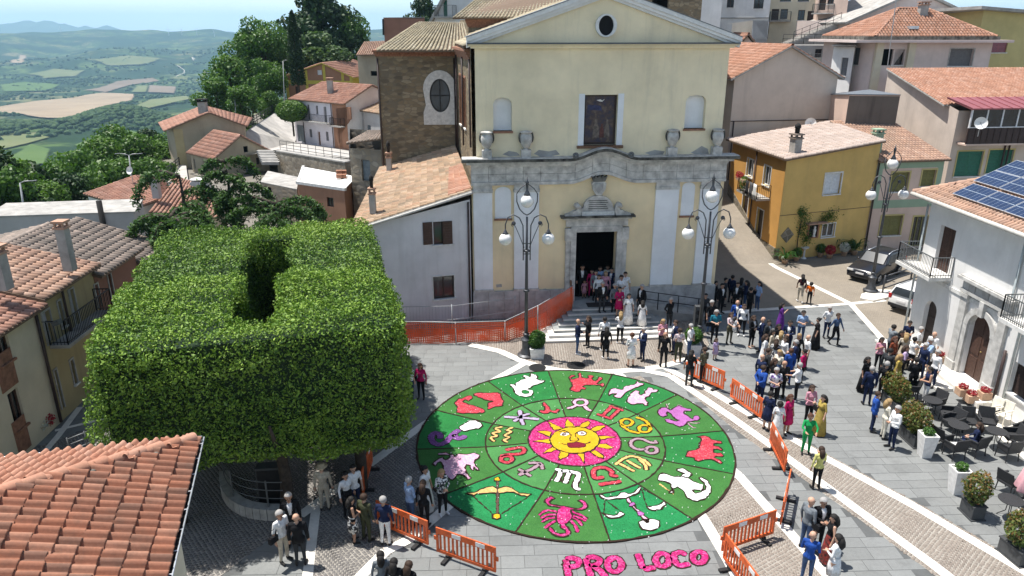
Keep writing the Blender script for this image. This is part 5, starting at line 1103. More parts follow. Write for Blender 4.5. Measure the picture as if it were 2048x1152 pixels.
e0=P(1930,18,78);mb=MB();deck(mb,[nh.pt(0,-1.2,17.2,.8),nh.pt(0,12,16.5,.8),nh.pt(0,12,16.6,-10),nh.pt(0,-3.5,16.9,-9)],.3);mb.build('roof','concrete',nh.root)
pg=House('pink_gable_house','big pale pink gable above the hipped orange roof',[at2(1700,40,86),at2(1937,40,88),at2(1937,40,88)+Vector((1,10,0)),at2(1700,40,86)+Vector((-3,10,0))],2,[16.0,16.6,16.6,16.0],'wall_rose',peaks={0:[(.52,18.9)],2:[(.48,18.9)]})
pg.win(3,(1692,62,1698,92),'shutter',leaf='shutter_grey');pg.walls_done();a_,d_,n_,L_=pg.fr(0)
for s_ in(0,1):
 x0,z0,x1,z1=(-.8,15.75,L_*.52,19.2)if s_==0 else(L_*.52,19.2,L_+.6,16.4)
 mb=MB();deck(mb,[pg.pt(0,x0,z0,.5),pg.pt(0,x1,z1,.5),pg.pt(0,x1,z1,-10),pg.pt(0,x0,z0,-10)],.25);mb.build('roof','concrete',pg.root)
tf=House('pale_tenement','tall narrow pale house front with shuttered windows left of the hipped roof',[at2(1664,120,74),at2(1706,120,71.5),at2(1720,120,80),at2(1690,120,86)],2,[13.4,13.4,13.4,13.4],'wall_white');tf.win(0,(1684,115,1692,152),'shutter',leaf='shutter_grey');tf.walls_done()
mb=MB();deck(mb,[Vector((p.x,p.y,13.6))+(p-sum(tf.fp,Vector())/4)*.12 for p in tf.fp],.15);mb.build('roof','concrete',tf.root)
b1=House('white_block','plain white apartment block with small dark windows above the church pediment',[at2(1440,50,92),at2(1536,50,90),at2(1536,50,90)+Vector((3,10,0)),at2(1400,50,100)],3,22,'wall_white')
for px_ in((1455,-6,1467,15),(1509,-6,1526,17),(1451,48,1463,64)):b1 .win(0,px_,'glass',frame='wood_dark',glass='glass_dark')
b1 .win(0,(1506,41,1534,78),'open',name='porch');b1 .walls_done();b1 .prm(0,.0,b1 .fr(0)[3],b1 .pick(0,1480,37)[1],b1 .pick(0,1480,35)[1],.0,.1).build('string_course','concrete',b1 .root);chimney(b1 .root,P(1432,60,91),.5,.5,1.8,'wall_white',0,'soot')
b2=House('cream_block','cream terrace house with dark doors and a balcony above the church',[at2(1537,40,96),at2(1634,40,94),at2(1634,40,94)+Vector((3,9,0)),at2(1537,40,96)+Vector((0,9,0))],3,22,'wall_cream')
for px_,kd in(((1544,18,1556,41),'door'),((1562,18,1574,38),'glass'),((1597,20,1608,40),'glass'),((1616,22,1626,45),'door'),((1562,-20,1582,3),'glass'),((1598,-20,1618,3),'glass')):b2 .win(0,px_,kd,leaf='wood_dark',frame='wood_dark')
b2 .walls_done();zb_=b2 .pick(0,1550,41)[1];b2 .balcony(0,.1,2.6,zb_,1.1,'iron_grey','stone_grey')
b3=House('pink_block','pink house with an outside stair at the top edge of the picture',[at2(1634,20,93),at2(1694,20,90),at2(1694,20,90)+Vector((3,9,0)),at2(1634,20,93)+Vector((1,9,0))],3,22,'wall_pink');b3 .win(0,(1640,-12,1650,20),'door',leaf='wood_dark');b3 .win(0,(1657,-12,1667,8),'glass',frame='wood_dark');b3 .walls_done();zb_=b3 .pick(0,1650,26)[1];b3 .balcony(0,.1,2.2,zb_,1.3,'iron_grey','stone_grey')
hs_=empty('stone_stair',P(1600,90,88));tag(hs_,'outside stone stair with black railings climbing the bank above the church','stairs')
sa,sb=P(1578,84,86),P(1672,46,89)
for k in range(16):c=sa.lerp(sb,k/16);MB().obox(c-Vector((0,0,.8)),(.42,0,0),(0,1.1,0),(0,0,.8)).build('step','concrete',hs_)
rail(hs_,[sa.lerp(sb,k/6)+Vector((0,-1.2,.1))for k in range(7)],1.0,'iron_black');rail(hs_,[P(1565,88,84.5)+Vector((k*1.15,0,0))for k in range(7)],1.0,'iron_black')
bw=House('retaining_wall','grey stone retaining wall with a parapet above the beige gable',[at2(1556,100,84),at2(1692,100,84),at2(1692,100,90),at2(1556,100,90)],2,12.7,'stone_wall',cat='wall');bw.walls_done();mb=MB();deck(mb,[Vector((p.x,p.y,12.75))for p in bw.fp],.04);mb.build('top','stone_wall',bw.root)
b4=House('pale_annex','low pale annex with one dark window below the stair',[at2(1572,120,80),at2(1690,120,79),at2(1690,120,83),at2(1572,120,83.5)],2,P(1630,92,80).z,'wall_grey',cat='house');b4 .win(0,(1631,98,1642,115),'glass',frame='wood_dark');b4 .walls_done();mb=MB();deck(mb,[Vector((p.x,p.y,b4 .zt[0]+.08))for p in b4 .fp],.08);mb.build('roof','concrete',b4 .root);b4 .balcony(0,2.2,6.4,P(1650,127,79).z,1.0,'iron_light','concrete')
sgp=House('small_gable_house','small pink gabled house with orange roof peeping over the church cornice',[at2(1468,90,80),at2(1521,90,79),at2(1521,90,79)+Vector((1,7,0)),at2(1468,90,80)+Vector((0,7,0))],2,12.9,'wall_pink',peaks={0:[(.4,14.45)],2:[(.6,14.45)]});sgp.walls_done()
gable_roof(sgp,1,12.95,14.55,'tile_orange',.4,.3,tw=.3,tl=.45)
b5=House('shaded_block','pale block in half shade at the top right of the church roof',[at2(1395,40,84),at2(1441,40,83),at2(1441,40,92),at2(1400,40,92)],3,21,'wall_white');b5 .walls_done()
r1=House('balcony_house','white house with green-shuttered balcony door left of the church roof',[at2(866,40,76),at2(968,40,74),at2(968,40,82),at2(866,40,84)],3,[15.6,22,22,15.6],'wall_white',peaks={0:[(.45,20)]});r1 .win(0,(886,0,895,33),'shutter',leaf='shutter_green',sill=None);r1 .walls_done();zb_=r1 .pick(0,890,33)[1];r1 .balcony(0,.6,2.6,zb_,.9,'iron_grey')
mb=MB();deck(mb,[r1 .pt(0,-.5,15.3,.5),r1 .pt(0,3.0,20.5,.5),r1 .pt(0,3.0,20.5,-8),r1 .pt(0,-.5,15.3,-8)],.25);mb.build('roof','concrete',r1 .root)
r2=House('brick_box_house','flat-topped dark brick block with mast left of the transept roof',[at2(768,60,92),at2(850,60,90),at2(850,60,98),at2(768,60,100)],3,[16.3,16.2,16.2,16.3],'wall_redbrown');r2 .walls_done();mb=MB();deck(mb,[Vector((p.x,p.y,16.35))for p in r2 .fp],.05);mb.build('roof','concrete',r2 .root);MB().tube([P(767,70,91.5),P(766,38,91.5)],.12,6).build('mast','iron_black',r2 .root)
r3=House('olive_house','pale olive house with tiled roof beyond the yellow brick one',[at2(716,130,118),at2(765,130,116),at2(790,130,124),at2(740,130,128)],0,P(730,108,117).z,'wall_olive');r3 .win(0,(741,142,757,152),'open');r3 .walls_done()
e0,e1=P(712,110,116.6),P(768,109,115.4);tiles(r3 .root,e0,e1,P(772,82,122),P(728,84,122),'tile_brown',.34,.5)
d0,d1,d2=v2(Z(590.5,284.5)),v2(Z(670,297)),v2(Z(698,301));dd=(d2-d0).normalized();dn=Vector((-dd.y,dd.x,0))
rw=House('lilac_row_house','lilac-white two-storey row house with grey garage door and long balcony',[d0+dd*.3,d1,d1+dn*9,d0+dd*.3+dn*9],-1,6.05,'wall_lilac')
for px_,kd,lf in(((613,209,621,240),'door','shutter_grey'),((631,211,637,229),'shutter','shutter_grey'),((646.5,213,655,247),'door','shutter_grey'),((592.5,249,610,285),'gate','door_grey'),((618,258,625,275),'shutter','shutter_grey'),((635,263,642,291),'door','wood_warm'),((651,263,658,282),'shutter','shutter_grey')):rw.win(0,px_,kd,leaf=lf,sill=None)
rw.walls_done();rw.balcony(0,.2,rw.fr(0)[3]-.2,rw.pick(0,640,243)[1],.9,'iron_black','stone_grey');rw.pipe(0,rw.fr(0)[3]-.1,-1,6);rw.pipe(0,2.2,-1,3)
rb=House('brick_row_house','narrow brown brick row house with white gable end',[d1+dd*.01,d2,d2+dn*9,d1+dd*.01+dn*9],-1,6.0,'wall_brick')
for px_,kd,lf in(((672,217,681,251),'open','wood_dark'),((693,214,702,239),'shutter','wood_brown'),((677,265,686,297),'open','wood_dark')):rb.win(0,px_,kd,leaf=lf,sill=None)
rb.walls_done();rb.prm(0,.0,rb.fr(0)[3],-1,2.6,.0,.02).build('lower_render','wall_grey',rb.root)if False else None;rb.balcony(0,.1,2.4,rb.pick(0,685,252)[1],.7,'iron_black');rb.prm(1,.05,8.9,-1,6.0,.0,.03).build('white_gable','wall_white',rb.root);mb=MB();mb.add([rb.pt(1,u,z,.03)for u,z in((0,6),(9,6),(4.5,8.0))],[(0,1,2)]);mb.build('gable_top','wall_white',rb.root)
rf=[d0-dd*.1-dn*.4,d2+dd*.2-dn*.4,d2+dd*.2+dn*4.5,d0-dd*.1+dn*4.5,d2+dd*.2+dn*9.4,d0-dd*.1+dn*9.4]
for k,zz in enumerate((5.95,5.95,8.1,8.1,5.95,5.95)):rf[k].z=zz
tiles(rw.root,rf[0],rf[1],rf[2],rf[3]+dd*1.5,'tile_red',.34,.5);tiles(rw.root,rf[4],rf[5],rf[3]+dd*1.5,rf[2],'tile_red',.34,.5);chimney(rw.root,rf[0].lerp(rf[1],.55).lerp(rf[3].lerp(rf[2],.55),.45),.7,.7,1.7,'concrete')
ob=House('cement_annex','cement-faced annex with tiled lean-to roof hidden behind the white gable',[d2+dd*.3+dn*2.5,d2+dd*6+dn*1.5,d2+dd*6.5+dn*9,d2+dd*.3+dn*9],-1,[4.9,4.9,6.4,6.4],'wall_grey');ob.win(0,uz=(.9,1.0,1.8,3.2),kind='shutter',leaf='door_grey');ob.walls_done();tiles(ob.root,d2+dn*2.2+Vector((0,0,4.95)),d2+dd*6.2+dn*1.2+Vector((0,0,4.95)),d2+dd*6.7+dn*9+Vector((0,0,6.6)),d2+dn*9+Vector((0,0,6.6)),'tile_old',.34,.5)
y0,y1=at2(571,160,124),at2(705,160,122);yd=(y1-y0).normalized();yn=Vector((-yd.y,yd.x,0));zE=P(571,153,124).z;zP=P(649,127,123).z
yb2=House('yellow_brick_house','gabled house of brown brick panels framed in bright yellow bands',[y0,y1,y1+yn*13+yd*1.5,y0+yn*13+yd*1.5],0,zE,'wall_brick',peaks={0:[(.58,zP)],2:[(.42,zP)]})
for px_,kd in(((634,140,644,150),'blind'),((625,173,634,185),'blind'),((590,173,602,200),'door')):yb2 .win(0,px_,kd,leaf='blind_white' if kd=='blind' else 'wood_dark',sill=None)
yb2 .walls_done();Ly=yb2 .fr(0)[3];yb2 .prm(1,.01,13,0,zE-.02,.0,.04).build('yellow_side','wall_sun_yellow',yb2 .root)
zb0,zb1=yb2 .pick(0,640,168)[1],yb2 .pick(0,640,161)[1];yb2 .prm(0,.0,Ly,zb0,zb1,.0,.08).build('yellow_band','wall_sun_yellow',yb2 .root)
for u_,top_ in((.0,zE),(Ly*.3,zE+(zP-zE)*.5),(Ly*.57,zP-.2),(Ly*.84,zE+(zP-zE)*.38),(Ly-.45,zE)):yb2 .prm(0,u_,u_+.45,0,zb0-.01,.0,.07).build('yellow_band','wall_sun_yellow',yb2 .root);yb2 .prm(0,u_,u_+.45,zb1+.01,top_,.0,.07).build('yellow_band','wall_sun_yellow',yb2 .root)
R0=yb2 .pt(0,Ly*.58,zP+.12,.5);R1=R0+yn*14;
for ea in(yb2 .pt(0,-.6,zE-.1,.5),yb2 .pt(0,Ly+.5,zE-.1,.5)):tiles(yb2 .root,ea,ea+yn*14,R1,R0,'tile_red',.36,.5,edge='wall_sun_yellow')
c0,c1=at2(353,300,84.5),at2(494,300,86.5);cd=(c1-c0).normalized();cn=Vector((-cd.y,cd.x,0));zE=P(353,257,84.5).z;zP=P(430,227,85.3).z
cg=House('old_gable_house','tall old beige house with blank gable and red metal-like tiles at the village edge',[c0,c1,c1+cn*8-cd*.5,c0+cn*8-cd*2.2],-8,[zE,P(494,250,86.5).z,P(494,250,86.5).z,zE],'wall_olive',peaks={0:[(.53,zP)],2:[(.47,zP)]});cg.walls_done()
cg.prm(0,.0,.95,-8,zE-.1,.0,.05).build('yellowed_strip','wall_old_yellow',cg.root)
RA=cg.pt(0,cg.fr(0)[3]*.53,zP+.12,.35);RB=RA+cn*8.6-cd*1.6
tiles(cg.root,cg.pt(0,-1.0,zE-.25,.35),cg.pt(0,-1.0,zE-.25,.35)+cn*8.6-cd*2.0,RB,RA,'tile_red',.34,.5);tiles(cg.root,cg.pt(0,cg.fr(0)[3]+.4,cg.zt[1]-.15,.35),cg.pt(0,cg.fr(0)[3]+.4,cg.zt[1]-.15,.35)+cn*8.6,RB,RA,'tile_red',.34,.5)
chimney(cg.root,P(408,232,86.2),.9,.7,1.6,'concrete',0,'soot')
wA,wB,wC=v2(Z(380,303,2.0)),v2(Z(430,315,2.0)),v2(Z(535,300,2.0));wD=wA+(wC-wB)
wg=House('stone_wing_house','low rubble and plaster house with weathered red roof and grey door',[wB,wC,wD,wA],-4,[2.0,2.0,2.0,2.0],'wall_olive',peaks={0:[(.5,3.9)],2:[(.5,3.9)]})
for i_,px_,kd,lf in((0,(489,318,504,350),'door','door_grey'),(0,(512,316,520,328),'shutter','wood_dark'),(0,(486.5,293,497,304),'open','wood_dark'),(3,(386,317,392,338),'shutter','shutter_grey'),(3,(406,320,412,345),'shutter','wood_brown')):wg.win(i_,px_,kd,leaf=lf,sill=None)
wg.walls_done();wg.prm(0,.05,wg.fr(0)[3]*.5,-4,2.2,.0,.03).build('rubble_patch','stone_wall',wg.root)if False else None;gable_roof(wg,1,2.05,4.0,'tile_red',.35,.25,tw=.34,tl=.5);wg.balcony(3,1.2,6.2,-1.25,.9,'iron_grey','concrete');wg.pipe(3,.15 if False else wg.fr(3)[3]-.15,-4,1.8)
def roof_house(name,label,quad,Ys,mat,wall,drop,ridge=None,tw=.3,**kw):
 q=[P(x,y,Y)for(x,y),Y in zip(quad,Ys)];c=sum(q,Vector())/4;fp=[v2(p).lerp(v2(c),.10)for p in q];ar=sum(fp[i].x*fp[(i+1)%4].y-fp[(i+1)%4].x*fp[i].y for i in range(4));zt=[p.z-.12 for p in q]
 if ar<0:fp,zt=fp[::-1],zt[::-1]
 h=House(name,label,fp,min(p.z for p in q)-drop,zt,wall);h.walls_done();tiles(h.root,q[0],q[1],q[2],q[3],mat,tw,.45,**kw);return h,q
bh,bq=roof_house('red_roof_house','white house under a broad red roof just left of the cedars',[(166,388),(268,418),(320,399),(271,351)],(55,52,54.5,58.5),'tile_red','wall_white',6)
bq2=[bq[3],bq[2],P(345,392,58),P(330,362,61)];tiles(bh.root,bq2[3],bq2[2],bq2[1],bq2[0],'tile_red',.3,.45);chimney(bh.root,P(315,396,54),.5,.5,1.5,'wall_grey')
bh2,_=roof_house('striped_roof_house','house with a striped faded red roof behind the dark cedar',[(297,424),(436,436),(450,390),(345,364)],(52,52.5,58,59),'tile_red','wall_cream',6)
bh3,_=roof_house('far_red_roof','small red roof wedged below the old beige gable house',[(330,372),(392,384),(398,368),(350,352)],(64,63,67,68),'tile_red','wall_grey',5)
tk=empty('roof_tank',P(402,372,60));tag(tk,'white covered water tanks on the roof below the old gable house','tank');
for k in(-1,1):MB().obox(P(402+k*9,372,60),(.35,0,0),(0,.4,0),(0,0,.4)).build('tank_box','wall_white',tk);MB().lathe([(.5,0),(.52,.08),(.3,.16),(.02,.2)],12,P(402+k*9,360,60)).build('tank_lid','white_paint',tk)
tb=House('brick_terrace_house','old brick house with a white flat terrace and one dark window',[at2(598,400,55),at2(690,400,52.5),at2(716,400,57.5),at2(612,400,62)],-5,P(640,372,54).z,'wall_brick');tb.win(0,(653,394,668,415),'glass',frame='wood_dark',sill=None);tb.walls_done()
mb=MB();deck(mb,[Vector((p.x,p.y,tb.zt[0]+.05))for p in tb.fp],.1);mb.build('terrace','white_paint',tb.root)
tb.prm(0,-.1,tb.fr(0)[3]+.1,tb.zt[0]-.05,tb.zt[0]+.16,-.15,.06).build('parapet','stone_white',tb.root);tb.prm(3,.0,tb.fr(3)[3],tb.zt[0],tb.zt[0]+.14,-.15,.05).build('parapet','stone_white',tb.root)
for k in range(4):c=P(678+9*(k%2),352-8*(k//2),56.5+.3*k);o_=MB().obox(c,(.22,.05,0),(-.05,.2,0),(0,0,.14)).build('brick_stack','tile_orange' if False else 'brick_red');tag(o_,('left stack of red roof tiles on the white terrace, lower','right stack of red roof tiles on the white terrace, lower','left stack of red roof tiles on the white terrace, upper','right stack of red roof tiles on the white terrace, upper')[k],'tile stack','tile stacks on the terrace')
ar=House('arched_outhouse','stone outhouse with pale flat roof and dark arched opening',[at2(522,380,60),at2(594,380,57),at2(600,380,62),at2(540,380,65)],-5,P(560,372,58.5).z,'stone_wall');ar.win(0,(527,372,544,390),'open');ar.walls_done();mb=MB();deck(mb,[Vector((p.x,p.y,ar.zt[0]+.06))for p in ar.fp],.1);mb.build('roof','concrete',ar.root)
sw0,sw1=P(552,302,78),P(690,325,66);swd=(v2(sw1)-v2(sw0)).normalized();swn=Vector((-swd.y,swd.x,0));zsw=sw0 .z
sw=House('stone_retaining_wall','long grey rubble wall carrying the railed road',[v2(sw0),v2(sw1),v2(sw1)+swn*1.0,v2(sw0)+swn*1.0],-6,[sw0 .z,sw1 .z,sw1 .z,sw0 .z],'stone_wall',cat='wall');sw.walls_done();mb=MB();deck(mb,[sw.pt(0,0,sw0 .z+.08,.05),sw.pt(0,sw.fr(0)[3],sw1 .z+.08,.05),sw.pt(0,sw.fr(0)[3],sw1 .z+.08,-1),sw.pt(0,0,sw0 .z+.08,-1)],.12);mb.build('coping','concrete',sw.root)
rr_=empty('road_railing',sw0);tag(rr_,'dark road railing along the top of the rubble wall','railing');rail(rr_,[sw.pt(0,sw.fr(0)[3]*k/9,lerp(sw0 .z,sw1 .z,k/9)+.05,-.5)for k in range(10)],1.0,'iron_black',rails=(1.0,.66,.33))
sd_=House('stone_shed','small stone shed with a grey door beside the transept',[at2(702,340,55),at2(764,340,53.5),at2(768,340,58),at2(706,340,60)],0,[P(702,296,55).z,P(764,300,53.5).z,P(764,300,53.5).z+.8,P(702,296,55).z+.8],'stone_wall',cat='shed');sd_.win(0,(722,319,742,363),'door',leaf='door_grey',sill=None);sd_.walls_done()
tiles(sd_.root,P(692,287,54.3),P(760,278,53),P(768,262,58.5),P(738,262,59),'tile_grey',.3,.45)
rd=MB();rq=[Z(494,262,.1),Z(590,290,.1),v2(sw1)+Vector((.8,.8,sw1 .z-.02)),v2(sw0)+Vector((0,1.0,sw0 .z-.02)),Z(496,312,.1)]
road=MB();rp_=[P(470,316,82),P(494,262,92),P(540,232,112),P(590,200,130),P(622,200,132),P(590,285,104),P(698,302,96),P(700,318,68),P(556,300,79)]
road.add([tuple(p)for p in rp_],[(0,1,5,8),(1,2,5),(2,3,4,5),(5,6,7,8)]);ro_=road.build('road','asphalt_pale');tag(ro_,'pale concrete road climbing past the lilac houses',kind='structure')
for p in ro_.data.vertices:p.co.z+=.05
rr2=empty('road_railing',rp_[1]);tag(rr2,'black railing on the valley side of the climbing road','railing');rail(rr2,[rp_[1].lerp(rp_[2],k/6)+Vector((-.3,0,0))for k in range(7)]+[rp_[2].lerp(rp_[3],k/6)+Vector((-.3,0,0))for k in range(1,7)],1.1,'iron_black',rails=(1.0,.66,.33),r=.05)
rr3=empty('road_railing',P(330,366,76));tag(rr3,'railing of the lane below the old beige gable house','railing');lnp=[P(318,372,72),P(360,332,84)];rail(rr3,[lnp[0].lerp(lnp[1],k/5)for k in range(6)],1.0,'iron_black',rails=(1.0,.66,.33),r=.05)
ln2=MB();ln2 .add([P(330,372,72),P(378,372,72),P(372,330,84),P(360,330,84)],[(0,1,2,3)]);tag(ln2 .build('lane','asphalt_pale'),'short concrete lane beside the old beige gable house',kind='structure')
st3=empty('stone_stair',P(540,320,76));tag(st3,'short stone stair between the wing house and the rubble wall','stairs')
for k in range(8):MB().obox(P(542-k*1.5,326-k*3.2,76+k*.5),(.9,0,0),(0,.3,0),(0,0,.16)).build('step','concrete',st3)
ax=lambda Y:-18.15-.055*(Y-26.5)
def rowh(name,label,Ya,Yb,zt,wall,dep=7.0):return House(name,label,[(ax(Ya),Ya),(ax(Yb),Yb),(ax(Yb)-dep,Yb+.4),(ax(Ya)-dep,Ya+.4)],0,zt,wall)
a1=rowh('cream_row_house','cream house with brick-panelled windows at the left edge',17.0,25.75,5.0,'wall_cream')
a1 .win(0,(-14,664,26,716),'glass',frame='wood_brown',sill='brick_flat');a1 .win(0,(14,790,53,846),'glass',frame='wood_brown',sill='brick_flat');a1 .walls_done()
for px_ in((-14,716,36,764),(22,848,62,890)):
 r_=a1 .rect(0,px_);a1 .prm(0,r_[0],r_[2],r_[1],r_[3],.0,.03).build('brick_panel','brick_flat',a1 .root)
a1 .pipe(0,a1 .fr(0)[3]-.25,.1,4.9,'dark_pipe',.06)
e0,e1=a1 .pt(0,-.2,4.98,.45),a1 .pt(0,a1 .fr(0)[3]+.05,4.98,.45);tiles(a1 .root,e0,e1,e1+Vector((-4.2,.2,.9)),e0+Vector((-4.2,.2,.9)),'tile_red',.25,.38);tiles(a1 .root,e1+Vector((-8.2,.3,.0)),e0+Vector((-8.2,.3,.0)),e0+Vector((-4.2,.2,.9)),e1+Vector((-4.2,.2,.9)),'tile_red',.25,.38);chimney(a1 .root,P(8,578,25.2),.5,.45,1.35,'concrete')
a2=rowh('old_balcony_house','old ochre house with iron balcony and faded shutters in the shaded lane',25.78,30.1,5.25,'wall_old_yellow')
for px_,kd,lf in(((82,628,111,680),'door','wall_lilac'),((114,604,131,650),'shutter','wall_lilac'),((136,582,162,656),'shutter','wall_lilac'),((107,742,129,814),'door','wood_dark'),((139,722,155,764),'shutter','wood_brown')):a2 .win(0,px_,kd,leaf=lf,trim='stone_grey' if kd!='x' else None,tw=.07)
a2 .walls_done();zb_=a2 .pick(0,130,668)[1];a2 .balcony(0,.25,4.1,zb_,.75,'iron_black','concrete',1.0);a2 .pipe(0,1.7,zb_,5.1)
e0,e1=a2 .pt(0,-.05,5.2,.40),a2 .pt(0,a2 .fr(0)[3]+.1,5.2,.40);tiles(a2 .root,e0,e1,e1+Vector((-4.6,.2,.95)),e0+Vector((-4.6,.2,.95)),'tile_brown',.27,.42);ridge_caps(a2 .root,e1+Vector((-4.6,.2,.95)),e0+Vector((-4.6,.2,.95)),'tile_brown');tiles(a2 .root,e1+Vector((-9,.3,.05)),e0+Vector((-9,.3,.05)),e0+Vector((-4.6,.2,.95)),e1+Vector((-4.6,.2,.95)),'tile_brown',.27,.42);chimney(a2 .root,P(141,540,28.2),.38,.38,1.75,'concrete',0,'tile_brown')
fl=empty('street_floodlight',a2 .pt(0,.1,4.6,.1));tag(fl,'small floodlight on the wall of the old balcony house','floodlight');c=a2 .pt(0,.12,4.2,.55);MB().tube([a2 .pt(0,.1,4.25,.0),c],.02,5).build('arm','iron_grey',fl);MB().obox(c,(.14,0,.05),(0,.12,0),(-.03,0,.08)).build('lamp_head','iron_grey',fl)
a3=rowh('redbrown_row_house','red-brown row house under a grey lichened roof',30.13,34.2,4.7,'wall_redbrown')
for px_,kd in(((188,571,203,611),'door'),((214,549,231,602),'door')):a3 .win(0,px_,kd,leaf='wood_warm',trim='stone_grey',tw=.07,sill=None)
a3 .walls_done();e0,e1=a3 .pt(0,-.15,4.7,.45),a3 .pt(0,a3 .fr(0)[3]+.15,4.7,.45);tiles(a3 .root,e0,e1,e1+Vector((-4.6,.2,1.15)),e0+Vector((-4.6,.2,1.15)),'tile_grey',.29,.42);ridge_caps(a3 .root,e1+Vector((-4.6,.2,1.15)),e0+Vector((-4.6,.2,1.15)),'tile_grey');tiles(a3 .root,e1+Vector((-9,.3,.1)),e0+Vector((-9,.3,.1)),e0+Vector((-4.6,.2,1.15)),e1+Vector((-4.6,.2,1.15)),'tile_grey',.29,.42)
a4=rowh('low_row_house','low lean-to at the end of the shaded lane',34.25,37.5,3.9,'wall_redbrown');a4 .walls_done();e0,e1=a4 .pt(0,-.1,3.9,.45),a4 .pt(0,a4 .fr(0)[3]+.15,3.9,.45);tiles(a4 .root,e0,e1,e1+Vector((-5,.2,1.5)),e0+Vector((-5,.2,1.5)),'tile_grey',.29,.42)
wf_=House('white_flat_house','long white wall under a pale flat roof behind the row of old houses',[v2(Z(-30,434,4.2)),v2(Z(267,424,4.2)),v2(Z(267,424,4.2))+Vector((-1.2,3.6,0)),v2(Z(-30,434,4.2))+Vector((-1,3.6,0))],-3,4.15,'wall_grey');wf_.walls_done();mb=MB();deck(mb,[Vector((p.x,p.y,4.24))+(p-sum(wf_.fp,Vector())/4)*.02 for p in wf_.fp],.1);mb.build('roof','concrete',wf_.root);wf_.pipe(0,wf_.pick(0,206,440)[0],0,5.0,'soot',.17);
QA=Z(390,882,6.0);QB=Z(318,1170,6.0);qe=(QB-QA).normalized();QC=Z(-20,925,6.0);qf=(QC-QA).normalized()
slope=math.tan(R(19));inw=Vector((-qe.y,qe.x,0));inw=inw if inw.x<0 else-inw;inb=Vector((qf.y,-qf.x,0));inb=inb if inb.y<0 else-inb
qr=empty('tiled_roof_house',QA);qr.location.z=0;tag(qr,'nearest house, cut by the frame, with a large terracotta tiled hip roof','house')
hipd=(inw+inb);hip3=lambda t:QA+hipd*t+Vector((0,0,slope*t))
up1=(inw+Vector((0,0,slope))).normalized();up2=(inb+Vector((0,0,slope))).normalized();n1=qe.cross(up1);n1=n1 if n1 .z>0 else-n1;n2=qf.cross(up2);n2=n2 if n2 .z>0 else-n2
mb=MB();T_=7.5;mb.add([QA,QA+qe*9,QA+qe*9+up1*8,hip3(T_)],[(0,1,2,3)]);dk1=mb.build('roof_deck','eave_wood',qr);mb=MB();mb.add([QA,hip3(T_),QA+qf*9+up2*8,QA+qf*9],[(0,1,2,3)]);mb.build('roof_deck','eave_wood',qr)
mb=MB();wl0,wl1=QA+inw*.55+inb*.4,QA+inw*.55+qe*9;mb.add([wl0,wl1,Vector((wl1 .x,wl1 .y,0)),Vector((wl0 .x,wl0 .y,0))],[(0,1,2,3)]);w2_=QA+qf*9+inb*.4;mb.add([wl0,w2_,Vector((w2_.x,w2_.y,0)),Vector((wl0 .x,wl0 .y,0))],[(0,1,2,3)]);mb.build('wall','wall_cream',qr)
tilemat('tile_near',[(.30,.125,.075),(.36,.16,.10),(.25,.11,.07),(.41,.21,.14),(.33,.145,.09),(.22,.115,.08)],(.12,.085,.065),.55,2.2)
tilemat('tile_near_pale',[(.42,.195,.125),(.48,.25,.17),(.38,.18,.115),(.50,.28,.20)],(.20,.14,.10),.35,2.2)
def near_tile(tint,w,l,mat,name):
 """interlocking tile: flat pan beside a raised roll, thick lower lip"""
 prof=[(-.5,.012),(-.44,.016),(-.16,.008),(-.10,.018),(-.02,.062),(.12,.098),(.26,.104),(.38,.082),(.46,.038),(.5,.014)];k=len(prof);V=[];F=[]
 for yy,lift,sc in((0,.030,1.0),(l*.06,.034,1.0),(l*1.10,.002,.97)):
  for x,z in prof:V.append((x*w*sc,yy,z*1.1+lift))
 base=len(V)
 for x,z in prof:V.append((x*w,.004,z*1.1+.006))
 F=[(r*k+a,r*k+a+1,(r+1)*k+a+1,(r+1)*k+a)for r in range(2)for a in range(k-1)]+[(base+a,base+a+1,a+1,a)for a in range(k-1)]
 me=bpy.data.meshes.new(name);me.from_pydata(V,[],F);at=me.attributes.new('tint','FLOAT','POINT');at.data.foreach_set('value',[tint]*len(V));me.polygons.foreach_set('use_smooth',[True]*len(F));me.materials.append(M[mat]);me.update();return me
TW,TL=.226,.37;protos=[near_tile(k/11,TW,TL,'tile_near','roof_tile')for k in range(12)];protos2=[near_tile(k/7,TW,TL,'tile_near_pale','roof_tile')for k in range(8)]
cand=[]
for face,(ed,upv,nv_,pr_)in enumerate(((qe,up1,n1,protos),(qf,up2,n2,protos2))):
 for i in range(38):
  for j in range(16):
   u,v_=(i+.5)*TW,j*TL-.10;plan=v_*up1 .xy.length
   if u<plan+.05:continue
   c=QA+ed*u+upv*v_+nv_*.02;x,y=proj(*c)
   if-60<x<420 and 860<y<1200:cand.append((c,ed,upv,nv_,pr_,(Vector((0,0,CAM_H))-c).length,face))
cand.sort(key=lambda t:t[5]);rest_v,rest_f,rest_t=[],[],[]
for k,(c,ed,upv,nv_,pr_,dd_,face)in enumerate(cand):
 right=upv.cross(nv_).normalized();mt=Matrix((right,upv,nv_)).transposed().to_4x4();me=random.choice(pr_)
 mt=Matrix.Translation(c-qr.location+nv_*random.gauss(0,.005)+right*random.gauss(0,.006)+upv*random.gauss(0,.010))@mt@Matrix.Rotation(random.gauss(0,.016),4,'Z')@Matrix.Rotation(random.gauss(0,.01),4,'X')
 if k<300:
  o=bpy.data.objects.new('roof_tile',me);col.objects.link(o);o.parent=qr;o.matrix_local=mt
 else:
  n0=len(rest_v);rest_v+=[mt@v.co+qr.location for v in me.vertices];rest_f+=[tuple(i+n0 for i in p.vertices)for p in me.polygons];rest_t+=[me.attributes['tint'].data[0].value]*len(me.vertices)
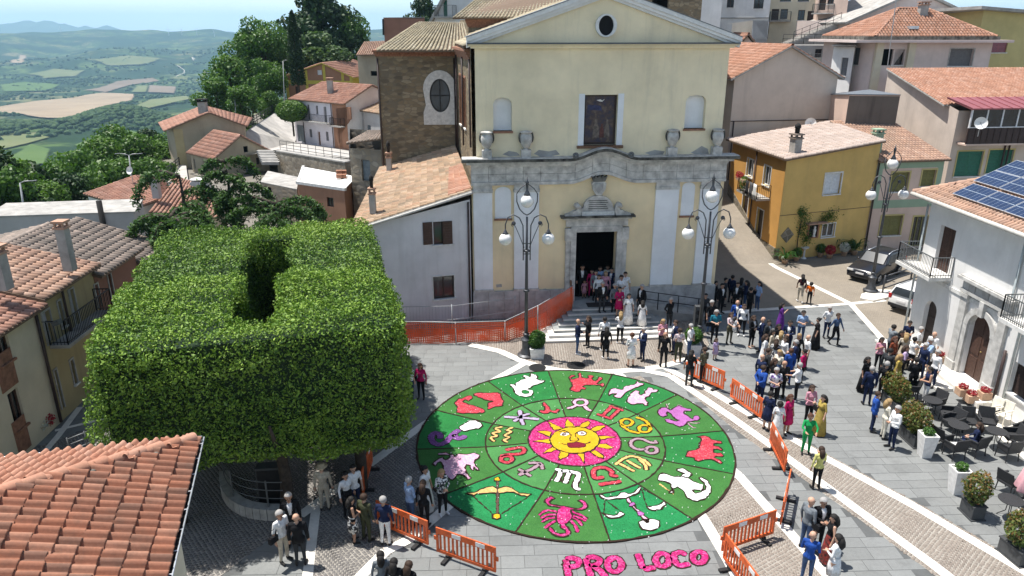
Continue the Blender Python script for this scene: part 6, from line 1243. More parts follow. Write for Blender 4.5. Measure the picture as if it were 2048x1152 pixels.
if rest_f:np_mesh('more_tiles',np.array([tuple(v)for v in rest_v]),np.array(rest_f),'tile_near_pale',qr,tint=rest_t,smooth=True,kind='stuff')
for k in range(22):
 a_,b_=hip3(k*.27+.02),hip3((k+1)*.27+.06);d_=(b_-a_).normalized();sd_v=d_.cross(Vector((0,0,1))).normalized();upc=sd_v.cross(d_);V=[];
 for p_,rr_2,li in((a_,.135,.075),(a_.lerp(b_,.08),.137,.078),(b_,.115,.050)):
  for j in range(9):an_=math.pi*j/8;V.append(p_+sd_v*math.cos(an_)*rr_2+upc*(math.sin(an_)*rr_2+li))
 F=[(r*9+j,r*9+j+1,(r+1)*9+j+1,(r+1)*9+j)for r in range(2)for j in range(8)]
 np_mesh('hip_tile',np.array([tuple(v)for v in V]),np.array(F)[:,::-1],'tile_near_pale',qr,tint=[random.random()]*27,smooth=True)
mb=MB()
for k in range(60):
 p_=hip3(.05+k*.1)-inw*.12*0+qe*.16-up1*.02;mb.ball(p_+n1*.05+Vector((random.gauss(0,.02),random.gauss(0,.02),0)),random.uniform(.05,.085),7,5,.7)
mb.build('mortar_bedding','mossy_stone',qr,True)['kind']='stuff'
out=-inw
for(a_,b_,ou)in((QA-qe*.12,QA+qe*9,out),(QA-qf*.12,QA+qf*9,-inb)):
 mb=MB();V=[];n=8
 for p_ in(a_,b_):
  for j in range(n+1):an_=math.pi*j/n;V.append(p_+ou*(.10-.075*math.cos(an_))+Vector((0,0,-.01-.075*math.sin(an_))))
 mb.add(V,[(j,j+1,n+1+j+1,n+1+j)for j in range(n)]);mb.add([v+Vector((0,0,-.004))for v in V],[(j,n+1+j,n+1+j+1,j+1)for j in range(n)]);g_=mb.build('gutter','iron_black',qr)
 mb=MB();mb.tube([a_+ou*.18,b_+ou*.18],.018,6);mb.build('gutter_rim','panel_frame',g_,True)
 for k in range(14):c=a_+(b_-a_).normalized()*(.3+k*.62);MB().bar(c+ou*.02+Vector((0,0,.012)),c+ou*.185+Vector((0,0,.012)),.03,.008).build('bracket','panel_frame',g_)
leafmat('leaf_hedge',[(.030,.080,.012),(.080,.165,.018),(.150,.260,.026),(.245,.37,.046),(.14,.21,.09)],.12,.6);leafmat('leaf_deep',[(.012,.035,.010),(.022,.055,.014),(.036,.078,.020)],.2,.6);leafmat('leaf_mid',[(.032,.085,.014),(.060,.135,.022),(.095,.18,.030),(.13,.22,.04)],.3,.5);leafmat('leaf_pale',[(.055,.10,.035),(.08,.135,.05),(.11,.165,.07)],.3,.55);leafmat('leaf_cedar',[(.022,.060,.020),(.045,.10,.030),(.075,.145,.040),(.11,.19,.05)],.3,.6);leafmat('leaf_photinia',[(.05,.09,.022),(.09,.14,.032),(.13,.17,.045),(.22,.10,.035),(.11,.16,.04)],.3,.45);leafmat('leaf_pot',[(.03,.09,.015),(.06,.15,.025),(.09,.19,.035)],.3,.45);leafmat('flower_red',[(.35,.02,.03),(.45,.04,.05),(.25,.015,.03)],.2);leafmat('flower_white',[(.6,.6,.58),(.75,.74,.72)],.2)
plain('bark',(.055,.042,.032),.95,scale=6,var=.35,bmp=.5,bscale=14)
def leaves(name,C,size,mat,parent,up=.5,tint=None,elong=1.7,nrm=None,label=None):
 """a cloud of leaf-shaped faces, each turned its own way"""
 n=len(C);a=rng.normal(0,1,(n,3));
 if nrm is not None:a=a*(1-up)+nrm*up*1.6
 else:a[:,2]+=up
 a/=np.linalg.norm(a,axis=1,keepdims=True)+1e-9;t=rng.normal(0,1,(n,3));t-=a*(t*a).sum(1,keepdims=True);t/=np.linalg.norm(t,axis=1,keepdims=True)+1e-9;s=np.cross(a,t)
 L=(size*rng.uniform(.7,1.3,n))[:,None];W=L/elong
 V=np.stack([C-t*L*.5,C+s*W*.5+a*L*.06,C+t*L*.5,C-s*W*.5+a*L*.06],1)
 tint=rng.uniform(0,1,n)if tint is None else tint
 return np_mesh(name,V.reshape(-1,3),np.arange(n*4).reshape(-1,4),mat,parent,tint=np.repeat(np.clip(tint,0,1),4))
def lumpy(P_,f,seed=0):
 r=np.random.default_rng(seed);o=np.zeros(len(P_))
 for k in range(7):d=r.normal(0,1,3);d/=np.linalg.norm(d);o+=np.sin((P_@d)*f*r.uniform(.6,1.9)+r.uniform(0,6.3))
 return o/7
HO=np.array([-11.80,17.65]);HA=R(15);hx=np.array([math.cos(HA),math.sin(HA)]);hy=np.array([-math.sin(HA),math.cos(HA)]);HW,HD,HZ0,HZ1=9.0,13.4,2.2,6.78
hd_=empty('clipped_tree_block',(float((HO+hx*HW/2+hy*HD/2)[0]),float((HO+hx*HW/2+hy*HD/2)[1]),0));tag(hd_,'huge box-clipped leafy tree block with a narrow slot in its top','tree')
SL=(4.1,5.3,1.75,11.0)
def sdf(U,V,W):
 q=np.stack([np.abs(U-HW/2)-HW/2,np.abs(V-HD/2)-HD/2,np.abs(W-(HZ0+HZ1)/2)-(HZ1-HZ0)/2],-1)+.65;box=np.linalg.norm(np.maximum(q,0),axis=-1)+np.minimum(q.max(-1),0)-.65
 wv=.25*np.sin(V*1.3);cu=4.38+(V-1.3)*.045;s=np.stack([np.abs(U-cu-wv*.3)-.52-.036*V-.12*np.sin(V*2.1),np.abs(V-(SL[2]+SL[3])/2)-(SL[3]-SL[2])/2],-1).max(-1)
 return np.maximum(box,-s)
nH=1900000;U,V_,W_=rng.uniform(-.35,HW+.35,nH),rng.uniform(-.35,HD+.35,nH),rng.uniform(HZ0-.3,HZ1+.3,nH)
pts=np.stack([U,V_,W_],-1);lump=lumpy(pts,1.3,3)*.42+lumpy(pts,3.6,4)*.34+lumpy(pts,9,6)*.2;dS=sdf(U,V_,W_)-lump*.85+.05;keep=(dS<.02)&(dS>-.40*rng.uniform(.1,1.3,nH)**1.6);U,V_,W_,dS,lump=U[keep],V_[keep],W_[keep],dS[keep],lump[keep]
if len(U)>430000:k=rng.choice(len(U),430000,False);U,V_,W_,dS,lump=U[k],V_[k],W_[k],dS[k],lump[k]
eps=.05;g=np.stack([sdf(U+eps,V_,W_)-sdf(U-eps,V_,W_),sdf(U,V_+eps,W_)-sdf(U,V_-eps,W_),sdf(U,V_,W_+eps)-sdf(U,V_,W_-eps)],-1);g/=np.linalg.norm(g,axis=1,keepdims=True)+1e-6
C=np.stack([HO[0]+hx[0]*U+hy[0]*V_,HO[1]+hx[1]*U+hy[1]*V_,W_],-1);nw=np.stack([hx[0]*g[:,0]+hy[0]*g[:,1],hx[1]*g[:,0]+hy[1]*g[:,1],g[:,2]],-1)
patch=lumpy(np.stack([U,V_,W_],-1),.8,9);grey=np.clip((V_-5.2)/2.2,0,1)*np.clip((11.5-V_)/2,0,1)*.5
tint=np.clip(.40+.55*lump+.35*patch+rng.normal(0,.22,len(U))-grey*.22,0,.86);old=rng.uniform(0,1,len(U))<grey*.55;tint[old]=rng.uniform(.86,1,old.sum())  # leaves in the hollows tinted darker, painting pockets of shade
leaves('foliage',C,.092*rng.choice([.75,1.0,1.3],len(C)),'leaf_hedge',hd_,.36,tint,2.0,nw)
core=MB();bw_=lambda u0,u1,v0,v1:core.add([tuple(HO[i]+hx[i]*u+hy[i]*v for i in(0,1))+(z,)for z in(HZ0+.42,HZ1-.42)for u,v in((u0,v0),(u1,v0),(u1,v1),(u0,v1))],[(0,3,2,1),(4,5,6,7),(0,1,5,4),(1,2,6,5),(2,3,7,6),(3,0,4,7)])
bw_(.42,SL[0]-.42,.42,HD-.42);bw_(SL[1]+.42,HW-.42,.42,HD-.42);bw_(SL[0]-.42,SL[1]+.42,.42,SL[2]-.38);bw_(SL[0]-.42,SL[1]+.42,SL[3]+.42,HD-.42);core.build('shade_core','leaf_deep',hd_)  # solid dark green core, its colour standing for the shade inside
for u,v in((1.6,1.3),(4.9,1.0),(7.3,1.6),(1.4,5),(7.2,5.5),(1.5,9),(7.0,9.4),(1.8,12),(4.4,12.2),(6.8,12)):
 b0=Vector((HO[0]+hx[0]*u+hy[0]*v,HO[1]+hx[1]*u+hy[1]*v,0));MB().tube([b0,b0+Vector((.06,.05,1.2)),b0+Vector((-.04,.1,2.4)),b0+Vector((.05,.1,3.4))],[.24,.19,.17,.12],9).build('trunk','bark',hd_,True)
 for k in range(3):
  a=k*2.1+u;MB().tube([b0+Vector((0,.08,2.1)),b0+Vector((math.cos(a)*.7,math.sin(a)*.7,3.0)),b0+Vector((math.cos(a)*1.3,math.sin(a)*1.3,3.9))],[.11,.08,.04],6).build('limb','bark',hd_,True)
def grow(seed,h=11.0,w=4.2,n=5200,leaf=.42,mat='leaf_mid',low=.18,lobes=16):
 r=np.random.default_rng(seed);root=empty('broadleaf_tree',(0,0,0));L=[]
 for k in range(lobes):
  z=h*(low+.78*r.uniform(0,1)**.85);f=math.sin(math.pi*min(1,max(.12,(z/h-low+.1)/(1-low+.1))))**.6;a=r.uniform(0,6.28);d=w*f*r.uniform(.1,.72);L.append((d*math.cos(a),d*math.sin(a),z,w*r.uniform(.26,.46)))
 L.append((0,0,h*.9,w*.34));L=np.array(L);wgt=L[:,3]**2;wgt/=wgt.sum();ki=r.choice(len(L),n,p=wgt);v=r.normal(0,1,(n,3));v/=np.linalg.norm(v,axis=1,keepdims=True);rad=L[ki,3]*r.uniform(.55,1.05,n)**.6
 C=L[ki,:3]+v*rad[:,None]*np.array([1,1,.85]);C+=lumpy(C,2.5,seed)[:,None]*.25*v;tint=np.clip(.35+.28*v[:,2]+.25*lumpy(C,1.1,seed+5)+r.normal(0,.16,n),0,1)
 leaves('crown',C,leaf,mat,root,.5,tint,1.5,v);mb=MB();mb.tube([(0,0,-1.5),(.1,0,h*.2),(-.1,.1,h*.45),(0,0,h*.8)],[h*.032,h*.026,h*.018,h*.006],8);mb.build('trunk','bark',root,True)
 for k in range(5):q=L[k];MB().tube([(0,0,q[2]*.55),(q[0]*.5,q[1]*.5,q[2]*.82),(q[0],q[1],q[2])],[h*.013,h*.009,h*.004],5).build('limb','bark',root,True)
 return root
kinds=[grow(11),grow(12,12,4.8,6000,mat='leaf_mid'),grow(13,10,4.0,5000,mat='leaf_deep'),grow(14,13,5.2,7000,mat='leaf_mid'),grow(15,9,3.6,4600,mat='leaf_pale')]
used=[0]*5
def tree_at(kind,x,ytop,Y,hgt,label,cat='tree',group='trees below the village',wide=1.0):
 top_=P(x,ytop,Y);used[kind]+=1;base_h=(11,12,10,13,9)[kind]*1.02;s=hgt/base_h;o=kinds[kind]if used[kind]==1 else copy_tree(kinds[kind]);o.location=(top_.x,top_.y,top_.z-hgt);o.scale=(s*wide,s*wide,s);o.rotation_euler=(0,0,random.uniform(0,6.28));tag(o,label,cat,group);return o
WOOD=((1,15,318,62,11),(2,62,330,66,10),(0,108,330,72,10),(3,150,300,80,12),(1,195,278,86,12),(3,232,252,94,14),(0,268,275,90,10),(2,292,262,104,9),(1,318,285,92,10),(3,345,270,98,11),(0,205,330,70,10),(1,255,318,74,10),(2,130,352,62,8),(3,170,345,66,10),(0,300,322,76,9),(2,40,360,56,9),(1,85,368,58,8),(0,0,345,54,10),(2,-30,300,60,12),(1,330,325,80,8))
WL=('dark tree at the left edge of the wood','deep green tree second from the left edge','bright round tree above the white flat roof','tall spreading tree in the left middle of the wood','leafy tree left of the wood\'s highest crown','highest crown of the near wood','tree just right of the highest crown','small dark tree standing apart on the wood\'s skyline','tree behind the red-roofed house','tree beside the old beige gable house','lower tree over the flue pipe','lower tree above the red roof ridge','dark bush-like tree over the flat roof\'s middle','tree between flat roof and wood centre','low tree beside the lane railing','dark tree behind the flat roof\'s left end','tree behind the flat roof\'s chimney pipe','tree cut by the left frame edge, lower','tree cut by the left frame edge, upper','small tree at the foot of the old gable house')
for(k,x,y,Y,h_),lb in zip(WOOD,WL):tree_at(k,x,y,Y,h_,lb)
PARK=((3,515,38,128,15,'tall full tree left of the cypress',1.0),(1,455,112,112,12,'broad dark tree at the valley end of the road',1.0),(0,430,160,104,9,'lower tree hanging over the valley side',1.2),(3,530,120,121,12,'tree filling the space under the tall one',.85),(2,640,-30,140,20,'highest dark tree behind the yellow brick house',1.0),(3,690,22,142,16,'dark tree right of the highest one',.9),(4,640,62,132,10,'pale green round tree before the dark ones',1.5),(2,610,20,138,14,'dark tree right behind the cypress',1.0),(1,490,60,128,12,'tree on the outer left of the tall group',1.0),(0,480,175,100,8,'low tree above the road railing',1.2),(1,540,182,116,7,'low tree beside the yellow brick house',.9),(2,850,-5,150,12,'tree peeping left of the balcony house',.9),(4,835,50,120,4,'small bush on the brick block',1.2),(3,570,70,134,12,'tree behind the cypress on its left',1.0))
for k,x,y,Y,h_,lb,wd in PARK:tree_at(k,x,y,Y,h_,lb,'tree','tall trees behind the yellow brick house',wd)
ct=P(583,24,112);cy=empty('cypress',(ct.x,ct.y,ct.z-11));tag(cy,'slim dark cypress standing among the tall trees','tree');n=5200;t_=rng.uniform(0,1,n);a=rng.uniform(0,6.283,n);rr_=1.15*np.minimum(1,(1-t_)*2.2)**.6*rng.uniform(.6,1.05,n)*(.9+.1*np.sin(a*5+t_*9));C=np.stack([ct.x+rr_*np.cos(a),ct.y+rr_*np.sin(a),ct.z-11+.8+t_*10.4],-1)
leaves('crown',C,.36,'leaf_deep',cy,.2,np.clip(rng.normal(.22,.15,n),0,1),2.4);MB().tube([(ct.x,ct.y,ct.z-11.5),(ct.x,ct.y,ct.z-2)],[.2,.05],7).build('trunk','bark',cy,True)
bt_=P(585,240,101);rb_=empty('round_bush',bt_-Vector((0,0,2.2)));tag(rb_,'round clipped bush before the lilac row house','bush');n=4200;v=rng.normal(0,1,(n,3));v/=np.linalg.norm(v,axis=1,keepdims=True);C=np.array(bt_+Vector((0,0,1.2)))+v*np.array([2.1,1.8,1.35])*rng.uniform(.8,1.05,(n,1));leaves('crown',C,.30,'leaf_mid',rb_,.5,np.clip(.5+.3*v[:,2]+rng.normal(0,.15,n),0,1),1.6,v);MB().tube([bt_-Vector((0,0,2.2)),bt_],.14,6).build('trunk','bark',rb_,True)
def cedar(base,h,boughs,label,dens=300,tw=.26,extra=0):
 r=empty('cedar',base);tag(r,label,'tree','cedars behind the clipped block');b=Vector(base);MB().tube([b,b+Vector((.1,0,h*.5)),b+Vector((0,.1,h))],[.32,.2,.05],8).build('trunk','bark',r,True);C=[];tn=[];boughs=list(boughs)+extra*[(az+random.uniform(20,60),z-random.uniform(.3,1.2),L*random.uniform(.7,1.0),d_*random.uniform(.9,1.2))for az,z,L,d_ in boughs]
 for(az,z,L,droop)in boughs:
  d=Vector((math.cos(R(az)),math.sin(R(az)),0));pts=[b+Vector((0,0,z))+d*(L*t)+Vector((0,0,L*(.42*t-droop*1.35*t**3)))for t in[k/8 for k in range(9)]]
  MB().tube(pts,[.11*(1-k/9)+.02 for k in range(9)],5).build('bough','bark',r,True);sd_=Vector((-d.y,d.x,0));n=int(dens*L)
  for k in range(n):
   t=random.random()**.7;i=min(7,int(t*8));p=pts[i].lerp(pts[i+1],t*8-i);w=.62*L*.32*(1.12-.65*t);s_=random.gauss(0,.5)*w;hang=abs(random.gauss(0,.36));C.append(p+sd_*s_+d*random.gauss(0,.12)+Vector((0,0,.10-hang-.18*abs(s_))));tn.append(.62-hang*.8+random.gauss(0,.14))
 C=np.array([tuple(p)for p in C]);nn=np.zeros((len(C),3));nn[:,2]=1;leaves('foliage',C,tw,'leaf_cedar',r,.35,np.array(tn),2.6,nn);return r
cA=P(375,465,42.5);cedar((cA.x,cA.y,-2),P(360,350,42.5).z+2,[(175,8.7,3.0,.66),(15,7.7,2.8,.6),(330,7.0,2.4,.55),(250,6.0,2.2,.5),(190,6.2,2.2,.5),(290,5.4,2.6,.45)],'left cedar, hooked bough reaching over the red roof')
cB=P(468,465,44);cedar((cB.x,cB.y,-2),P(468,338,44).z+2,[(180,9.3,1.5,.62),(0,9.4,1.9,.62),(230,8.6,1.8,.6),(320,8.4,2.2,.55),(270,7.4,2.2,.5),(190,7.2,2.0,.5),(10,7.6,2.6,.5),(300,6.2,2.6,.45)],'middle cedar with a pointed top above the clipped block')
cC=P(560,468,43);cedar((cC.x,cC.y,-2),P(560,395,43).z+2,[(180,6.9,3.6,.40),(200,6.5,3.2,.42),(0,7.0,2.9,.48),(340,6.6,2.7,.45),(260,6.2,2.8,.42),(300,5.8,2.8,.4),(160,6.4,3.0,.4),(20,6.2,2.7,.4)],'right cedar with broad flat layers beside the brick terrace',280)
cD=P(345,470,38.5);cedar((cD.x,cD.y,-1),P(345,432,38.5).z+1,[(a_,5.9+.15*(k%3),2.2,.5)for k,a_ in enumerate(range(0,360,45))],'low rounded cedar at the back left corner of the clipped block',240,extra=1)
# ==== flower carpet
G=lambda k:[tuple(x*k for x in c)for c in((.010,.115,.028),(.014,.135,.033),(.020,.155,.036),(.008,.10,.024))]
petalmat('green_a',G(1.2),40,.4);petalmat('green_b',[(.036,.140,.030),(.046,.165,.036),(.032,.13,.028),(.06,.18,.045)],40,.4);petalmat('green_c',[(.055,.20,.055),(.068,.225,.068),(.046,.18,.048)],40,.35);petalmat('green_d',[(.010,.16,.048),(.014,.19,.06),(.02,.22,.07),(.010,.14,.04)],30,.4)
petalmat('magenta',[(.36,.008,.10),(.45,.015,.16),(.30,.006,.07),(.55,.10,.28),(.38,.01,.12)],22);petalmat('petal_red',[(.42,.025,.045),(.50,.045,.075),(.36,.02,.035),(.55,.14,.16)],24);petalmat('petal_pink',[(.55,.30,.44),(.62,.40,.52),(.50,.24,.38),(.68,.52,.58)],24);petalmat('petal_white',[(.75,.74,.73),(.82,.81,.80),(.70,.69,.70)],24);petalmat('petal_purple',[(.16,.055,.22),(.20,.075,.27),(.12,.04,.17),(.26,.13,.32)],24);petalmat('petal_violet',[(.34,.10,.32),(.40,.14,.38),(.30,.08,.28)],24);petalmat('petal_yellow',[(.50,.30,.008),(.58,.37,.015),(.46,.27,.01)],24);petalmat('petal_peach',[(.60,.38,.13),(.66,.45,.18),(.55,.32,.10)],24);petalmat('petal_lilac',[(.36,.29,.42),(.42,.35,.48),(.32,.25,.38)],24);petalmat('petal_mauve',[(.30,.20,.24),(.36,.25,.30),(.27,.17,.21)],24);petalmat('petal_wine',[(.16,.008,.02),(.20,.012,.03),(.12,.006,.015)],24);petalmat('soil',[(.028,.015,.010),(.045,.025,.016),(.02,.012,.009)],60,.6)
CROP={0:(820,730,2.7303),1:(1000,740,6.4),2:(840,770,8.533),3:(1220,780,6.4),4:(840,880,6.4),5:(1060,960,5.535),6:(1000,800,6.4)}
def cp_(k,pts):ox,oy,s=CROP[k];return[Z(ox+x/s,oy+y/s)for x,y in pts]
def smooth_line(p,closed,step=.07):
 n=len(p);out=[];m=n if closed else n-1
 for i in range(m):
  p0,p1,p2,p3=(p[(i-1)%n],p[i],p[(i+1)%n],p[(i+2)%n])if closed else(p[max(0,i-1)],p[i],p[i+1],p[min(n-1,i+2)])
  k=max(1,int((p2-p1).length/step))
  for j in range(k):
   t=j/k;out.append(.5*((2*p1)+(p2-p0)*t+(2*p0-5*p1+4*p2-p3)*t*t+(3*p1-p0-3*p2+p3)*t**3))
 if not closed:out.append(p[-1])
 return out
def ribbon(mb,p,w,z0,z1,closed=False,jit=.013):
 n=len(p);L,Rr=[],[]
 for i in range(n):
  a,b_=(p[(i-1)%n],p[(i+1)%n])if closed else(p[max(0,i-1)],p[min(n-1,i+1)]);d=(b_-a);d.z=0
  if d.length<1e-6:d=Vector((1,0,0))
  d.normalize();nn=Vector((-d.y,d.x,0));wl_,wr_=w/2+random.gauss(0,jit),w/2+random.gauss(0,jit)
  if not closed and i in(0,n-1):wl_*=.6;wr_*=.6
  L.append(p[i]+nn*wl_);Rr.append(p[i]-nn*wr_)
 V=[(q.x,q.y,z)for z in(z0,z1)for S_ in(L,Rr)for q in S_];m=n if closed else n-1;F=[]
 for i in range(m):j=(i+1)%n;F+=[(2*n+i,3*n+i,3*n+j,2*n+j),(i,2*n+i,2*n+j,j),(n+i,n+j,3*n+j,3*n+i)]
 if not closed:F+=[(0,n,3*n,2*n),(n-1,3*n-1,4*n-1,2*n-1)]
 mb.add(V,F);return mb
carpet=empty('flower_carpet',(CC.x,CC.y,0));tag(carpet,'round flower-petal carpet with a smiling sun and twelve zodiac pictures','flower carpet')
ZB,ZF,ZO=.040,.056,.060
def fill(pts,mat,name,z=ZF,parent=None,outline=.05,z0=.03):
 p=smooth_line(pts,True,.09);p=[q+Vector((random.gauss(0,.014),random.gauss(0,.014),0))for q in p];ar=sum(p[i].x*p[(i+1)%len(p)].y-p[(i+1)%len(p)].x*p[i].y for i in range(len(p)));p=p if ar>0 else p[::-1]
 mb=MB();tri=tessellate_polygon([p]);n=len(p);fs=[]
 for t in tri:
  A_,B_,C_=[p[k]for k in t];t=tuple(t)if(B_-A_).cross(C_-A_).z>0 else(t[0],t[2],t[1]);fs.append(tuple(k+n for k in t))
 mb.add([(q.x,q.y,z0)for q in p]+[(q.x,q.y,z)for q in p],fs+[(k,(k+1)%n,(k+1)%n+n,k+n)for k in range(n)]);o=mb.build(name,mat,parent or carpet)
 if outline:ribbon(MB(),p,outline,z0,z+.004,True).build('outline','soil',o)
 return o
def stroke(lines,mat,name,w=.17,z=ZF,parent=None,outline=.06,z0=.03):
 mb=MB();mo=MB()
 for pts,cl in lines:
  p=smooth_line(pts,cl,.06);ribbon(mb,p,w,z0,z,cl);ribbon(mo,p,w+outline*1.7,z0,z-.006,cl)
 o=mb.build(name,mat,parent or carpet)
 if outline:mo.build('outline','soil',o)
 return o
def ring_pts(k,cx,cy,rx,ry,n=14):return cp_(k,[(cx+rx*math.cos(2*math.pi*i/n),cy+ry*math.sin(2*math.pi*i/n))for i in range(n)])
C3=Vector((CC.x,CC.y,0));SC=Z(1149.2,886.5)
SPK=[(755,38),(1105,55),(1450,170),(1700,365),(1765,600),(1545,850),(1095,975),(575,920),(215,700),(40,465),(160,255),(435,100)]
spx=cp_(0,SPK);ang_=[math.atan2(p.y-CC.y,p.x-CC.x)for p in spx]
RI,RP=3.22,1.66
def wedge(a0,a1,r0,r1,z0,z1,c0=C3,c1=C3,n=14):
 if a1>a0:a1-=2*math.pi
 aa=[a0+(a1-a0)*k/n for k in range(n+1)];out=[c1+Vector((math.cos(a),math.sin(a),0))*r1 for a in aa];inn=[c0+Vector((math.cos(a),math.sin(a),0))*r0 for a in aa];m=n+1
 V=[(q.x,q.y,z)for z in(z0,z1)for S_ in(inn,out)for q in S_];F=[]
 for i in range(n):F+=[(2*m+i,2*m+i+1,3*m+i+1,3*m+i)[::1],(m+i,m+i+1,3*m+i+1,3*m+i)]
 F+=[(0,m,3*m,2*m),(n,2*m+n,3*m+n,m+n)]
 return MB().add(V,F)
IC=(Z(970,885)+Z(1327,892)+Z(1150,795)+Z(1150,986))/4;IC=Vector((IC.x,IC.y,0));RI=((Z(1327,892)-Z(970,885)).length+(Z(1150,795)-Z(1150,986)).length)/4;PC=(Z(1058,886)+Z(1240.6,886))/2;RP=((Z(1240.6,886)-Z(1058,886)).length+(Z(1149,835.2)-Z(1149,935.2)).length)/4;PC=Vector((PC.x,((Z(1149,835.2)+Z(1149,935.2))/2).y,0))
for k in range(12):
 a0,a1=ang_[k],ang_[(k+1)%12];wedge(a0,a1,RI,CR,.013,ZB-.002*(k%2),IC,C3).build('outer_sector','green_b' if k%2==0 else('green_d' if k in(5,7)else 'green_a'),carpet);wedge(a0,a1,RP,RI,.013,ZB-.001-.002*(k%2),PC,IC).build('inner_sector','green_c' if k%3 else 'green_b',carpet)
 d=Vector((math.cos(a0),math.sin(a0),0));p=[PC+d*RP,IC+d*RI,C3+d*CR];ribbon(MB(),smooth_line([p[0],p[1],p[2]],False,.12),.055,.02,ZB+.012,False,.006).build('soil_line','soil',carpet)
for c,r_,w in((C3,CR,.07),(IC,RI,.06),(PC,RP,.06)):ribbon(MB(),[c+Vector((math.cos(2*math.pi*k/150),math.sin(2*math.pi*k/150),0))*r_ for k in range(150)],w,.013,ZB+.014,True,.010).build('soil_ring','soil',carpet)
MB().lathe([(RP,.013),(RP,ZB+.004),(.01,ZB+.008)],64,PC).build('sun_ground','magenta',carpet)
RAYS=([(605,290),(800,375),(690,405)],[(850,250),(960,355),(835,365)],[(1000,360),(1070,300),(1130,285),(1155,300),(1130,340),(1070,375)],[(1155,395),(1240,345),(1340,335),(1345,360),(1290,395),(1205,425)],[(1255,475),(1480,485),(1275,525)],[(1265,580),(1350,575),(1450,625),(1400,645),(1245,615)],[(1150,680),(1220,655),(1320,730),(1325,765),(1260,755)],[(985,705),(1080,700),(1078,830)],[(770,670),(885,690),(860,740),(750,790),(745,745)],[(685,600),(740,650),(545,700)],[(650,510),(660,575),(420,545)],[(665,430),(635,490),(470,415),(560,410)])
def poly_fill(k,pts,mat,name,**kw):
 q=cp_(k,pts);d=[]
 for a,b_ in zip(q,q[1:]+q[:1]):d+=[a.lerp(b_,t)for t in(.02,.5,.98)]
 return fill(d,mat,name,**kw)
for r_ in RAYS:poly_fill(6,r_,'petal_yellow','sun_ray',outline=.03)
face=fill(ring_pts(6,957,530,315,170,28),'petal_yellow','sun_face',z=ZF+.006,outline=.045)
for cx,cy in((822,456),(1050,446)):e=fill(ring_pts(6,cx,cy,56,25,10),'petal_white','sun_eye',z=ZF+.012,parent=face,outline=.022);
for cx,cy in((822,456),(1050,446)):fill(ring_pts(6,cx,cy,26,13,8),'petal_mauve','sun_pupil',z=ZF+.018,parent=face,outline=.014)
stroke([(cp_(6,[(750,430),(820,412),(890,440),(908,480),(890,520),(910,542),(990,542),(1002,515),(970,480),(970,440),(1040,412),(1112,435)]),False),(cp_(6,[(790,575),(830,588),(865,588)]),False),(cp_(6,[(1095,578),(1130,568),(1155,550)]),False)],'soil','sun_features',.035,ZF+.014,face,0)
fill(cp_(6,[(865,577),(920,566),(980,560),(1040,566),(1095,580),(1095,608),(1040,625),(960,630),(890,624)]),'petal_wine','sun_mouth',z=ZF+.014,parent=face,outline=.025)
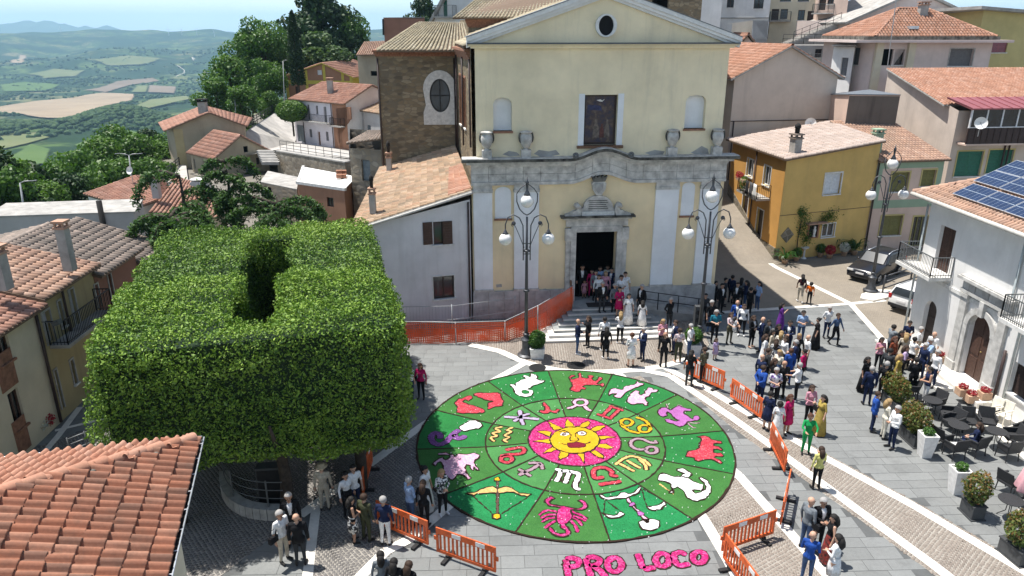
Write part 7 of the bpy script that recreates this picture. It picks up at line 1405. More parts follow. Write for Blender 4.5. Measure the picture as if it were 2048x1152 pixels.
FIG=(('ram_picture',1,'petal_white',[(135,190),(175,200),(215,225),(200,190),(270,140),(330,125),(295,95),(300,80),(355,90),(385,105),(380,75),(400,58),(440,70),(485,105),(470,125),(510,150),(575,150),(560,165),(500,190),(430,210),(360,260),(410,275),(425,310),(395,345),(300,360),(220,335),(180,295),(190,270),(160,245),(135,215)]),('bull_picture',1,'petal_red',[(890,100),(920,80),(955,80),(920,110),(910,130),(980,120),(1005,100),(1000,60),(1020,48),(1045,75),(1045,110),(1130,120),(1130,90),(1165,78),(1200,100),(1180,120),(1200,150),(1225,160),(1270,105),(1310,110),(1305,130),(1260,170),(1230,190),(1290,195),(1305,180),(1335,190),(1335,220),(1310,228),(1290,210),(1180,205),(1080,210),(1050,225),(1105,245),(1085,265),(1045,262),(1020,290),(985,295),(920,280),(895,255),(920,230),(915,180),(895,150)]),('twin_picture',1,'petal_pink',[(1385,330),(1400,280),(1440,250),(1510,255),(1560,270),(1600,225),(1690,205),(1740,180),(1750,155),(1780,175),(1845,190),(1835,210),(1780,220),(1700,255),(1620,290),(1590,320),(1540,370),(1480,365),(1455,345),(1500,310),(1440,320),(1400,340)]),('twin_picture',1,'petal_pink',[(1620,400),(1650,350),(1690,300),(1740,275),(1785,290),(1780,330),(1830,320),(1870,270),(1900,235),(1950,245),(1960,265),(2030,270),(1990,295),(1940,300),(1900,350),(1850,370),(1885,430),(1880,465),(1850,470),(1830,440),(1770,450),(1700,455),(1640,435)]),('crab_picture',3,'petal_violet',[(610,300),(650,240),(720,240),(770,270),(820,240),(880,215),(950,245),(1035,260),(1035,285),(960,285),(930,300),(990,340),(1050,390),(1085,350),(1130,345),(1155,375),(1120,405),(1060,410),(1000,420),(960,460),(890,480),(800,450),(720,420),(705,390),(760,385),(850,415),(890,400),(830,380),(780,320),(730,290),(725,340),(680,360),(640,345)]),('lion_picture',3,'petal_red',[(970,840),(1000,800),(1060,790),(1130,770),(1145,700),(1170,640),(1150,620),(1110,615),(1150,605),(1220,600),(1275,620),(1290,650),(1340,660),(1420,670),(1435,700),(1410,700),(1330,700),(1330,730),(1400,740),(1435,775),(1425,795),(1380,770),(1330,775),(1330,820),(1420,825),(1445,855),(1430,870),(1360,865),(1330,880),(1400,910),(1430,945),(1415,960),(1340,920),(1290,905),(1200,910),(1130,930),(1080,915),(1060,885),(980,865)]),('maiden_picture',0,'petal_white',[(1350,620),(1380,600),(1440,615),(1510,620),(1560,650),(1600,662),(1590,688),(1540,690),(1560,708),(1600,696),(1618,670),(1580,625),(1612,628),(1640,670),(1635,710),(1600,740),(1555,750),(1510,730),(1500,700),(1460,672),(1440,685),(1435,710),(1415,705),(1430,670),(1410,650),(1360,640)]),('maiden_wing',0,'petal_white',[(1455,582),(1490,572),(1520,588),(1538,603),(1520,622),(1480,612),(1500,600)]),('scale_beam',5,'petal_white',[(765,180),(800,180),(840,205),(980,185),(1000,155),(1050,150),(1085,170),(1170,140),(1200,90),(1225,90),(1220,130),(1180,170),(1090,200),(1020,215),(850,230),(800,215)]),('scale_post',5,'petal_pink',[(1060,225),(1085,215),(1165,312),(1265,412),(1325,485),(1290,495),(1235,420),(1140,322)]),('scale_foot',5,'petal_white',[(1200,500),(1260,450),(1340,445),(1420,470),(1440,510),(1400,560),(1320,577),(1240,555)]),('scale_pan',5,'petal_white',[(805,380),(880,405),(960,395),(1020,365),(1035,390),(980,430),(900,440),(830,415)]),('scale_pan',5,'petal_white',[(1290,310),(1400,300),(1490,255),(1505,290),(1460,330),(1380,350),(1310,335)]),('scorpion_picture',5,'magenta',[(290,420),(310,350),(340,320),(230,302),(165,260),(180,215),(230,200),(285,215),(235,230),(215,260),(260,290),(370,302),(430,318),(540,330),(590,300),(560,260),(530,240),(560,230),(600,250),(635,290),(620,330),(570,350),(455,348),(470,400),(440,480),(385,500),(420,540),(450,590),(410,640),(330,645),(250,610),(205,570),(210,535),(240,545),(280,590),(340,615),(390,600),(390,570),(340,540),(320,490),(295,460)]),('bow_picture',4,'petal_peach',[(590,695),(700,690),(770,650),(840,620),(930,610),(1000,640),(1080,615),(1160,620),(1240,680),(1330,705),(1430,710),(1380,735),(1290,725),(1200,690),(1110,685),(1000,700),(900,690),(800,700),(700,720),(630,720)]),('arrow_head',4,'petal_yellow',[(955,535),(990,485),(1040,535)]),('arrow_fletching',4,'petal_yellow',[(935,970),(985,955),(1030,970),(1030,1020),(985,1035),(935,1015)]),('goat_picture',4,'petal_pink',[(160,325),(240,255),(290,235),(330,270),(380,215),(280,205),(230,210),(240,185),(330,180),(420,205),(440,230),(490,190),(600,200),(700,180),(765,205),(760,250),(690,280),(720,350),(750,400),(725,405),(690,360),(690,405),(660,395),(640,345),(600,330),(580,380),(600,440),(650,510),(610,515),(540,460),(480,460),(420,530),(380,520),(330,470),(310,400),(300,350),(260,290),(220,310),(200,350)]),('water_jar',2,'petal_white',[(665,745),(760,680),(850,630),(960,625),(1030,670),(1060,715),(1000,760),(880,775),(800,800),(750,810),(700,775)]),('fish_picture',2,'petal_red',[(590,310),(640,265),(740,240),(810,205),(860,195),(885,215),(870,265),(830,295),(765,270),(740,300),(800,335),(950,380),(1080,430),(1105,470),(1080,495),(680,500),(630,460),(640,400),(610,350)]),('fish_picture',2,'petal_red',[(920,190),(950,155),(1040,150),(1180,155),(1330,145),(1380,190),(1385,240),(1430,310),(1390,380),(1290,390),(1160,430),(1170,320),(1260,300),(1130,275),(1000,225)]))
for nm,k,mt,pts in FIG:fill(cp_(k,pts),mt,nm)
fill(cp_(1,[(285,275),(330,268),(370,285),(365,315),(310,322),(275,300)]),'green_a','horn_curl',z=ZF+.005,outline=.02)
S1=lambda k,L:[(cp_(k,p),False)for p in L]
stroke(S1(5,([(300,370),(180,350),(100,405)],[(295,400),(190,400),(120,440)],[(290,430),(200,440),(130,480)],[(300,460),(220,500),(165,550)],[(450,360),(560,400),(630,450)],[(460,400),(540,430),(620,470)],[(460,430),(530,460),(575,520)],[(440,460),(500,520),(525,595)])),'magenta','scorpion_legs',.09,ZF-.004,None,.035)
stroke(S1(5,([(830,235),(815,385)],[(840,235),(1010,365)],[(1240,120),(1290,310)],[(1245,110),(1490,240)]))+S1(4,([(670,725),(930,960)],[(1390,740),(1040,960)])),'soil','drawn_strings',.035,ZF-.006,None,0)
stroke(S1(4,([(993,545),(993,960)],)),'wood_brown','arrow_shaft',.07,ZF+.003,None,.02)
stroke(S1(3,([(950,250),(900,210),(860,215)],[(980,420),(1040,480),(1100,500)],[(1010,420),(1080,440),(1150,430)],[(740,240),(720,190)])),'petal_mauve','crab_legs',.05,ZF-.004,None,.02)
stroke(S1(0,([(268,358),(222,398),(192,430),(150,440),(122,420),(118,393),(140,376),(165,388),(160,408)],[(238,385),(255,405),(285,404),(300,390)])),'petal_purple','water_swirl',.24,ZF-.002,None,.035)
for cx,cy in((1130,287),(1220,387)):fill(ring_pts(5,cx,cy,36,24,8),'petal_violet','scale_knob',z=ZF+.006,outline=.02)
stroke(S1(0,([(1440,712),(1375,665),(1360,655)],)),'petal_peach','wheat_ear',.04,ZF-.004,None,.015)
R2=lambda k,*a:[(ring_pts(k,*a),True)]
SYM=(('fish_sign','petal_lilac',.15,S1(6,([(250,145),(265,200),(268,250),(300,335)],[(380,190),(290,215),(220,260),(180,290)],[(50,230),(150,235),(260,240),(400,250),(500,262)]))),('bull_sign','petal_pink',.13,R2(6,1030,45,82,40)+S1(6,([(855,122),(930,105),(975,84)],[(1075,82),(1110,125),(1165,155)]))),('twins_sign','petal_red',.13,S1(6,([(1395,85),(1580,150)],[(1240,190),(1430,260)],[(1430,100),(1310,212)],[(1525,140),(1410,248)]))),('crab_sign','petal_yellow',.12,R2(6,1620,300,72,44)+R2(6,1850,382,74,46)+S1(6,([(1545,325),(1640,400),(1790,440)],[(1922,365),(1860,280),(1740,235)]))),('lion_sign','petal_mauve',.12,R2(6,1938,655,72,42)+S1(6,([(1870,645),(1760,645),(1690,610),(1672,560),(1730,516),(1820,515),(1930,558),(2000,562),(1985,530)],))),('maiden_sign','petal_peach',.11,S1(6,([(1475,845),(1590,762),(1700,735),(1850,790),(1925,862)],[(1530,830),(1720,930)],[(1620,790),(1800,890)],[(1780,770),(1860,850),(1870,912)]))),('scales_sign','petal_red',.15,S1(6,([(1330,1000),(1215,1012),(1195,930),(1250,885),(1340,882),(1425,925),(1430,980),(1515,990)],[(1262,1100),(1552,1056)]))),('scorpion_sign','petal_white',.15,S1(6,([(705,902),(775,920),(760,980),(720,1060)],[(775,925),(880,930),(860,1000),(832,1082)],[(880,930),(1000,960),(990,1030),(960,1100),(980,1150),(1030,1162)]))),('archer_sign','petal_mauve',.12,S1(6,([(240,980),(400,900),(520,830)],[(360,822),(510,828),(545,905)],[(240,898),(400,992)]))),('goat_sign','petal_red',.14,R2(6,85,772,72,44)+S1(6,([(70,655),(270,622),(310,660),(262,702),(100,715),(5,738)],))),('water_sign','petal_peach',.09,S1(6,([(165,365),(90,400),(140,420),(60,470),(120,490),(50,530),(100,555)],))+S1(2,([(1410,735),(1290,760),(1360,810),(1240,840),(1310,890),(1210,920),(1270,985)],))))
for nm,mt,w,L in SYM:stroke(L,mt,nm,w)
fill(cp_(6,[(540,60),(560,40),(590,60),(640,130),(660,150),(710,150),(730,130),(765,140),(750,170),(690,180),(640,165),(610,185),(560,190),(500,165),(510,150),(560,150),(575,130)]),'petal_red','ram_sign')
nP=420;rr_=CR*1.04*np.sqrt(rng.uniform(0,1,nP));aa_=rng.uniform(0,6.283,nP);C_=np.stack([CC.x+rr_*np.cos(aa_),CC.y+rr_*np.sin(aa_)],-1);sz_=rng.uniform(.014,.032,nP)
pe=many_blocks('loose_petals',C_,sz_,sz_*rng.uniform(.5,.9,nP),rng.uniform(0,3,nP),.030,.066,'petal_white',carpet)
LET=(('letter P of the word PRO',S1(5,([(436,1135),(395,885)],[(395,885),(470,868),(545,902),(525,950),(430,972)])),'P'),('letter R of the word PRO',S1(5,([(690,1135),(618,872)],[(618,872),(700,858),(772,888),(745,940),(650,955)],[(690,958),(780,1010),(870,1125)])),'R'),('letter O of the word PRO',R2(5,935,942,78,80),'O'),('letter L of the word LOCO',S1(5,([(1190,820),(1250,988)],[(1250,988),(1320,985),(1385,972)])),'L'),('first letter O of the word LOCO',R2(5,1465,893,74,74),'O'),('letter C of the word LOCO',S1(5,([(1732,835),(1650,806),(1592,840),(1612,920),(1672,955),(1768,930)],)),'C'),('last letter O of the word LOCO',R2(5,1870,864,68,64),'O'))
for lab,L,ch_ in LET:
 p0=L[0][0][0];r_=empty('petal_letter',(p0 .x,p0 .y,0));tag(r_,'magenta petal '+lab+' below the carpet','letter','petal letters on the paving')
 o=stroke(L,'magenta','letter_face',.19,.024,r_,.05,.009)
plain('lamp_iron',(.085,.088,.095),.45,.55,spec=.5);plain('globe_glass',(.80,.79,.76),.25,var=.05,spec=.6);plain('barrier_orange',(.62,.115,.028),.55,var=.22);plain('barrier_white',(.75,.74,.73),.4);plain('rubber',(.02,.02,.021),.85);plain('wicker',(.030,.031,.034),.75,scale=60,var=.5,bmp=.4,bscale=120);plain('planter_white',(.70,.69,.67),.7);plain('planter_dark',(.05,.053,.056),.7);plain('terracotta',(.50,.33,.22),.85);plain('plastic_cream',(.72,.68,.58),.5);plain('cushion',(.55,.55,.54),.9);plain('cloth_parasol',(.78,.42,.46),.8)
def lamp_post(p,yaw,label):
 r=empty('lamp_post',p);tag(r,label,'lamp post','three-globe lamp posts');p=Vector(p);d=Vector((math.cos(yaw),math.sin(yaw),0));z=lambda h:p+Vector((0,0,h))
 MB().lathe([(.42,0),(.42,.10),(.30,.16),(.26,.30),(.20,.40),(.20,.78),(.25,.84),(.25,.90),(.15,1.0),(.11,1.1)],16,p).build('base','lamp_iron',r,'auto')
 MB().tube([z(1.0),z(3.3),z(5.4),z(6.9)],[.095,.08,.06,.045],10).build('shaft','lamp_iron',r,True)
 for h in(1.15,3.35,5.30):MB().lathe([(.10,-.06),(.145,-.03),(.15,.03),(.10,.06)],12,z(h)).build('collar','lamp_iron',r,True)
 for s in(-1,1):
  MB().tube([z(4.85)+d*s*.16,z(5.6)+d*s*.16,z(6.5)+d*s*.18,z(6.85)+d*s*.34,z(7.0)+d*s*.60,z(6.88)+d*s*.86,z(6.55)+d*s*.98,z(6.32)+d*s*.98],.028,6).build('arm','lamp_iron',r,True)
  MB().tube([z(5.45)+d*s*.12,z(6.05)+d*s*.35,z(6.45)+d*s*.52,z(6.62)+d*s*.62,z(6.55)+d*s*.72,z(6.45)+d*s*.66],.018,5).build('scroll','lamp_iron',r,True);MB().ball(z(6.60)+d*s*.60,.10,8,6).build('rosette','lamp_iron',r,True)
  MB().lathe([(.02,.48),(.05,.40),(.10,.30),(.15,.24)],12,z(5.88)+d*s*.98).build('globe_cap','lamp_iron',r,True);MB().ball(z(5.86)+d*s*.98,.29,16,12).build('globe','globe_glass',r,True)
 for h in(5.15,5.65):MB().bar(z(h)-d*.17,z(h)+d*.17,.035).build('tie','lamp_iron',r)
 MB().tube([z(7.95)-d*.47,z(7.6)-d*.46,z(7.25)-d*.33,z(7.05)-d*.14,z(6.98),z(7.05)+d*.14,z(7.25)+d*.33,z(7.6)+d*.46,z(7.95)+d*.47],.028,6).build('lyre','lamp_iron',r,True)
 MB().tube([z(7.95)-d*.47,z(8.2)-d*.30,z(8.42),z(8.2)+d*.30,z(7.95)+d*.47],.022,6).build('lyre_bow','lamp_iron',r,True);MB().ball(z(7.62),.30,16,12).build('globe','globe_glass',r,True);MB().lathe([(.16,7.86),(.12,7.98),(.05,8.12),(.06,8.4),(.09,8.46),(.03,8.55),(.01,8.72)],12,p).build('finial','lamp_iron',r,True)
lamp_post(Z(1052,712),.05,'three-globe lamp post left of the church steps');lamp_post(Z(1396,695),.05,'three-globe lamp post at the right of the church steps');lamp_post(Z(1740,586)+Vector((0,0,.12)),.1,'three-globe lamp post beside the dark car')
isl=MB();ip=[Z(1720,600),Z(1746,605),Z(1802,592),Z(1798,584),Z(1746,582),Z(1722,592)];isl.prism([(p.x,p.y)for p in ip],.012,.13);tag(isl.build('kerb_island','travertine'),'raised pale kerb island under the far lamp',kind='structure')
ir=empty('street_railing',Z(1764,590));tag(ir,'dark triple railing between the two parked cars','railing');rail(ir,[Z(1764,590)+Vector((0,0,.12)),Z(1819,571)+Vector((0,0,.12)),Z(1868,556)+Vector((0,0,.12))],1.1,'lamp_iron',rails=(.95,.62,.28),r=.045)
def barrier(a,b_,label,white=2):
 a,b_=Vector(a),Vector(b_);L=2.0;d=(b_-a).normalized();c=(a+b_)/2;r=empty('safety_barrier',(c.x,c.y,.03));tag(r,label,'barrier','orange barriers round the carpet');n=Vector((-d.y,d.x,0));z0=.02
 def bx(u0,u1,h0,h1,t,nm,mt='barrier_orange'):q=c+d*((u0+u1)/2)+Vector((0,0,z0+(h0+h1)/2));return MB().obox(q,d*(u1-u0)/2,n*t/2,(0,0,(h1-h0)/2)).build(nm,mt,r)
 bx(-1,1,.80,1.0,.04,'top_board');bx(-1,1,.14,.24,.05,'bottom_rail');bx(-1,-.93,.24,.80,.05,'end_post');bx(.93,1,.24,.80,.05,'end_post')
 for k in range(13):u=-.93+1.86*(k+.5)/13;bx(u-.028,u+.028,.24,.80,.035,'bar')
 for k in range(white):u=(-.45,.35)[k];bx(u,u+.30,.83,.97,.06,'reflector','barrier_white')
 for s in(-1,1):bx(s*1.04-.04,s*1.04+.04,.55,.68,.04,'hook');q=c+d*s*.62;MB().obox(q+Vector((0,0,.055)),d*.06,n*.32,(0,0,.035)).build('foot','rubber',r);MB().obox(q+Vector((0,0,.11)),d*.05,n*.06,(0,0,.05)).build('foot_block','rubber',r)
for a,b_,lb in(((1382,757),(1436,781),'barrier by the man in black T-shirt, farthest from the camera'),((1461,800),(1521,843),'barrier before the navy dress, right of the carpet'),((1544,902),(1562,939),'barrier seen nearly edge-on below the white gown'),((1572,1000),(1562,1046),'barrier seen edge-on halfway down the cobble band'),((1449,1108),(1538,1077),'barrier slanting up right of the letters'),((1460,1144),(1500,1200),'barrier cut by the bottom edge right of the letters'),((878,1112),(988,1152),'barrier nearest the camera left of the letters'),((778,1064),(834,1088),'barrier beside the man in navy waistcoat'),((731,980),(741,944),'barrier edge-on in the shade of the clipped trees')):barrier(Z(*a),Z(*b_),'orange '+lb)
def shrub(parent,c,rx,ry,rz,n,mat,size=.10,name='shrub',seed=0):
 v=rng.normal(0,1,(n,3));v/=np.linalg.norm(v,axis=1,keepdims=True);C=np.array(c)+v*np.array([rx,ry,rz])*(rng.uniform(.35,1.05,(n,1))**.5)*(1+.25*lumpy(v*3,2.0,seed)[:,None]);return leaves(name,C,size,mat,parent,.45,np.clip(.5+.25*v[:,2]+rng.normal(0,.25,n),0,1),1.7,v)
for i,(x,y)in enumerate(((1074,714),(1384,706))):
 c=Z(x,y);r=empty('square_planter',c);tag(r,('white square planter with a round bush by the left lamp','white square planter with a round bush by the right lamp')[i],'planter','planters at the church steps');mb=MB();mb.add([(c.x+sx*w,c.y+sy*w,h)for h,w in((.0,.30),(.55,.36),(.55,.30),(.48,.30))for sx,sy in((-1,-1),(1,-1),(1,1),(-1,1))],[(k*4+j,k*4+(j+1)%4,k*4+4+(j+1)%4,k*4+4+j)for k in range(3)for j in range(4)]+[(12,13,14,15)]);mb.build('box','planter_white',r);shrub(r,(c.x,c.y,.92),.42,.42,.42,2600,'leaf_pot',.09,'bush',i)
def trough(a,b_,label,hgt=.9,seed=1,mat='leaf_photinia'):
 a,b_=Z(*a),Z(*b_);d=(b_-a).normalized();n=Vector((-d.y,d.x,0));c=(a+b_)/2;L=(b_-a).length;r=empty('shrub_trough',c);tag(r,label,'planter','dark troughs of red-tipped shrubs');mb=MB();mb.obox(c+Vector((0,0,.26)),d*L/2,n*.22,(0,0,.22));mb.build('trough','planter_dark',r,bevel=.02);MB().obox(c+Vector((0,0,.50)),d*(L/2+.02),n*.24,(0,0,.02)).build('rim','planter_dark',r);MB().obox(c+Vector((0,0,.03)),d*(L/2+.05),n*.25,(0,0,.02)).build('saucer','planter_dark',r)
 for k in range(max(1,round(L/.62))):q=a.lerp(b_,(k+.5)/max(1,round(L/.62)));shrub(r,(q.x,q.y,.5+hgt*.52),.42,.42,hgt*.55,1500,mat,.10,'shrub',seed+k);MB().tube([q+Vector((0,0,.45)),q+Vector((.04,0,.95))],.02,5).build('stem','bark',r)
trough((1770,800),(1800,832),'dark trough with yellow-green shrubs behind the royal blue suit',.95,1);trough((1806,868),(1838,897),'dark trough with reddest shrubs beside the white vase planter',1.05,5);trough((1930,1018),(1955,1042),'dark trough with red-tipped shrubs below the second vase',1.05,9);trough((2005,1098),(2050,1135),'dark trough with shrubs at the right bottom corner',1.1,13)
for i,(x,y)in enumerate(((1848,912),(1911,985))):
 c=Z(x,y);r=empty('vase_planter',c);tag(r,('tall white tapered planter with green plant by the cafe chairs','tall white tapered planter nearer the bottom, before the red-tipped shrubs')[i],'planter','white vase planters');mb=MB();mb.add([(c.x+sx*w,c.y+sy*w,h)for h,w in((.0,.17),(.95,.27),(.95,.22),(.88,.22))for sx,sy in((-1,-1),(1,-1),(1,1),(-1,1))],[(k*4+j,k*4+(j+1)%4,k*4+4+(j+1)%4,k*4+4+j)for k in range(3)for j in range(4)]+[(12,13,14,15)]);mb.build('vase','planter_white',r);shrub(r,(c.x,c.y,1.03),.2,.2,.15,500,'leaf_pot',.07,'plant',i)
for i,(x,y,z)in enumerate(((1877,724,.30),(1923,790,.30),(1940,803,.15),(1967,797,.30))):
 c=Z(x,y,z);r=empty('flower_box',c);tag(r,('terracotta box of red flowers left of the arched portal','terracotta box of red flowers right of the portal, leftmost of three','terracotta box of red flowers on the lower step, nearest the chairs','terracotta box of red flowers against the wall, rightmost of three')[i],'flower box','flower boxes on the terrace');MB().obox(c+Vector((0,0,.17)),(.21,0,0),(0,.21,0),(0,0,.165)).build('box','terracotta',r,bevel=.015);shrub(r,(c.x,c.y,.42+z),.2,.2,.13,380,'flower_red',.06,'flowers',i)
def cafe_chair(p,face,label):
 global _cc
 if _cc is None:
  r=empty('cafe_chair',(0,0,0));MB().obox((0,0,.40),(.27,0,0),(0,.27,0),(0,0,.05)).build('seat','wicker',r,bevel=.02);mb=MB();mb.add([(x,y*w,z)for x,z,w in((-.24,.36,.27),(-.30,.62,.29),(-.36,.88,.28))for y in(-1,1)]+[(x+.045,y*w,z)for x,z,w in((-.24,.36,.27),(-.30,.62,.29),(-.36,.88,.28))for y in(-1,1)],[(0,2,3,1),(2,4,5,3),(6,7,9,8),(8,9,11,10),(0,6,8,2),(2,8,10,4),(1,3,9,7),(3,5,11,9),(4,10,11,5)]);mb.build('backrest','wicker',r)
  for s in(-1,1):MB().obox((-.02,s*.28,.62),(.26,0,-.02),(0,.03,0),(0,0,.025)).build('armrest','wicker',r);MB().obox((-.02,s*.285,.50),(.24,0,0),(0,.012,0),(0,0,.10)).build('side_panel','wicker',r)
  for sx,sy in((-1,-1),(1,-1),(1,1),(-1,1)):MB().tube([(sx*.22,sy*.24,.38),(sx*.25,sy*.26,.0)],.02,6).build('leg','wicker',r)
  o=_cc=r
 else:o=copy_tree(_cc)
 o.location=(p[0],p[1],.03);o.rotation_euler=(0,0,R(face));tag(o,label,'chair','dark wicker cafe chairs');return o
_cc=None
for x,y,fc,lb in((1866,822,200,'dark wicker chair just behind the man in navy waistcoat'),(1893,848,160,'dark wicker chair half hidden behind another, centre of the terrace'),(1902,862,200,'dark wicker chair facing the small middle table from behind'),(1934,862,-100,'dark wicker chair behind the seated woman\'s table'),(1969,862,-110,'dark wicker chair nearest the cream plastic chairs'),(1880,894,20,'dark wicker chair right beside the white vase planter'),(1906,915,100,'dark wicker chair with pale cushion at the front of the terrace'),(1947,909,110,'dark wicker chair on which the woman in navy sits'),(2019,893,170,'dark wicker chair right of the round table'),(2042,884,200,'dark wicker chair cut by the right frame edge'),(1819,795,160,'dark wicker chair behind the first shrubs'),(2012,918,100,'dark wicker chair left of the pink parasol'),(2014,985,20,'dark wicker chair below the pink parasol'),(2046,1010,170,'dark wicker chair at the lower right frame edge')):cafe_chair(Z(x,y),fc,lb)
c_=Z(1906,915);q_=MB().obox((c_.x,c_.y,.51),(.2,0,0),(0,.2,0),(0,0,.035)).build('seat_cushion','cushion',None,bevel=.02);tag(q_,'pale square cushion on the front cafe chair','cushion')
for i,(x,y)in enumerate(((1858,832),(1910,884),(1985,896),(2012,1038))):
 c=Z(x,y);r=empty('round_table',c);tag(r,('small round black table behind the shrubs','round black table before the seated woman','round black table between seated woman and right-hand chairs','round black table at the lower right')[i],'table','round cafe tables');MB().lathe([(.36,.72),(.37,.735),(.36,.75),(.01,.752)],24,c).build('top','wicker',r)
 for k in range(3):a=k*2.094;MB().tube([c+Vector((math.cos(a)*.06,math.sin(a)*.06,.72)),c+Vector((math.cos(a)*.08,math.sin(a)*.08,.3)),c+Vector((math.cos(a)*.3,math.sin(a)*.3,.03))],.014,5).build('leg','iron_black',r,True)
for i,(x,y)in enumerate(((1980,838),(2000,846))):
 c=Z(x,y);r=empty('plastic_chair',c,R(200));tag(r,('cream plastic garden chair against the white house, left one','cream plastic garden chair against the white house, right one')[i],'chair','cream plastic chairs');w_=lambda mb,nm:[setattr(o,'parent',r)for o in[mb.build(nm,'plastic_cream')]]
 w_(MB().obox((0,0,.43),(.23,0,0),(0,.23,0),(0,0,.02)),'seat');w_(MB().obox((-.25,0,.68),(.02,0,.0),(0,.22,0),(-.05,0,.24)),'backrest')
 for s in(-1,1):w_(MB().obox((0,s*.25,.64),(.24,0,0),(0,.025,0),(0,0,.015)),'armrest');w_(MB().tube([(.2,s*.25,.64),(.24,s*.26,0)],.022,6),'leg');w_(MB().tube([(-.22,s*.22,.5),(-.26,s*.24,0)],.022,6),'leg')
c=Z(2052,1030);r=empty('parasol',c);tag(r,'folded pink parasol at the right edge of the cafe','parasol');mb=MB();n=40;pf=((.03,2.75),(.14,2.5),(.26,2.0),(.36,1.45),(.46,.95),(.44,.90));mb.add([(c.x+rr*math.cos(2*math.pi*j/n),c.y+rr*math.sin(2*math.pi*j/n),z)for i,(r0,z)in enumerate(pf)for j in range(n)for rr in[r0*(1+.16*math.cos(j*2*math.pi/n*8)*min(1,i/2))]],[(i*n+j,i*n+(j+1)%n,(i+1)*n+(j+1)%n,(i+1)*n+j)[::-1]for i in range(5)for j in range(n)]);mb.build('canopy','cloth_parasol',r,True);MB().tube([c,c+Vector((0,0,2.85))],.025,8).build('pole','iron_light',r);MB().lathe([(.28,0),(.28,.06),(.06,.1)],16,c).build('foot','concrete',r)
def car(p,yaw,L,W,Hh,paint,label,mpv=True,plate=True):
 r=empty('parked_car',p,yaw);tag(r,label,'car','parked cars');P0=Vector(p)
 prof=[(0,.32),(.02,.62),(.05,.80),(.20,.98),(.33,1.04),(.46,1.50),(.55,Hh),(.86,Hh-.04),(.97,1.08),(1.0,.92),(1.0,.36)]if mpv else[(0,.32),(.02,.60),(.06,.80),(.22,.94),(.30,1.0),(.44,1.44),(.52,Hh),(.90,Hh-.03),(.985,1.0),(1.0,.72),(1.0,.34)]
 def put(mb,nm,mt,par=None,sm=False,bev=0):
  o=mb.build(nm,mt,None,sm,bev);o.parent=par or r;return o
 wy=lambda z:W/2*(1.0 if z<1.0 else 1.0-.22*(z-1.0)/(Hh-1.0));k=len(prof);mb=MB();V=[((.5-t)*L,s*wy(z)*(.90 if t in(0,1.0)else 1),z)for s in(-1,1)for t,z in prof];tri=[(i,i+1,k+i+1,k+i)for i in range(k-1)]+[(k-1,0,k,2*k-1)];t2=tessellate_polygon([[Vector((v[0],v[2],0))for v in V[:k]]])
 fs=tri+[tuple(t)for t in t2]+[tuple(k+j for j in t[::-1])for t in t2];mb.add(V,fs);body=put(mb,'body',paint,None,False,.05);bm_=bmesh.new();bm_.from_mesh(body.data);bmesh.ops.recalc_face_normals(bm_,faces=bm_.faces);bm_.to_mesh(body.data);bm_.free();body.data.polygons.foreach_set('use_smooth',[True]*len(body.data.polygons))
 X=lambda t:(.5-t)*L
 def skin(pts,off=.006):return MB().add(pts,[tuple(range(len(pts)))])
 (a,za),(b_,zb)=prof[4],prof[5];(c,zc)=prof[6];f=lambda t,z,s,o=.012:(X(t),s*(wy(z)+o),z)
 ws=[(X(a)+.03,-W*.40,za+.03),(X(a)+.03,W*.40,za+.03),(X(b_)+.06,W*.37,zb+.06),(X(b_)+.06,-W*.37,zb+.06)];put(MB().add([(x+.015,y,z+.015)for x,y,z in ws],[(0,1,2,3)]),'windscreen','glass_dark')
 (d_,zd),(e_,ze)=prof[7],prof[8];put(MB().add([(X(d_)-.05,-W*.36,zd-.08),(X(d_)-.05,W*.36,zd-.08),(X(e_)-.035,W*.40,ze+.06),(X(e_)-.035,-W*.40,ze+.06)],[(0,1,2,3)]),'rear_window','glass_dark')
 for s in(-1,1):
  for t0,t1,t2_,t3 in((a+.06,b_+.045,.60,.60),(.615,.615,.80,.80),(.815,.815,d_+.02,e_-.04)):put(MB().add([f(t0,1.03,s),f(t1,Hh-.14,s),f(t2_,Hh-.12,s),f(t3,1.03,s)],[(0,1,2,3)]if s<0 else[(3,2,1,0)]),'side_window','glass_dark')
  put(MB().tube([f(b_+.02,Hh-.05,s,-.06),f(.62,Hh+.03,s,-.1),f(d_,Hh,s,-.1)],.022,6),'roof_rail','panel_frame',None,True);put(MB().ball((X(a+.06),s*(W/2+.10),1.05),.10,8,6,.8),'wing_mirror',paint,None,True)
  put(MB().obox((X(.02),s*W*.36,.72),(.09,0,.03),(0,W*.11,0),(0,0,.07)),'headlight','globe_glass',None,False,.03);put(MB().obox((X(.985),s*W*.42,.92 if not mpv else.95),(.05,0,0),(0,W*.06,0),(0,0,.13)),'tail_light','tail_red',None,False,.02)
  for t in(.19,.80):
   w=MB();w.lathe([(.20,-.10),(.31,-.09),(.325,-.04),(.325,.04),(.31,.09),(.20,.10)],20);wo=put(w,'wheel','rubber',None,True);wo.rotation_euler=(R(90),0,0);wo.location=(X(t),s*(W/2-.09),.325);rim=MB();rim.lathe([(.02,.108),(.19,.102),(.20,.09)],16);ro_2=put(rim,'rim','panel_frame',wo);ro_2 .rotation_euler=(0 if s<0 else R(180),0,0)
   for q in range(5):sp=put(MB().obox((.10,0,.112),(.09,0,0),(0,.018,0),(0,0,.006)),'spoke','lamp_iron',ro_2);sp.rotation_euler=(0,0,q*1.2566)
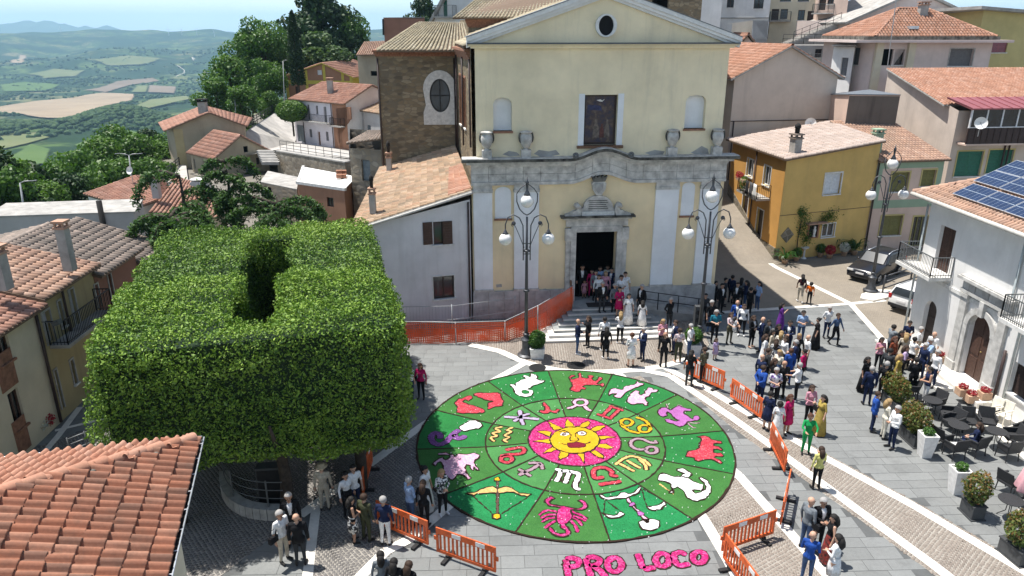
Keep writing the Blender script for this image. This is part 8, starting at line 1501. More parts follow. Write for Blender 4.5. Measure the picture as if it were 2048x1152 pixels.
 put(MB().obox((X(.008),0,.50),(.03,0,0),(0,W*.36,0),(0,0,.09)),'grille','rubber');put(MB().obox((X(.992),0,.45),(.05,0,0),(0,W*.45,0),(0,0,.10)),'rear_bumper','rubber',None,False,.03);put(MB().obox((X(.0)+.012,0,.62),(.012,0,0),(0,.25,0),(0,0,.055)),'number_plate','barrier_white');put(MB().obox((X(1.0)-.012,0,.74 if not mpv else.7),(.012,0,0),(0,.25,0),(0,0,.055)),'number_plate','barrier_white');return r
def paintmat(nm,c):m,nt,b=nt_of(nm);b.inputs['Base Color'].default_value=c4(c);b.inputs['Roughness'].default_value=.28;b.inputs['Coat Weight'].default_value=.35;b.inputs['Coat Roughness'].default_value=.04;b.inputs['Metallic'].default_value=.0
paintmat('paint_black',(.012,.013,.018));paintmat('paint_white',(.70,.70,.69));paintmat('paint_blue',(.04,.10,.22));plain('tail_red',(.40,.015,.012),.25)
f0=Z(1716,566);d0_=Z(1840,541)-Z(1748,583);ya=math.atan2(-d0_.y,-d0_.x);cc_=f0+Vector((-math.cos(ya),-math.sin(ya),0))*2.25;car((cc_.x,cc_.y,.012),ya,4.5,1.78,1.62,'paint_black','black people carrier parked behind the far lamp')
r0_=Z(1796,629);yb3=R(32);cc_=r0_+Vector((math.cos(yb3),math.sin(yb3),0))*1.8;car((cc_.x,cc_.y,.012),yb3,3.55,1.58,1.52,'paint_white','small white hatchback seen from behind at the white house corner',False)
for i,(x,y,pt_)in enumerate(((703,121,'paint_blue'),(722,124,'paint_white'),(739,122,'paint_white'))):q=P(x,y,150+i*2);car(q,R(200),4.0,1.7,1.55,pt_,('small blue car far off beside the tall trees','white car far off, left of two by the olive house','white car far off, right of two by the olive house')[i],False)
fr_=MB();q0_=P(690,124,148);fr_.add([q0_+Vector((-4,-3,-.3)),q0_+Vector((9,-3,-.3)),q0_+Vector((9,14,-.3)),q0_+Vector((-4,14,-.3))],[(0,1,2,3)]);tag(fr_.build('car_park','asphalt_pale'),'far parking terrace by the tall trees',kind='structure')
cw=empty('curved_planter_wall',Z(480,1010));tag(cw,'curved low stone wall with rails under the clipped trees','wall');arc=[Z(452,962),Z(454,990),Z(470,1014),Z(500,1030),Z(540,1036),Z(572,1036)]
arc=smooth_line(arc,False,.22)
for a_,b_ in zip(arc[:-1],arc[1:]):d_=(b_-a_);MB().obox((a_+b_)/2+Vector((0,0,.22)),d_*.49,Vector((-d_.y,d_.x,0)).normalized()*.17,(0,0,.21)).build('wall_stone','stone_grey',cw)
for h in(.75,1.05,1.35):MB().tube([p+Vector((0,0,h))for p in arc],.016,5).build('rail','iron_grey',cw,True)
for p in arc[::6]:MB().tube([p+Vector((0,0,.4)),p+Vector((0,0,1.4))],.03,6).build('rail_post','iron_grey',cw)
nb_=MB();c=Z(548,1006);nb_.obox(c+Vector((0,0,.75)),(.42,.05,0),(-.02,.2,0),(0,0,.72));o=nb_.build('litter_cabinet','planter_dark',None,bevel=.03);tag(o,'dark metal cabinet behind the curved wall','cabinet');MB().obox(c+Vector((.02,-.21,.78)),(.36,.043,0),(0,.01,0),(0,0,.6)).build('cabinet_door','iron_black',o)
ls_=MB();c=Z(1391,672);ls_.obox(c+Vector((0,0,.85)),(.16,0,0),(0,.16,0),(0,0,.82));o=ls_.build('loudspeaker','planter_dark',None,bevel=.02);tag(o,'tall black loudspeaker column beside the right lamp','loudspeaker')
for h in(.5,.95,1.35):mb=MB();mb.lathe([(.13,0),(.12,.02),(.03,.0)],14);g_=mb.build('speaker_cone','rubber',o);g_.location=c+Vector((0,-.16,h));g_.rotation_euler=(R(90),0,0)
lr=empty('lane_railing',Z(175,940));tag(lr,'grey railing at the lane left of the clipped trees','railing');rail(lr,[Z(144,922),Z(178,908),Z(212,892)],.95,'iron_grey',rails=(.95,.7,.45,.2),r=.022)
def potted(x,y,kind,label,z=0):
 c=Z(x,y,z);r=empty('potted_plant',c);tag(r,label,'potted plant','pots along the yellow house');MB().lathe([(.16,0),(.22,.30),(.24,.32),(.20,.33),(.02,.30)],14,c).build('pot','terracotta',r,True)
 if kind=='palm':
  for k in range(22):a=k*.83;L=random.uniform(.7,1.15);e=random.uniform(.3,1.1);d=Vector((math.cos(a),math.sin(a),0));b0=c+Vector((0,0,.35));pts=[b0,b0+d*L*.4+Vector((0,0,L*e*.7)),b0+d*L*.8+Vector((0,0,L*e*.75)),b0+d*L*1.05+Vector((0,0,L*e*.45))];s=Vector((-d.y,d.x,0));MB().add([p+s*w*sg for p,w in zip(pts,(.02,.05,.04,.005))for sg in(-1,1)],[(2*i,2*i+1,2*i+3,2*i+2)for i in range(3)]).build('frond','leaf_pot',r)
 else:shrub(r,(c.x,c.y,.62),.36,.3,.34,700,kind,.10,'plant',int(x))
for x,y,k,lb in((1569,528,'palm','spiky palm in a pot at the yellow house corner'),(1592,522,'leaf_pot','leafy pot right of the corner palm'),(1658,517,'flower_red','pot of crimson flowers before the yellow wall'),(1687,512,'flower_white','pot of white flowers before the yellow wall'),(1708,510,'palm','tall spiky plant at the right end of the yellow wall'),(1678,505,'palm','tall yucca behind the white flowers'),(1640,514,'leaf_pot','green bushy pot beside the crimson flowers'),(1700,505,'leaf_mid','dark bush between yucca and the pink house')):potted(x,y,k,lb)
bb2=Z(1607,517);o=MB().lathe([(.20,0),(.16,.06),(.07,.12),(.06,.62),(.16,.72),(.27,.78),(.28,.84),(.22,.83),(.03,.78)],16,bb2).build('birdbath','white_paint',None,'auto');tag(o,'white pedestal birdbath beside the yellow house','birdbath')
vn=empty('climbing_vine',yh.pt(0,2.6,0,.1));tag(vn,'dark climbing vine round the shrine on the yellow wall','vine');C=[]
for(x,y,s)in((1606,440,.5),(1604,462,.45),(1648,438,.45),(1662,432,.45),(1612,480,.4),(1604,425,.35)):u_,z_=yh.pick(0,x,y,.1);C.append(rng.normal(0,1,(260,3))*np.array([s*.55,.08,s*.6])+np.array(yh.pt(0,u_,z_,.12)))
leaves('foliage',np.concatenate(C),.11,'leaf_mid',vn,.3)
MB().tube([yh.pt(0,1.75,.02,.08),yh.pt(0,1.7,1.6,.08),yh.pt(0,1.8,2.8,.08)],.03,6).build('stem','bark',vn)
bz_=bz[1]-.2
for i,(u_,mt,lb)in enumerate(((.5,'flower_red','red geraniums on the yellow house balcony'),(-.15,'leaf_pot','trailing green plant on the yellow house balcony'))):q=yh.pt(3,bz[0]+3.4-.4-i*.7 if False else bz[0]+.4+i*.8,bz_,1.05);r=empty('balcony_plant',q);tag(r,lb,'potted plant');MB().obox(q+Vector((0,0,.85)),(.18,0,0),(0,.3,0),(0,0,.09)).build('box','terracotta',r);shrub(r,(q.x,q.y,q.z+(1.1 if i==0 else.7)),.28,.4,.25 if i==0 else.5,500,mt,.09,'plant',i)
for i,(k,mt,lb)in enumerate(((1.7,'cloth_blk0','black garment drying on the yellow house balcony'),(2.3,'cloth_grey0','dark towel drying on the yellow house balcony'),(2.95,'white_paint','white cloth drying on the yellow house balcony'))):
 if mt not in M:plain(mt,(.02,.02,.022)if 'blk' in mt else(.09,.09,.095),.9)
 q0_,q1_=yh.pt(3,bz[0]+k,bz_+1.0,1.08),yh.pt(3,bz[0]+k+.5,bz_+1.0,1.08);mb=MB();n=7;V=[]
 for j in range(n+1):
  for h in range(5):V.append(q0_.lerp(q1_,j/n)+Vector((-.03*math.sin(j*1.9)*h/3,.03*math.cos(j*2.3)*h/3,-.24*h)))
 mb.add(V,[(j*5+h,(j+1)*5+h,(j+1)*5+h+1,j*5+h+1)for j in range(n)for h in range(4)]);o=mb.build('laundry',mt,None,True);sm_=o.modifiers.new('t','SOLIDIFY');sm_.thickness=.012;tag(o,lb,'laundry','washing on the balcony')
for i,(x,y,mt)in enumerate(((82,872,'flower_white'),(95,862,'flower_red'),(40,900,'flower_red'),(20,850,'leaf_mid'))):c=Z(x,y);r=empty('lane_pot',c);tag(r,('pot of white flowers by the old houses on the left','small red pot by the old house door','pink flowering pot below the brick panel','climbing green shrub on the cream house')[i],'potted plant','pots in the shaded lane');MB().lathe([(.14,0),(.2,.28),(.2,.3),(.02,.28)],12,c).build('pot','terracotta',r,True);shrub(r,(c.x,c.y,.5 if i<3 else 1.0),.35,.35,.28 if i<3 else.9,500 if i<3 else 1600,mt,.10,'plant',i)
for i,(x,y0,y1,Y,dbl)in enumerate(((258,352,311,60,1),(40,412,366,47,0),(566,205,122,112,0),(469,245,181,100,0))):
 b0,t0_=P(x,y0,Y),P(x,y1,Y);b0 .z-=3;r=empty('street_light',b0);tag(r,('double-armed street light over the red roof','single street light over the white flat roof','tall street light left of the yellow brick house','street light before the dark trees')[i],'street light','grey street lights');MB().tube([b0,(t0_.x,t0_.y,t0_.z)],[.09,.05],8).build('pole','iron_light',r,True)
 for s in((-1,1)if dbl else(1,)):e=Vector(t0_)+Vector((s*.75,0,.15));MB().tube([t0_,Vector(t0_)+Vector((s*.3,0,.12)),e],.03,6).build('arm','iron_light',r,True);MB().obox(e+Vector((s*.18,0,0)),(.2,0,.02),(0,.09,0),(0,0,.03)).build('lamp_head','iron_grey',r,bevel=.02)
for i,(x,y,Y,rr)in enumerate(((262,341,57,.32),(1621,247,57.5,.42),(1961,247,51.5,.42),(346,372,60,.4))):
 c=P(x,y,Y);r=empty('satellite_dish',c);tag(r,('satellite dish beside the double street light','white dish against the beige gable','large white dish before the sunroom windows','dish below the old gable house')[i],'satellite dish','satellite dishes');mb=MB();mb.lathe([(.01,0),(rr*.5,.03),(rr*.85,.10),(rr,.16)],18,cap=False);o=mb.build('dish','white_paint',None,True);o.parent=r;o.rotation_euler=(R(72),0,R(-20));o2=MB().tube([(0,0,-.9),(0,0,.1),(-.1,-.45,.15)],.025,6).build('mount','iron_light',None);o2 .parent=r
for nm,c in dict(blk=(.012,.012,.014),nvy=(.014,.022,.06),wht=(.74,.74,.74),blu=(.02,.07,.30),lbl=(.30,.42,.62),gry=(.16,.18,.20),bei=(.48,.42,.33),mag=(.42,.012,.10),pnk=(.55,.26,.32),red=(.35,.025,.03),grn=(.012,.26,.07),yel=(.60,.58,.20),olv=(.05,.055,.03),tea=(.02,.16,.22),pur=(.13,.03,.24),lil=(.50,.38,.58),org=(.75,.14,.01),rst=(.22,.06,.03),jea=(.06,.10,.19),crm=(.66,.62,.52),mus=(.36,.27,.07),brn=(.07,.04,.025),mar=(.05,.012,.018),dgr=(.035,.038,.042)).items():plain('cloth_'+nm,c,.85,var=.18,scale=9,spec=.15)
def printmat(nm,cols,sc):
 m,nt,b=nt_of('cloth_'+nm);tc=nt.nodes.new('ShaderNodeTexCoord');vo=N(nt,'TexVoronoi',Scale=sc);nt.links.new(tc.outputs['Object'],vo.inputs['Vector']);sp=nt.nodes.new('ShaderNodeSeparateColor');nt.links.new(vo.outputs['Color'],sp.inputs[0]);nt.links.new(ramp(nt,sp.outputs[0],cols),b.inputs['Base Color']);b.inputs['Roughness'].default_value=.85
printmat('flo',[(.0,(.02,.02,.025)),(.5,(.03,.03,.035)),(.6,(.55,.55,.55)),(1,(.7,.7,.68))],18);printmat('pla',[(.0,(.30,.02,.02)),(.45,(.02,.015,.015)),(.7,(.38,.04,.03)),(1,(.05,.01,.01))],16);printmat('cam',[(.0,(.05,.05,.025)),(.4,(.09,.075,.04)),(.7,(.03,.035,.02)),(1,(.14,.12,.07))],12);printmat('soft',[(.0,(.6,.5,.5)),(.5,(.68,.6,.58)),(.8,(.3,.2,.25)),(1,(.5,.35,.38))],16);printmat('vio',[(.0,(.7,.7,.72)),(.6,(.65,.64,.7)),(.8,(.2,.08,.35)),(1,(.05,.04,.1))],14)
for nm,c in dict(skin_a=(.50,.30,.21),skin_b=(.42,.235,.155),hair_k=(.010,.008,.007),hair_b=(.035,.018,.010),hair_g=(.32,.31,.30),hair_y=(.30,.20,.09),hair_r=(.07,.025,.012),hair_h=(.50,.40,.27),shoe_k=(.014,.012,.012),shoe_w=(.70,.70,.70)).items():plain(nm,c,.6 if 'skin' in nm else.75,var=.1,scale=20)
HEADC=Vector((.015,0,1.60))
def arm(side,pose):
 sh_=Vector((0,side*.185,1.405))
 el,wr={'A':((-.02,.245,1.13),(.04,.255,.88)),'F':((.03,.235,1.13),(.22,.04,1.10)),'P':((.05,.23,1.14),(.22,.10,1.30)),'W':((.10*side,.23,1.14),(.24*side,.21,.93)),'B':((-.10,.24,1.14),(-.16,.06,.98)),'H':((-.06,.33,1.16),(.06,.19,1.02)),'O':((.18,.26,1.22),(.42,.18,1.16)),'S':((.06,.23,1.13),(.26,.10,1.06))}[pose]
 return sh_,Vector((el[0],side*el[1],el[2])),Vector((wr[0],side*wr[1],wr[2]))
def skeleton(pose,fem,child):
 """bones as (a, b, radius a, radius b, region)"""
 B=[];w=.93 if fem else 1.0;hp=1.08 if fem else 1.0
 B+=[((0,0,.93),(0,0,1.06),.135*hp,.118*w,'hip'),((0,0,1.06),(.005,0,1.27),.115*w,.14*w,'torso'),((.0,-.07,1.30),(.0,.07,1.30),.125*w,.125*w,'torso'),((0,-.15*w,1.39),(0,.15*w,1.39),.068,.068,'torso'),((0,0,1.40),(.01,0,1.52),.062*w,.052*w,'neck')]
 if fem:B+=[((.07,-.07,1.27),(.07,.07,1.27),.072,.072,'torso')]
 hs_=1.25 if child else 1.0
 B+=[((.0,0,1.64),(.015,0,1.60),.098*hs_,.094*hs_,'head'),((.035,0,1.56),(.045,0,1.535),.068*hs_,.055*hs_,'head'),((.10*hs_,0,1.605),(.118*hs_,0,1.575),.012,.016,'head')]+[((0,s*.095*hs_,1.60),(0,s*.10*hs_,1.57),.018,.014,'head')for s in(-1,1)]
 for s in(-1,1):
  sh_,el,wr=arm(s,pose if pose in 'AFWBHS' else('A' if(pose=='P' and s>0)else pose));sh_.y*=w;r=.9 if fem else 1
  B+=[(sh_,el,.056*r,.044*r,'uparm'),(el,wr,.042*r,.031*r,'forearm')];d=(wr-el).normalized();sd_=d.cross(Vector((1,0,0)if abs(d.x)<.7 else(0,0,1))).normalized();pm=wr+d*.085;B.append((wr,pm,.030,.036,'hand'));bn=sd_.cross(d)*(-s)
  for k,(o,L)in enumerate(((-.026,.068),(-.009,.080),(.009,.075),(.025,.058))):f0=pm+sd_*o;f1=f0+d*L*.55+bn*.008;B+=[(f0,f1,.0115,.0105,'hand'),(f1,f1+d*L*.45+bn*.022,.0105,.009,'hand')]
  t0=wr+d*.03+sd_*.026;B.append((t0,t0+sd_*.028+d*.045+bn*.012,.013,.011,'hand'))
  hp_=Vector((0,s*.09,.92))
  if pose=='S':kn,an=Vector((.42,s*.12,.90)),Vector((.46,s*.11,.50))
  elif pose=='W':kn,an=(Vector((.13,s*.09,.52)),Vector((.14,s*.09,.09)))if s>0 else(Vector((-.03,s*.09,.50)),Vector((-.25,s*.09,.14)))
  else:kn,an=Vector((.015,s*.10,.50)),Vector((-.01,s*.115,.085))
  to=an+Vector((.165,s*.03,-.045))if not(pose=='W' and s<0)else an+Vector((.12,0,-.10));B+=[(hp_,kn,.092*hp,.062,'thigh'),(kn,an,.060,.040,'shin'),(an,an+Vector((-.03,0,-.04)),.042,.038,'foot'),(an+Vector((.0,0,-.035)),to,.043,.034,'foot')]
 return[(Vector(a),Vector(b_),r0,r1,g)for a,b_,r0,r1,g in B]
REG=['torso','uparm','forearm','hand','neck','head','hip','thigh','shin','foot','waist']
def make_body(pose,fem,child=False):
 B=skeleton(pose,fem,child);mb=MB()
 for a,b_,r0,r1,g in B:
  n=10 if r0>.02 else 6;mb.tube([a.lerp(b_,t)for t in(0,.5,1)],[r0,(r0+r1)/2,r1],n)
  mb.ball(a,r0,n,6);mb.ball(b_,r1,n,6)
 me0=bpy.data.meshes.new('tmp');me0 .from_pydata(mb.v,[],mb.f);ob=bpy.data.objects.new('tmp',me0);col.objects.link(ob)
 rm=ob.modifiers.new('r','REMESH');rm.mode='VOXEL';rm.voxel_size=.011;sm=ob.modifiers.new('s','SMOOTH');sm.iterations=4;sm.factor=.5;dc=ob.modifiers.new('d','DECIMATE');dc.ratio=.26
 dg=bpy.context.evaluated_depsgraph_get();ev=ob.evaluated_get(dg);me=bpy.data.meshes.new_from_object(ev,depsgraph=dg);bpy.data.objects.remove(ob)
 nv=len(me.vertices);co=np.zeros(nv*3);me.vertices.foreach_get('co',co);co=co.reshape(-1,3);nf=len(me.polygons);cen=np.zeros(nf*3);me.polygons.foreach_get('center',cen);cen=cen.reshape(-1,3);best=np.full(nf,9.0);reg=np.zeros(nf,int)
 for a,b_,r0,r1,g in B:
  A_,D_=np.array(a),np.array(b_-a);t=np.clip(((cen-A_)@D_)/max(1e-9,D_@D_),0,1);d=np.linalg.norm(cen-A_-t[:,None]*D_,axis=1)-(r0+(r1-r0)*t);k=d<best;best[k]=d[k];reg[k]=REG.index(g)
 reg[(np.isin(reg,[REG.index('hip'),REG.index('thigh')]))&(cen[:,2]>(.90 if pose!='S' else 1.02))]=REG.index('waist')
 me.polygons.foreach_set('use_smooth',np.ones(nf,bool));me.materials.clear()
 for g in REG:me.materials.append(M['skin_a'])
 me.polygons.foreach_set('material_index',reg.astype(np.int32));me.update()
 nr=np.zeros(nv*3);me.vertices.foreach_get('normal',nr);nr=nr.reshape(-1,3);J=[p for p in me.polygons if(REG[reg[p.index]]in('torso','uparm','forearm','hip','waist')or(REG[reg[p.index]]=='thigh' and p.center.z>.80))and p.center.z>.78 and not(p.center.x>.05 and abs(p.center.y)<.030+max(0,p.center.z-1.05)*.13 and REG[reg[p.index]]in('torso','hip','thigh','waist')and p.center.z>.95)]
 ids=sorted({i for p in J for i in p.vertices});mp={i:k for k,i in enumerate(ids)};jm=bpy.data.meshes.new('jacket');jm.from_pydata([tuple(co[i]+nr[i]*.016)for i in ids],[],[tuple(mp[i]for i in p.vertices)for p in J]);jm.polygons.foreach_set('use_smooth',[True]*len(jm.polygons));jm.materials.append(M['skin_a']);jm.update()
 return me,jm
def mesh_of(mb,smooth=True):
 me=bpy.data.meshes.new('shape');me.from_pydata(mb.v,[],mb.f);me.polygons.foreach_set('use_smooth',[smooth]*len(mb.f));me.materials.append(M['skin_a']);me.update();return me
def hair_mesh(style,k=1.0):
 mb=MB();n,m=16,10;c=HEADC+Vector((-.008,0,.035));r=.112*k;V=[];F=[]
 for i in range(m+1):
  th_=math.pi*i/m
  for j in range(n):
   a=2*math.pi*j/n;V.append(c+Vector((r*1.05*math.sin(th_)*math.cos(a),r*math.sin(th_)*math.sin(a),r*1.06*math.cos(th_))))
 ok=lambda v:(v.z-c.z)>-.02*k+.55*max(0,v.x-c.x-.01)or(v.x<c.x+.015 and v.z>c.z-(.085 if style=='s' else.11)*k)
 for i in range(m):
  for j in range(n):
   f=(i*n+j,i*n+(j+1)%n,(i+1)*n+(j+1)%n,(i+1)*n+j)
   if all(ok(V[q])for q in f):F.append(f[::-1])
 mb.add(V,F)
 if style=='l':mb.tube([c+Vector((-.05,0,.02)),c+Vector((-.085,0,-.10)),c+Vector((-.105,0,-.22)),c+Vector((-.10,0,-.33))],[.085*k,.105*k,.10*k,.05*k],10)
 if style=='b':mb.ball(c+Vector((-.11,0,.05)),.05,10,7)
 if style=='h':mb.lathe([(.19,-.005),(.195,.004),(.115,.012),(.105,.085),(.06,.10),(.005,.10)],16,c+Vector((0,0,.03)))
 return mesh_of(mb)
HAIR={(s,k):hair_mesh(s,k)for s in 'slbh' for k in(1.0,1.25)}
mb=MB()
for s in(-1,1):mb.ball(HEADC+Vector((.098,s*.036,.0)),.012,8,6)
mb.obox(HEADC+Vector((.098,0,-.062)),(.008,0,0),(0,.022,0),(0,0,.005));FACE=mesh_of(mb)
def skirt_mesh(z1,hem,r):
 n=22;prof=[(.150,z1),(.165,z1-.12),(lerp(.165,r,.45),lerp(z1-.12,hem,.4)),(r,hem),(r-.02,hem+.01)];mb=MB();V=[(rr*math.cos(2*math.pi*j/n)*.86,rr*math.sin(2*math.pi*j/n)*1.0+0,z)for i,(r0,z)in enumerate(prof)for j in range(n)for rr in[r0*(1+(.07*math.cos(j*2*math.pi/n*7)if i>1 else 0))]]
 mb.add(V,[(i*n+j,i*n+(j+1)%n,(i+1)*n+(j+1)%n,(i+1)*n+j)[::-1]for i in range(len(prof)-1)for j in range(n)]);return mesh_of(mb)
SKIRT={'d':skirt_mesh(1.10,.50,.24),'D':skirt_mesh(1.12,.06,.30),'k':skirt_mesh(1.04,.46,.22),'K':skirt_mesh(1.04,.10,.28)}
mb=MB();mb.obox((0,0,0),(.055,0,0),(0,.13,0),(0,0,.10));mb.tube([(0,-.11,.09),(0,-.06,.30),(0,.06,.30),(0,.11,.09)],.010,5);BAG=mesh_of(mb,False)
BODY={}
def person(x,y,face,pose,garb,top,bot,hair,label,scale=1.0,z=0.0,at=None):
 fem=hair[-1]in 'lb' or any(g in garb for g in 'dDkK');child=scale<.85;key=(pose,fem,child)
 if key not in BODY:BODY[key]=make_body(pose,fem,child)
 me,jm=BODY[key];p=at if at is not None else Z(x,y,z);sc=scale*(.955 if fem else 1.0)*1.0 if not child else scale
 r=bpy.data.objects.new('person',me);col.objects.link(r);r.location=(p.x,p.y,p.z+.004+(0 if pose!='S' else-.43));r.rotation_euler=(0,0,R(face));jw=random.uniform(.97,1.04);r.scale=(sc*jw,sc*jw*random.uniform(.97,1.1),sc*random.uniform(.98,1.02));tag(r,label,'person','people gathered on the square')
 skin=random.choice(('skin_a','skin_b'));T,Bt='cloth_'+top,'cloth_'+bot;long_=any(g in garb for g in 'lj');none='n' in garb;bare=any(g in garb for g in 'dkh');shoe='shoe_w' if 'w' in garb else('shoe_k' if 'x' not in garb else skin)
 inner='cloth_wht' if 'j' in garb and top!='wht' else T;dress='d' in garb or 'D' in garb;lo=T if dress else Bt
 mats=dict(torso=inner,uparm=skin if none else inner,forearm=inner if long_ else skin,hand=skin,neck=skin,head=skin,hip=lo,thigh=skin if('d' in garb or 'k' in garb)else lo,shin=skin if bare else lo,foot=shoe,waist=lo if('j' in garb or dress or random.random()<.3)else T)
 for i,g in enumerate(REG):r.material_slots[i].link='OBJECT';r.material_slots[i].material=M[mats[g]]
 def kid(name,mesh,mat,loc=None):
  o=bpy.data.objects.new(name,mesh);col.objects.link(o);o.parent=r;o.material_slots[0].link='OBJECT';o.material_slots[0].material=M[mat]
  if loc:o.location=loc
  return o
 if 'j' in garb:kid('jacket',jm,T)
 for g in 'dDkK':
  if g in garb:kid('skirt' if g in 'kK' else 'dress',SKIRT[g],T if dress else Bt)
 if hair[0]!='0':kid('hat' if hair[1]=='h' else 'hair',HAIR[(hair[1],1.25 if child else 1.0)],'hair_'+hair[0])
 kid('face',FACE,'hair_k')
 if '+' in garb:kid('shoulder_bag',BAG,'cloth_blk',(.02,-.30,.98))
 return r
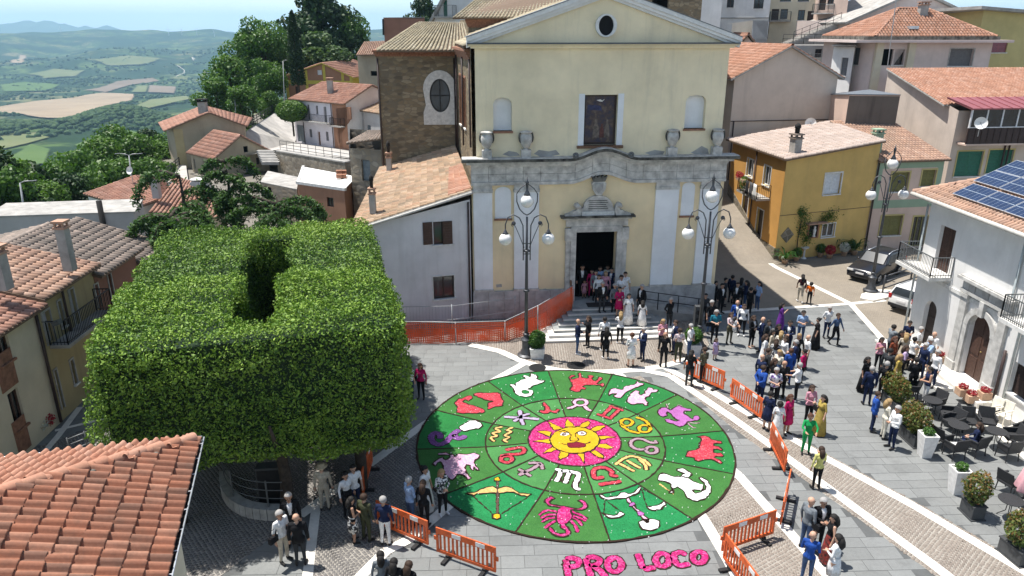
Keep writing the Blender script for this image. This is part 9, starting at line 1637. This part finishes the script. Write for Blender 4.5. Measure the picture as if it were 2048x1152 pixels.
PEOPLE="""1163,592,-90,A,j,blk,blk,ks|man in a black suit at the left of the church doorway
1182,594,-90,A,l,mag,mag,kl|woman in a magenta trouser suit in the church doorway
1198,591,-85,A,l,lbl,lbl,bl|woman in pale blue just inside the church doorway
1213,588,-95,A,s,crm,blk,bl|woman in cream top at the right of the doorway
1221,596,-120,B,j,nvy,nvy,ks|man in navy suit by the right door jamb
1203,624,-70,A,j,blk,dgr,gs|man in black suit standing alone on the church landing
1227,628,-60,A,l,gry,blk,gs|man in grey shirt beside the girls on the steps
1240,612,-80,F,D,wht,wht,kb|girl in white gown at the back of the steps group
1248,604,-100,A,D,wht,wht,ks|altar server in white robe nearest the ramp rail
1237,634,-95,F,ld,mag,mag,kl|woman in magenta dress with long dark hair on the steps
1255,649,-80,A,D,wht,wht,kl|girl in long white dress on the steps
1281,633,-150,A,j,blk,blk,gs|stout man in open black suit at the ramp railing
1239,687,80,O,lw,wht,blk,yl|fair woman in white top photographing the group on the steps
1154,708,-10,F,lw,nvy,jea,0s|bald man in dark jacket and jeans left on the steps
1175,694,200,P,l,blk,blk,bl|woman in black talking to the bald man in jeans
1207,702,90,A,lw,wht,blk,ks|boy in white shirt behind the woman with a green belt
1211,717,95,A,lw,blk,blk,kl|long-haired woman in black with her back to the carpet
1261,733,100,F,lk,wht,wht,rs|woman in white lace coat seen from behind
1284,720,200,F,j,nvy,nvy,gs|man in navy suit and white shirt before the steps
1322,702,-80,P,s,pnk,blk,yl|fair woman in pink top behind the man in black
1326,734,85,A,l,blk,blk,0s|bald man in black seen from behind near the steps
1347,707,190,A,j,nvy,nvy,bs|taller man in navy suit near the right planter
1355,724,100,F,sx,soft,olv,bb|woman in flowered blouse and olive shorts
1377,714,150,B,s+,wht,jea,gs|man in white shirt and jeans with a shoulder strap
1377,772,60,P,s,blk,dgr,kl|man in black T-shirt leaning at the top barrier
1404,765,120,F,s,cam,blk,bs|man in camouflage top behind the top barrier
1418,666,-60,A,s,blk,jea,gs|man in black polo at the church corner
1427,685,-90,F,s+,tea,blk,gs|woman in teal top with black trousers
1457,687,-70,O,s,soft,cam,bl|woman in flowered trousers holding a child
1469,663,-100,A,j,blu,nvy,0s|man in bright blue jacket near the church corner
1482,671,-110,A,lw,wht,blk,bl|woman in white top beside the blue jacket
1439,627,-60,A,j,blk,blk,ks|man in black suit in the church's shadow
1427,617,-40,B,l,blk,blk,kl|woman in black against the church corner
1460,606,30,A,j,nvy,blk,ks|dark-suited man deepest in the church's shadow
1478,613,60,A,l,gry,blk,kl|woman in grey stripes in the church's shadow
1496,634,20,A,l,blk,blk,ks|teenage boy in black at the shadow's edge
1513,621,200,P,s+w,lbl,jea,kl|woman in pale blue blouse and jeans with a bag
1501,694,-60,F,jx,blk,blk,bl|woman in black jacket with white blouse in mid square
1519,702,170,F,j,nvy,jea,0s|bald man in dark jacket facing the woman in black jacket
1558,664,-15,P,D,pur,pur,kl|woman in long purple dress
1599,684,-95,F,sw,lbl,jea,ks|man in light blue T-shirt standing alone
1629,697,160,P,D+,blk,blk,kb|woman in long black dress holding a phone
1651,675,-80,B,s,wht,nvy,gs|man in white shirt and navy trousers, upper right of square
1667,690,-60,W,l,jea,blk,bs|man in blue patterned shirt walking beside white shirt
1599,605,80,W,s+w,mar,bei,kl|woman in maroon top and beige trousers walking up the street
1524,736,-20,A,D,wht,wht,bl|woman in white jumpsuit at the left of the crowd
1538,722,-30,A,l,bei,bei,kl|dark-haired woman in beige in the crowd
1550,712,-60,P,l,blk,blk,kl|woman in black with sunglasses at the back of the crowd
1572,709,-120,F,j,nvy,nvy,ks|man in navy suit and dark glasses in the crowd
1555,727,60,A,l,crm,crm,yl|blonde woman in cream with her back turned
1545,745,70,A,D,flo,flo,bl|woman in black and white printed dress
1573,770,100,A,j,blu,blu,rs|man in blue suit with his back to the carpet
1590,735,-110,P,l,blk,blk,yl|blonde woman in black sunglasses and top
1608,738,180,A,s,wht,blk,0s|bald man in white shirt at the crowd's right
1600,768,140,A,s,mag,blk,kb|woman in fuchsia blouse at the crowd's right
1590,802,150,O,sw,wht,blk,gs|man in white shirt and white trainers at the crowd's lower right
1560,797,100,A,l,blk,blk,0s|bald man in black jacket amid the crowd
1516,785,30,A,l,nvy,nvy,0s|bald man in navy at the crowd's left edge
1518,805,20,B,j,blu,nvy,bs|man in vivid blue suit stooping near a barrier
1541,790,-30,F,l,blk,gry,bl|woman in black at the heart of the crowd
1544,812,-90,F,s,vio,blk,gs|man in white and violet printed shirt
1532,860,40,A,d,nvy,nvy,ks|woman in navy dress behind the long barrier
1571,868,-60,A,d,mag,mag,rl|girl in fuchsia dress beside the white gown
1614,848,-80,F,lx,pnk,blk,bl|woman in pink kimono jacket over black
1610,907,-100,O,l,grn,grn,rb|woman in bright green trouser suit
1636,868,190,A,D+,mus,mus,kl|woman in long mustard dress
1631,977,95,P,l,yel,blk,bl|woman in pale yellow top walking the cobble band alone
1725,782,-60,A,D,blk,blk,kl|woman in long black dress at the left of the cafe group
1732,809,80,A,j,nvy,nvy,gs|man in navy suit with his back turned by the cafe group
1761,801,70,A,j,blk,blk,gs|grey-haired man in black suit by the first shrubs
1742,862,-20,A,j,blu,nvy,bs|man in royal blue suit standing apart on the square
1764,876,-10,F,l,crm,crm,yl|woman in cream suit beside the shrub trough
1781,896,190,F,l,wht,nvy,gs|man in white shirt and navy trousers beside the shrub trough
1753,741,-90,P,s,pnk,blk,kl|woman in pink holding a phone to her face
1778,742,-60,A,l,rst,blk,rl|woman in rust-coloured print blouse
1788,779,-40,A,d,mus,yel,yl|blonde woman in yellow flowered dress
1820,789,80,F,j,blk,blk,ks|man in black suit by the cafe chairs
1801,735,60,A,D,bei,bei,yl|woman in long beige dress seen from behind
1776,716,10,O,j,gry,dgr,ks|man in grey suit at the edge of the white house terrace
1808,706,-100,F,s,nvy,jea,ks|man in navy T-shirt with folded arms at the house corner
1817,741,20,O,s,wht,blk,kb|man in white shirt reaching across the table
1829,723,-40,A,s,wht,bei,gs|old man in white shirt near the house steps
1856,733,-150,A,s,wht,gry,0s|bald man in white nearest the arched portal
1849,748,180,O,s,lbl,bei,gs|man in light blue shirt facing the group by the portal
1847,807,170,F,n,nvy,wht,ks|man in navy waistcoat and white trousers among the chairs
1862,773,-170,A,l+,wht,nvy,gs|man in white with a dark bag slung behind
1607,1098,20,A,l+,gry,jea,0s|bald man in grey jacket with backpack at the bottom
1631,1098,-80,F,j,blk,blk,gs|man in black suit and tie in the bottom group
1653,1124,170,P,nK,blk,pla,kl|woman in black top and red plaid skirt in the bottom group
1610,1166,60,F,s,blu,jea,0s|man in bright blue polo at the bottom edge
1661,1172,140,F,lk,wht,wht,kl|woman in white at the bottom edge of the right group
570,1122,-30,A,s+,wht,bei,gs|man in white T-shirt and beige trousers under the trees
588,1088,-70,A,j,blk,blk,gs|man in dark suit behind the two at the kerb strip
603,1130,100,A,j,blk,dgr,0s|bald man in black jacket with his back turned, lower left
651,1020,95,A,l,bei,bei,hh|person in beige clothes and straw hat under the trees
713,1022,-60,A,s,wht,nvy,ks|man in white shirt in the shade by the edge-on barrier
697,1032,-40,A,l,wht,blk,kl|woman in white in the shade left of the barrier
709,1084,20,F,nk,blk,flo,kl|woman in black top and zebra skirt
734,1081,60,A,l,olv,olv,bs|man in olive green in the shade
772,1090,80,A,l,nvy,wht,gs|man in navy waistcoat and white trousers by the left barrier
822,1050,40,F,l,lbl,jea,gs|man in light blue shirt at the carpet's left rim
850,1054,80,A,l,blk,blk,bl|woman in black with her back turned at the carpet's rim
853,1022,-30,A,D,wht,wht,kb|girl in white with flowers in her hair by the carpet
886,1028,-60,F,lw,flo,blk,yl|woman in printed cardigan standing on the carpet's rim
768,1206,100,A,l,gry,blk,kl|long-haired person in pale grey at the bottom edge
794,1222,80,A,l,blk,blk,kl|dark-haired woman at the bottom edge, middle of three
823,1226,60,A,s,blk,blk,bl|woman with raised hand at the bottom edge, right of three
843,797,-100,P,l+,mag,blk,rl|woman in magenta jacket holding a phone left of the carpet
823,806,-20,A,s,wht,nvy,ks|man in white shirt beside the woman in magenta
1446,612,-20,A,l,dgr,blk,ks|man in dark grey at the wall of the church's shadow
1470,622,-120,A,j,blk,blk,bs|man in black suit between grey stripes and the blue jacket
1488,617,170,F,l,nvy,jea,kl|woman in navy and jeans beside the grey stripes
1337,660,-60,B,l,blk,dgr,gs|man in black standing below the ramp
1406,648,-80,A,l,dgr,blk,kl|dark-clothed woman behind the right lamp
1530,706,-50,A,j,dgr,dgr,ks|man in charcoal suit behind the white jumpsuit
1563,740,200,A,s,wht,nvy,bl|woman in white blouse inside the crowd
1583,752,160,F,j,nvy,nvy,gs|grey-haired man in navy suit inside the crowd
1528,768,10,A,l,dgr,blk,bs|man in charcoal jacket between the two bald men
1551,770,-150,P,l,crm,jea,yl|blonde woman in cream blouse at the crowd's centre
1768,770,40,A,j,dgr,blk,ks|man in charcoal suit beside the rust blouse
1800,760,-30,F,s,lil,blk,bl|woman in lilac top amid the cafe group
1838,760,190,A,l,nvy,nvy,gs|man in dark blue jumper by the portal steps
1792,728,-70,A,l,blk,blk,kl|woman in black behind the beige dress
1196,606,-90,A,l,wht,blk,bl|woman in white blouse stepping out of the church
1190,600,-80,A,j,gry,blk,ks|man in grey suit in the church doorway
1209,602,-100,A,l,pnk,pnk,yl|blonde woman in pink leaving the church
768,893,30,A,l,blk,blk,ks|dark figure in the shade at the corner of the clipped trees"""
stepz={}
def step_height(x,y):
 for k in range(NS):
  zt=DZ0-rise*k;q=Z(x,y,zt);v=q-CO;o=-(v.dot(CN));u=v.dot(CU)
  if o<=1.55+.36*k and TOPU0-.30*k<=u<=TOPU1+.34*k:return zt
 return 0.0
for ln in PEOPLE.split('\n'):
 f,lab=ln.split('|');x,y,fc,ps,gb,tp,bt,hr=f.split(',');x,y=float(x),float(y);z=step_height(x,y)if 1060<x<1300 and y<712 else.02
 person(x,y,float(fc),ps,gb,tp,bt,hr,lab,random.uniform(.98,1.05),z)
for x,y,fc,tp,bt,hr,gb,s,lab in((1168,596,-90,'pnk','pnk','bl','d',.58,'small girl in pink dress at the church door'),(1283,651,80,'wht','wht','kl','D',.78,'girl in white dress with long black hair low on the steps'),(1429,719,-60,'lil','lil','bl','d',.62,'little girl in lilac dress before the right planter'),(1617,609,75,'org','blk','ks','s',.76,'boy in orange shirt walking up the street'),(1552,872,70,'wht','wht','kb','D',.84,'girl in white communion gown behind the crowd barrier')):
 person(x,y,fc,'W' if tp=='org' else 'A',gb,tp,bt,hr,lab,s,step_height(x,y)if x<1300 else.02)
_h=Z(1457,687,.02);person(0,0,0,'S','dw','wht','wht','kl','small child in white carried by the woman in flowered trousers',.55,at=_h+Vector((.14,-.24,.98)))
_c=Z(1946,905);person(0,0,150,'S','l','nvy','nvy','bl','woman in navy cardigan sitting on a cafe chair',1.0,at=Vector((_c.x,_c.y,.02)))
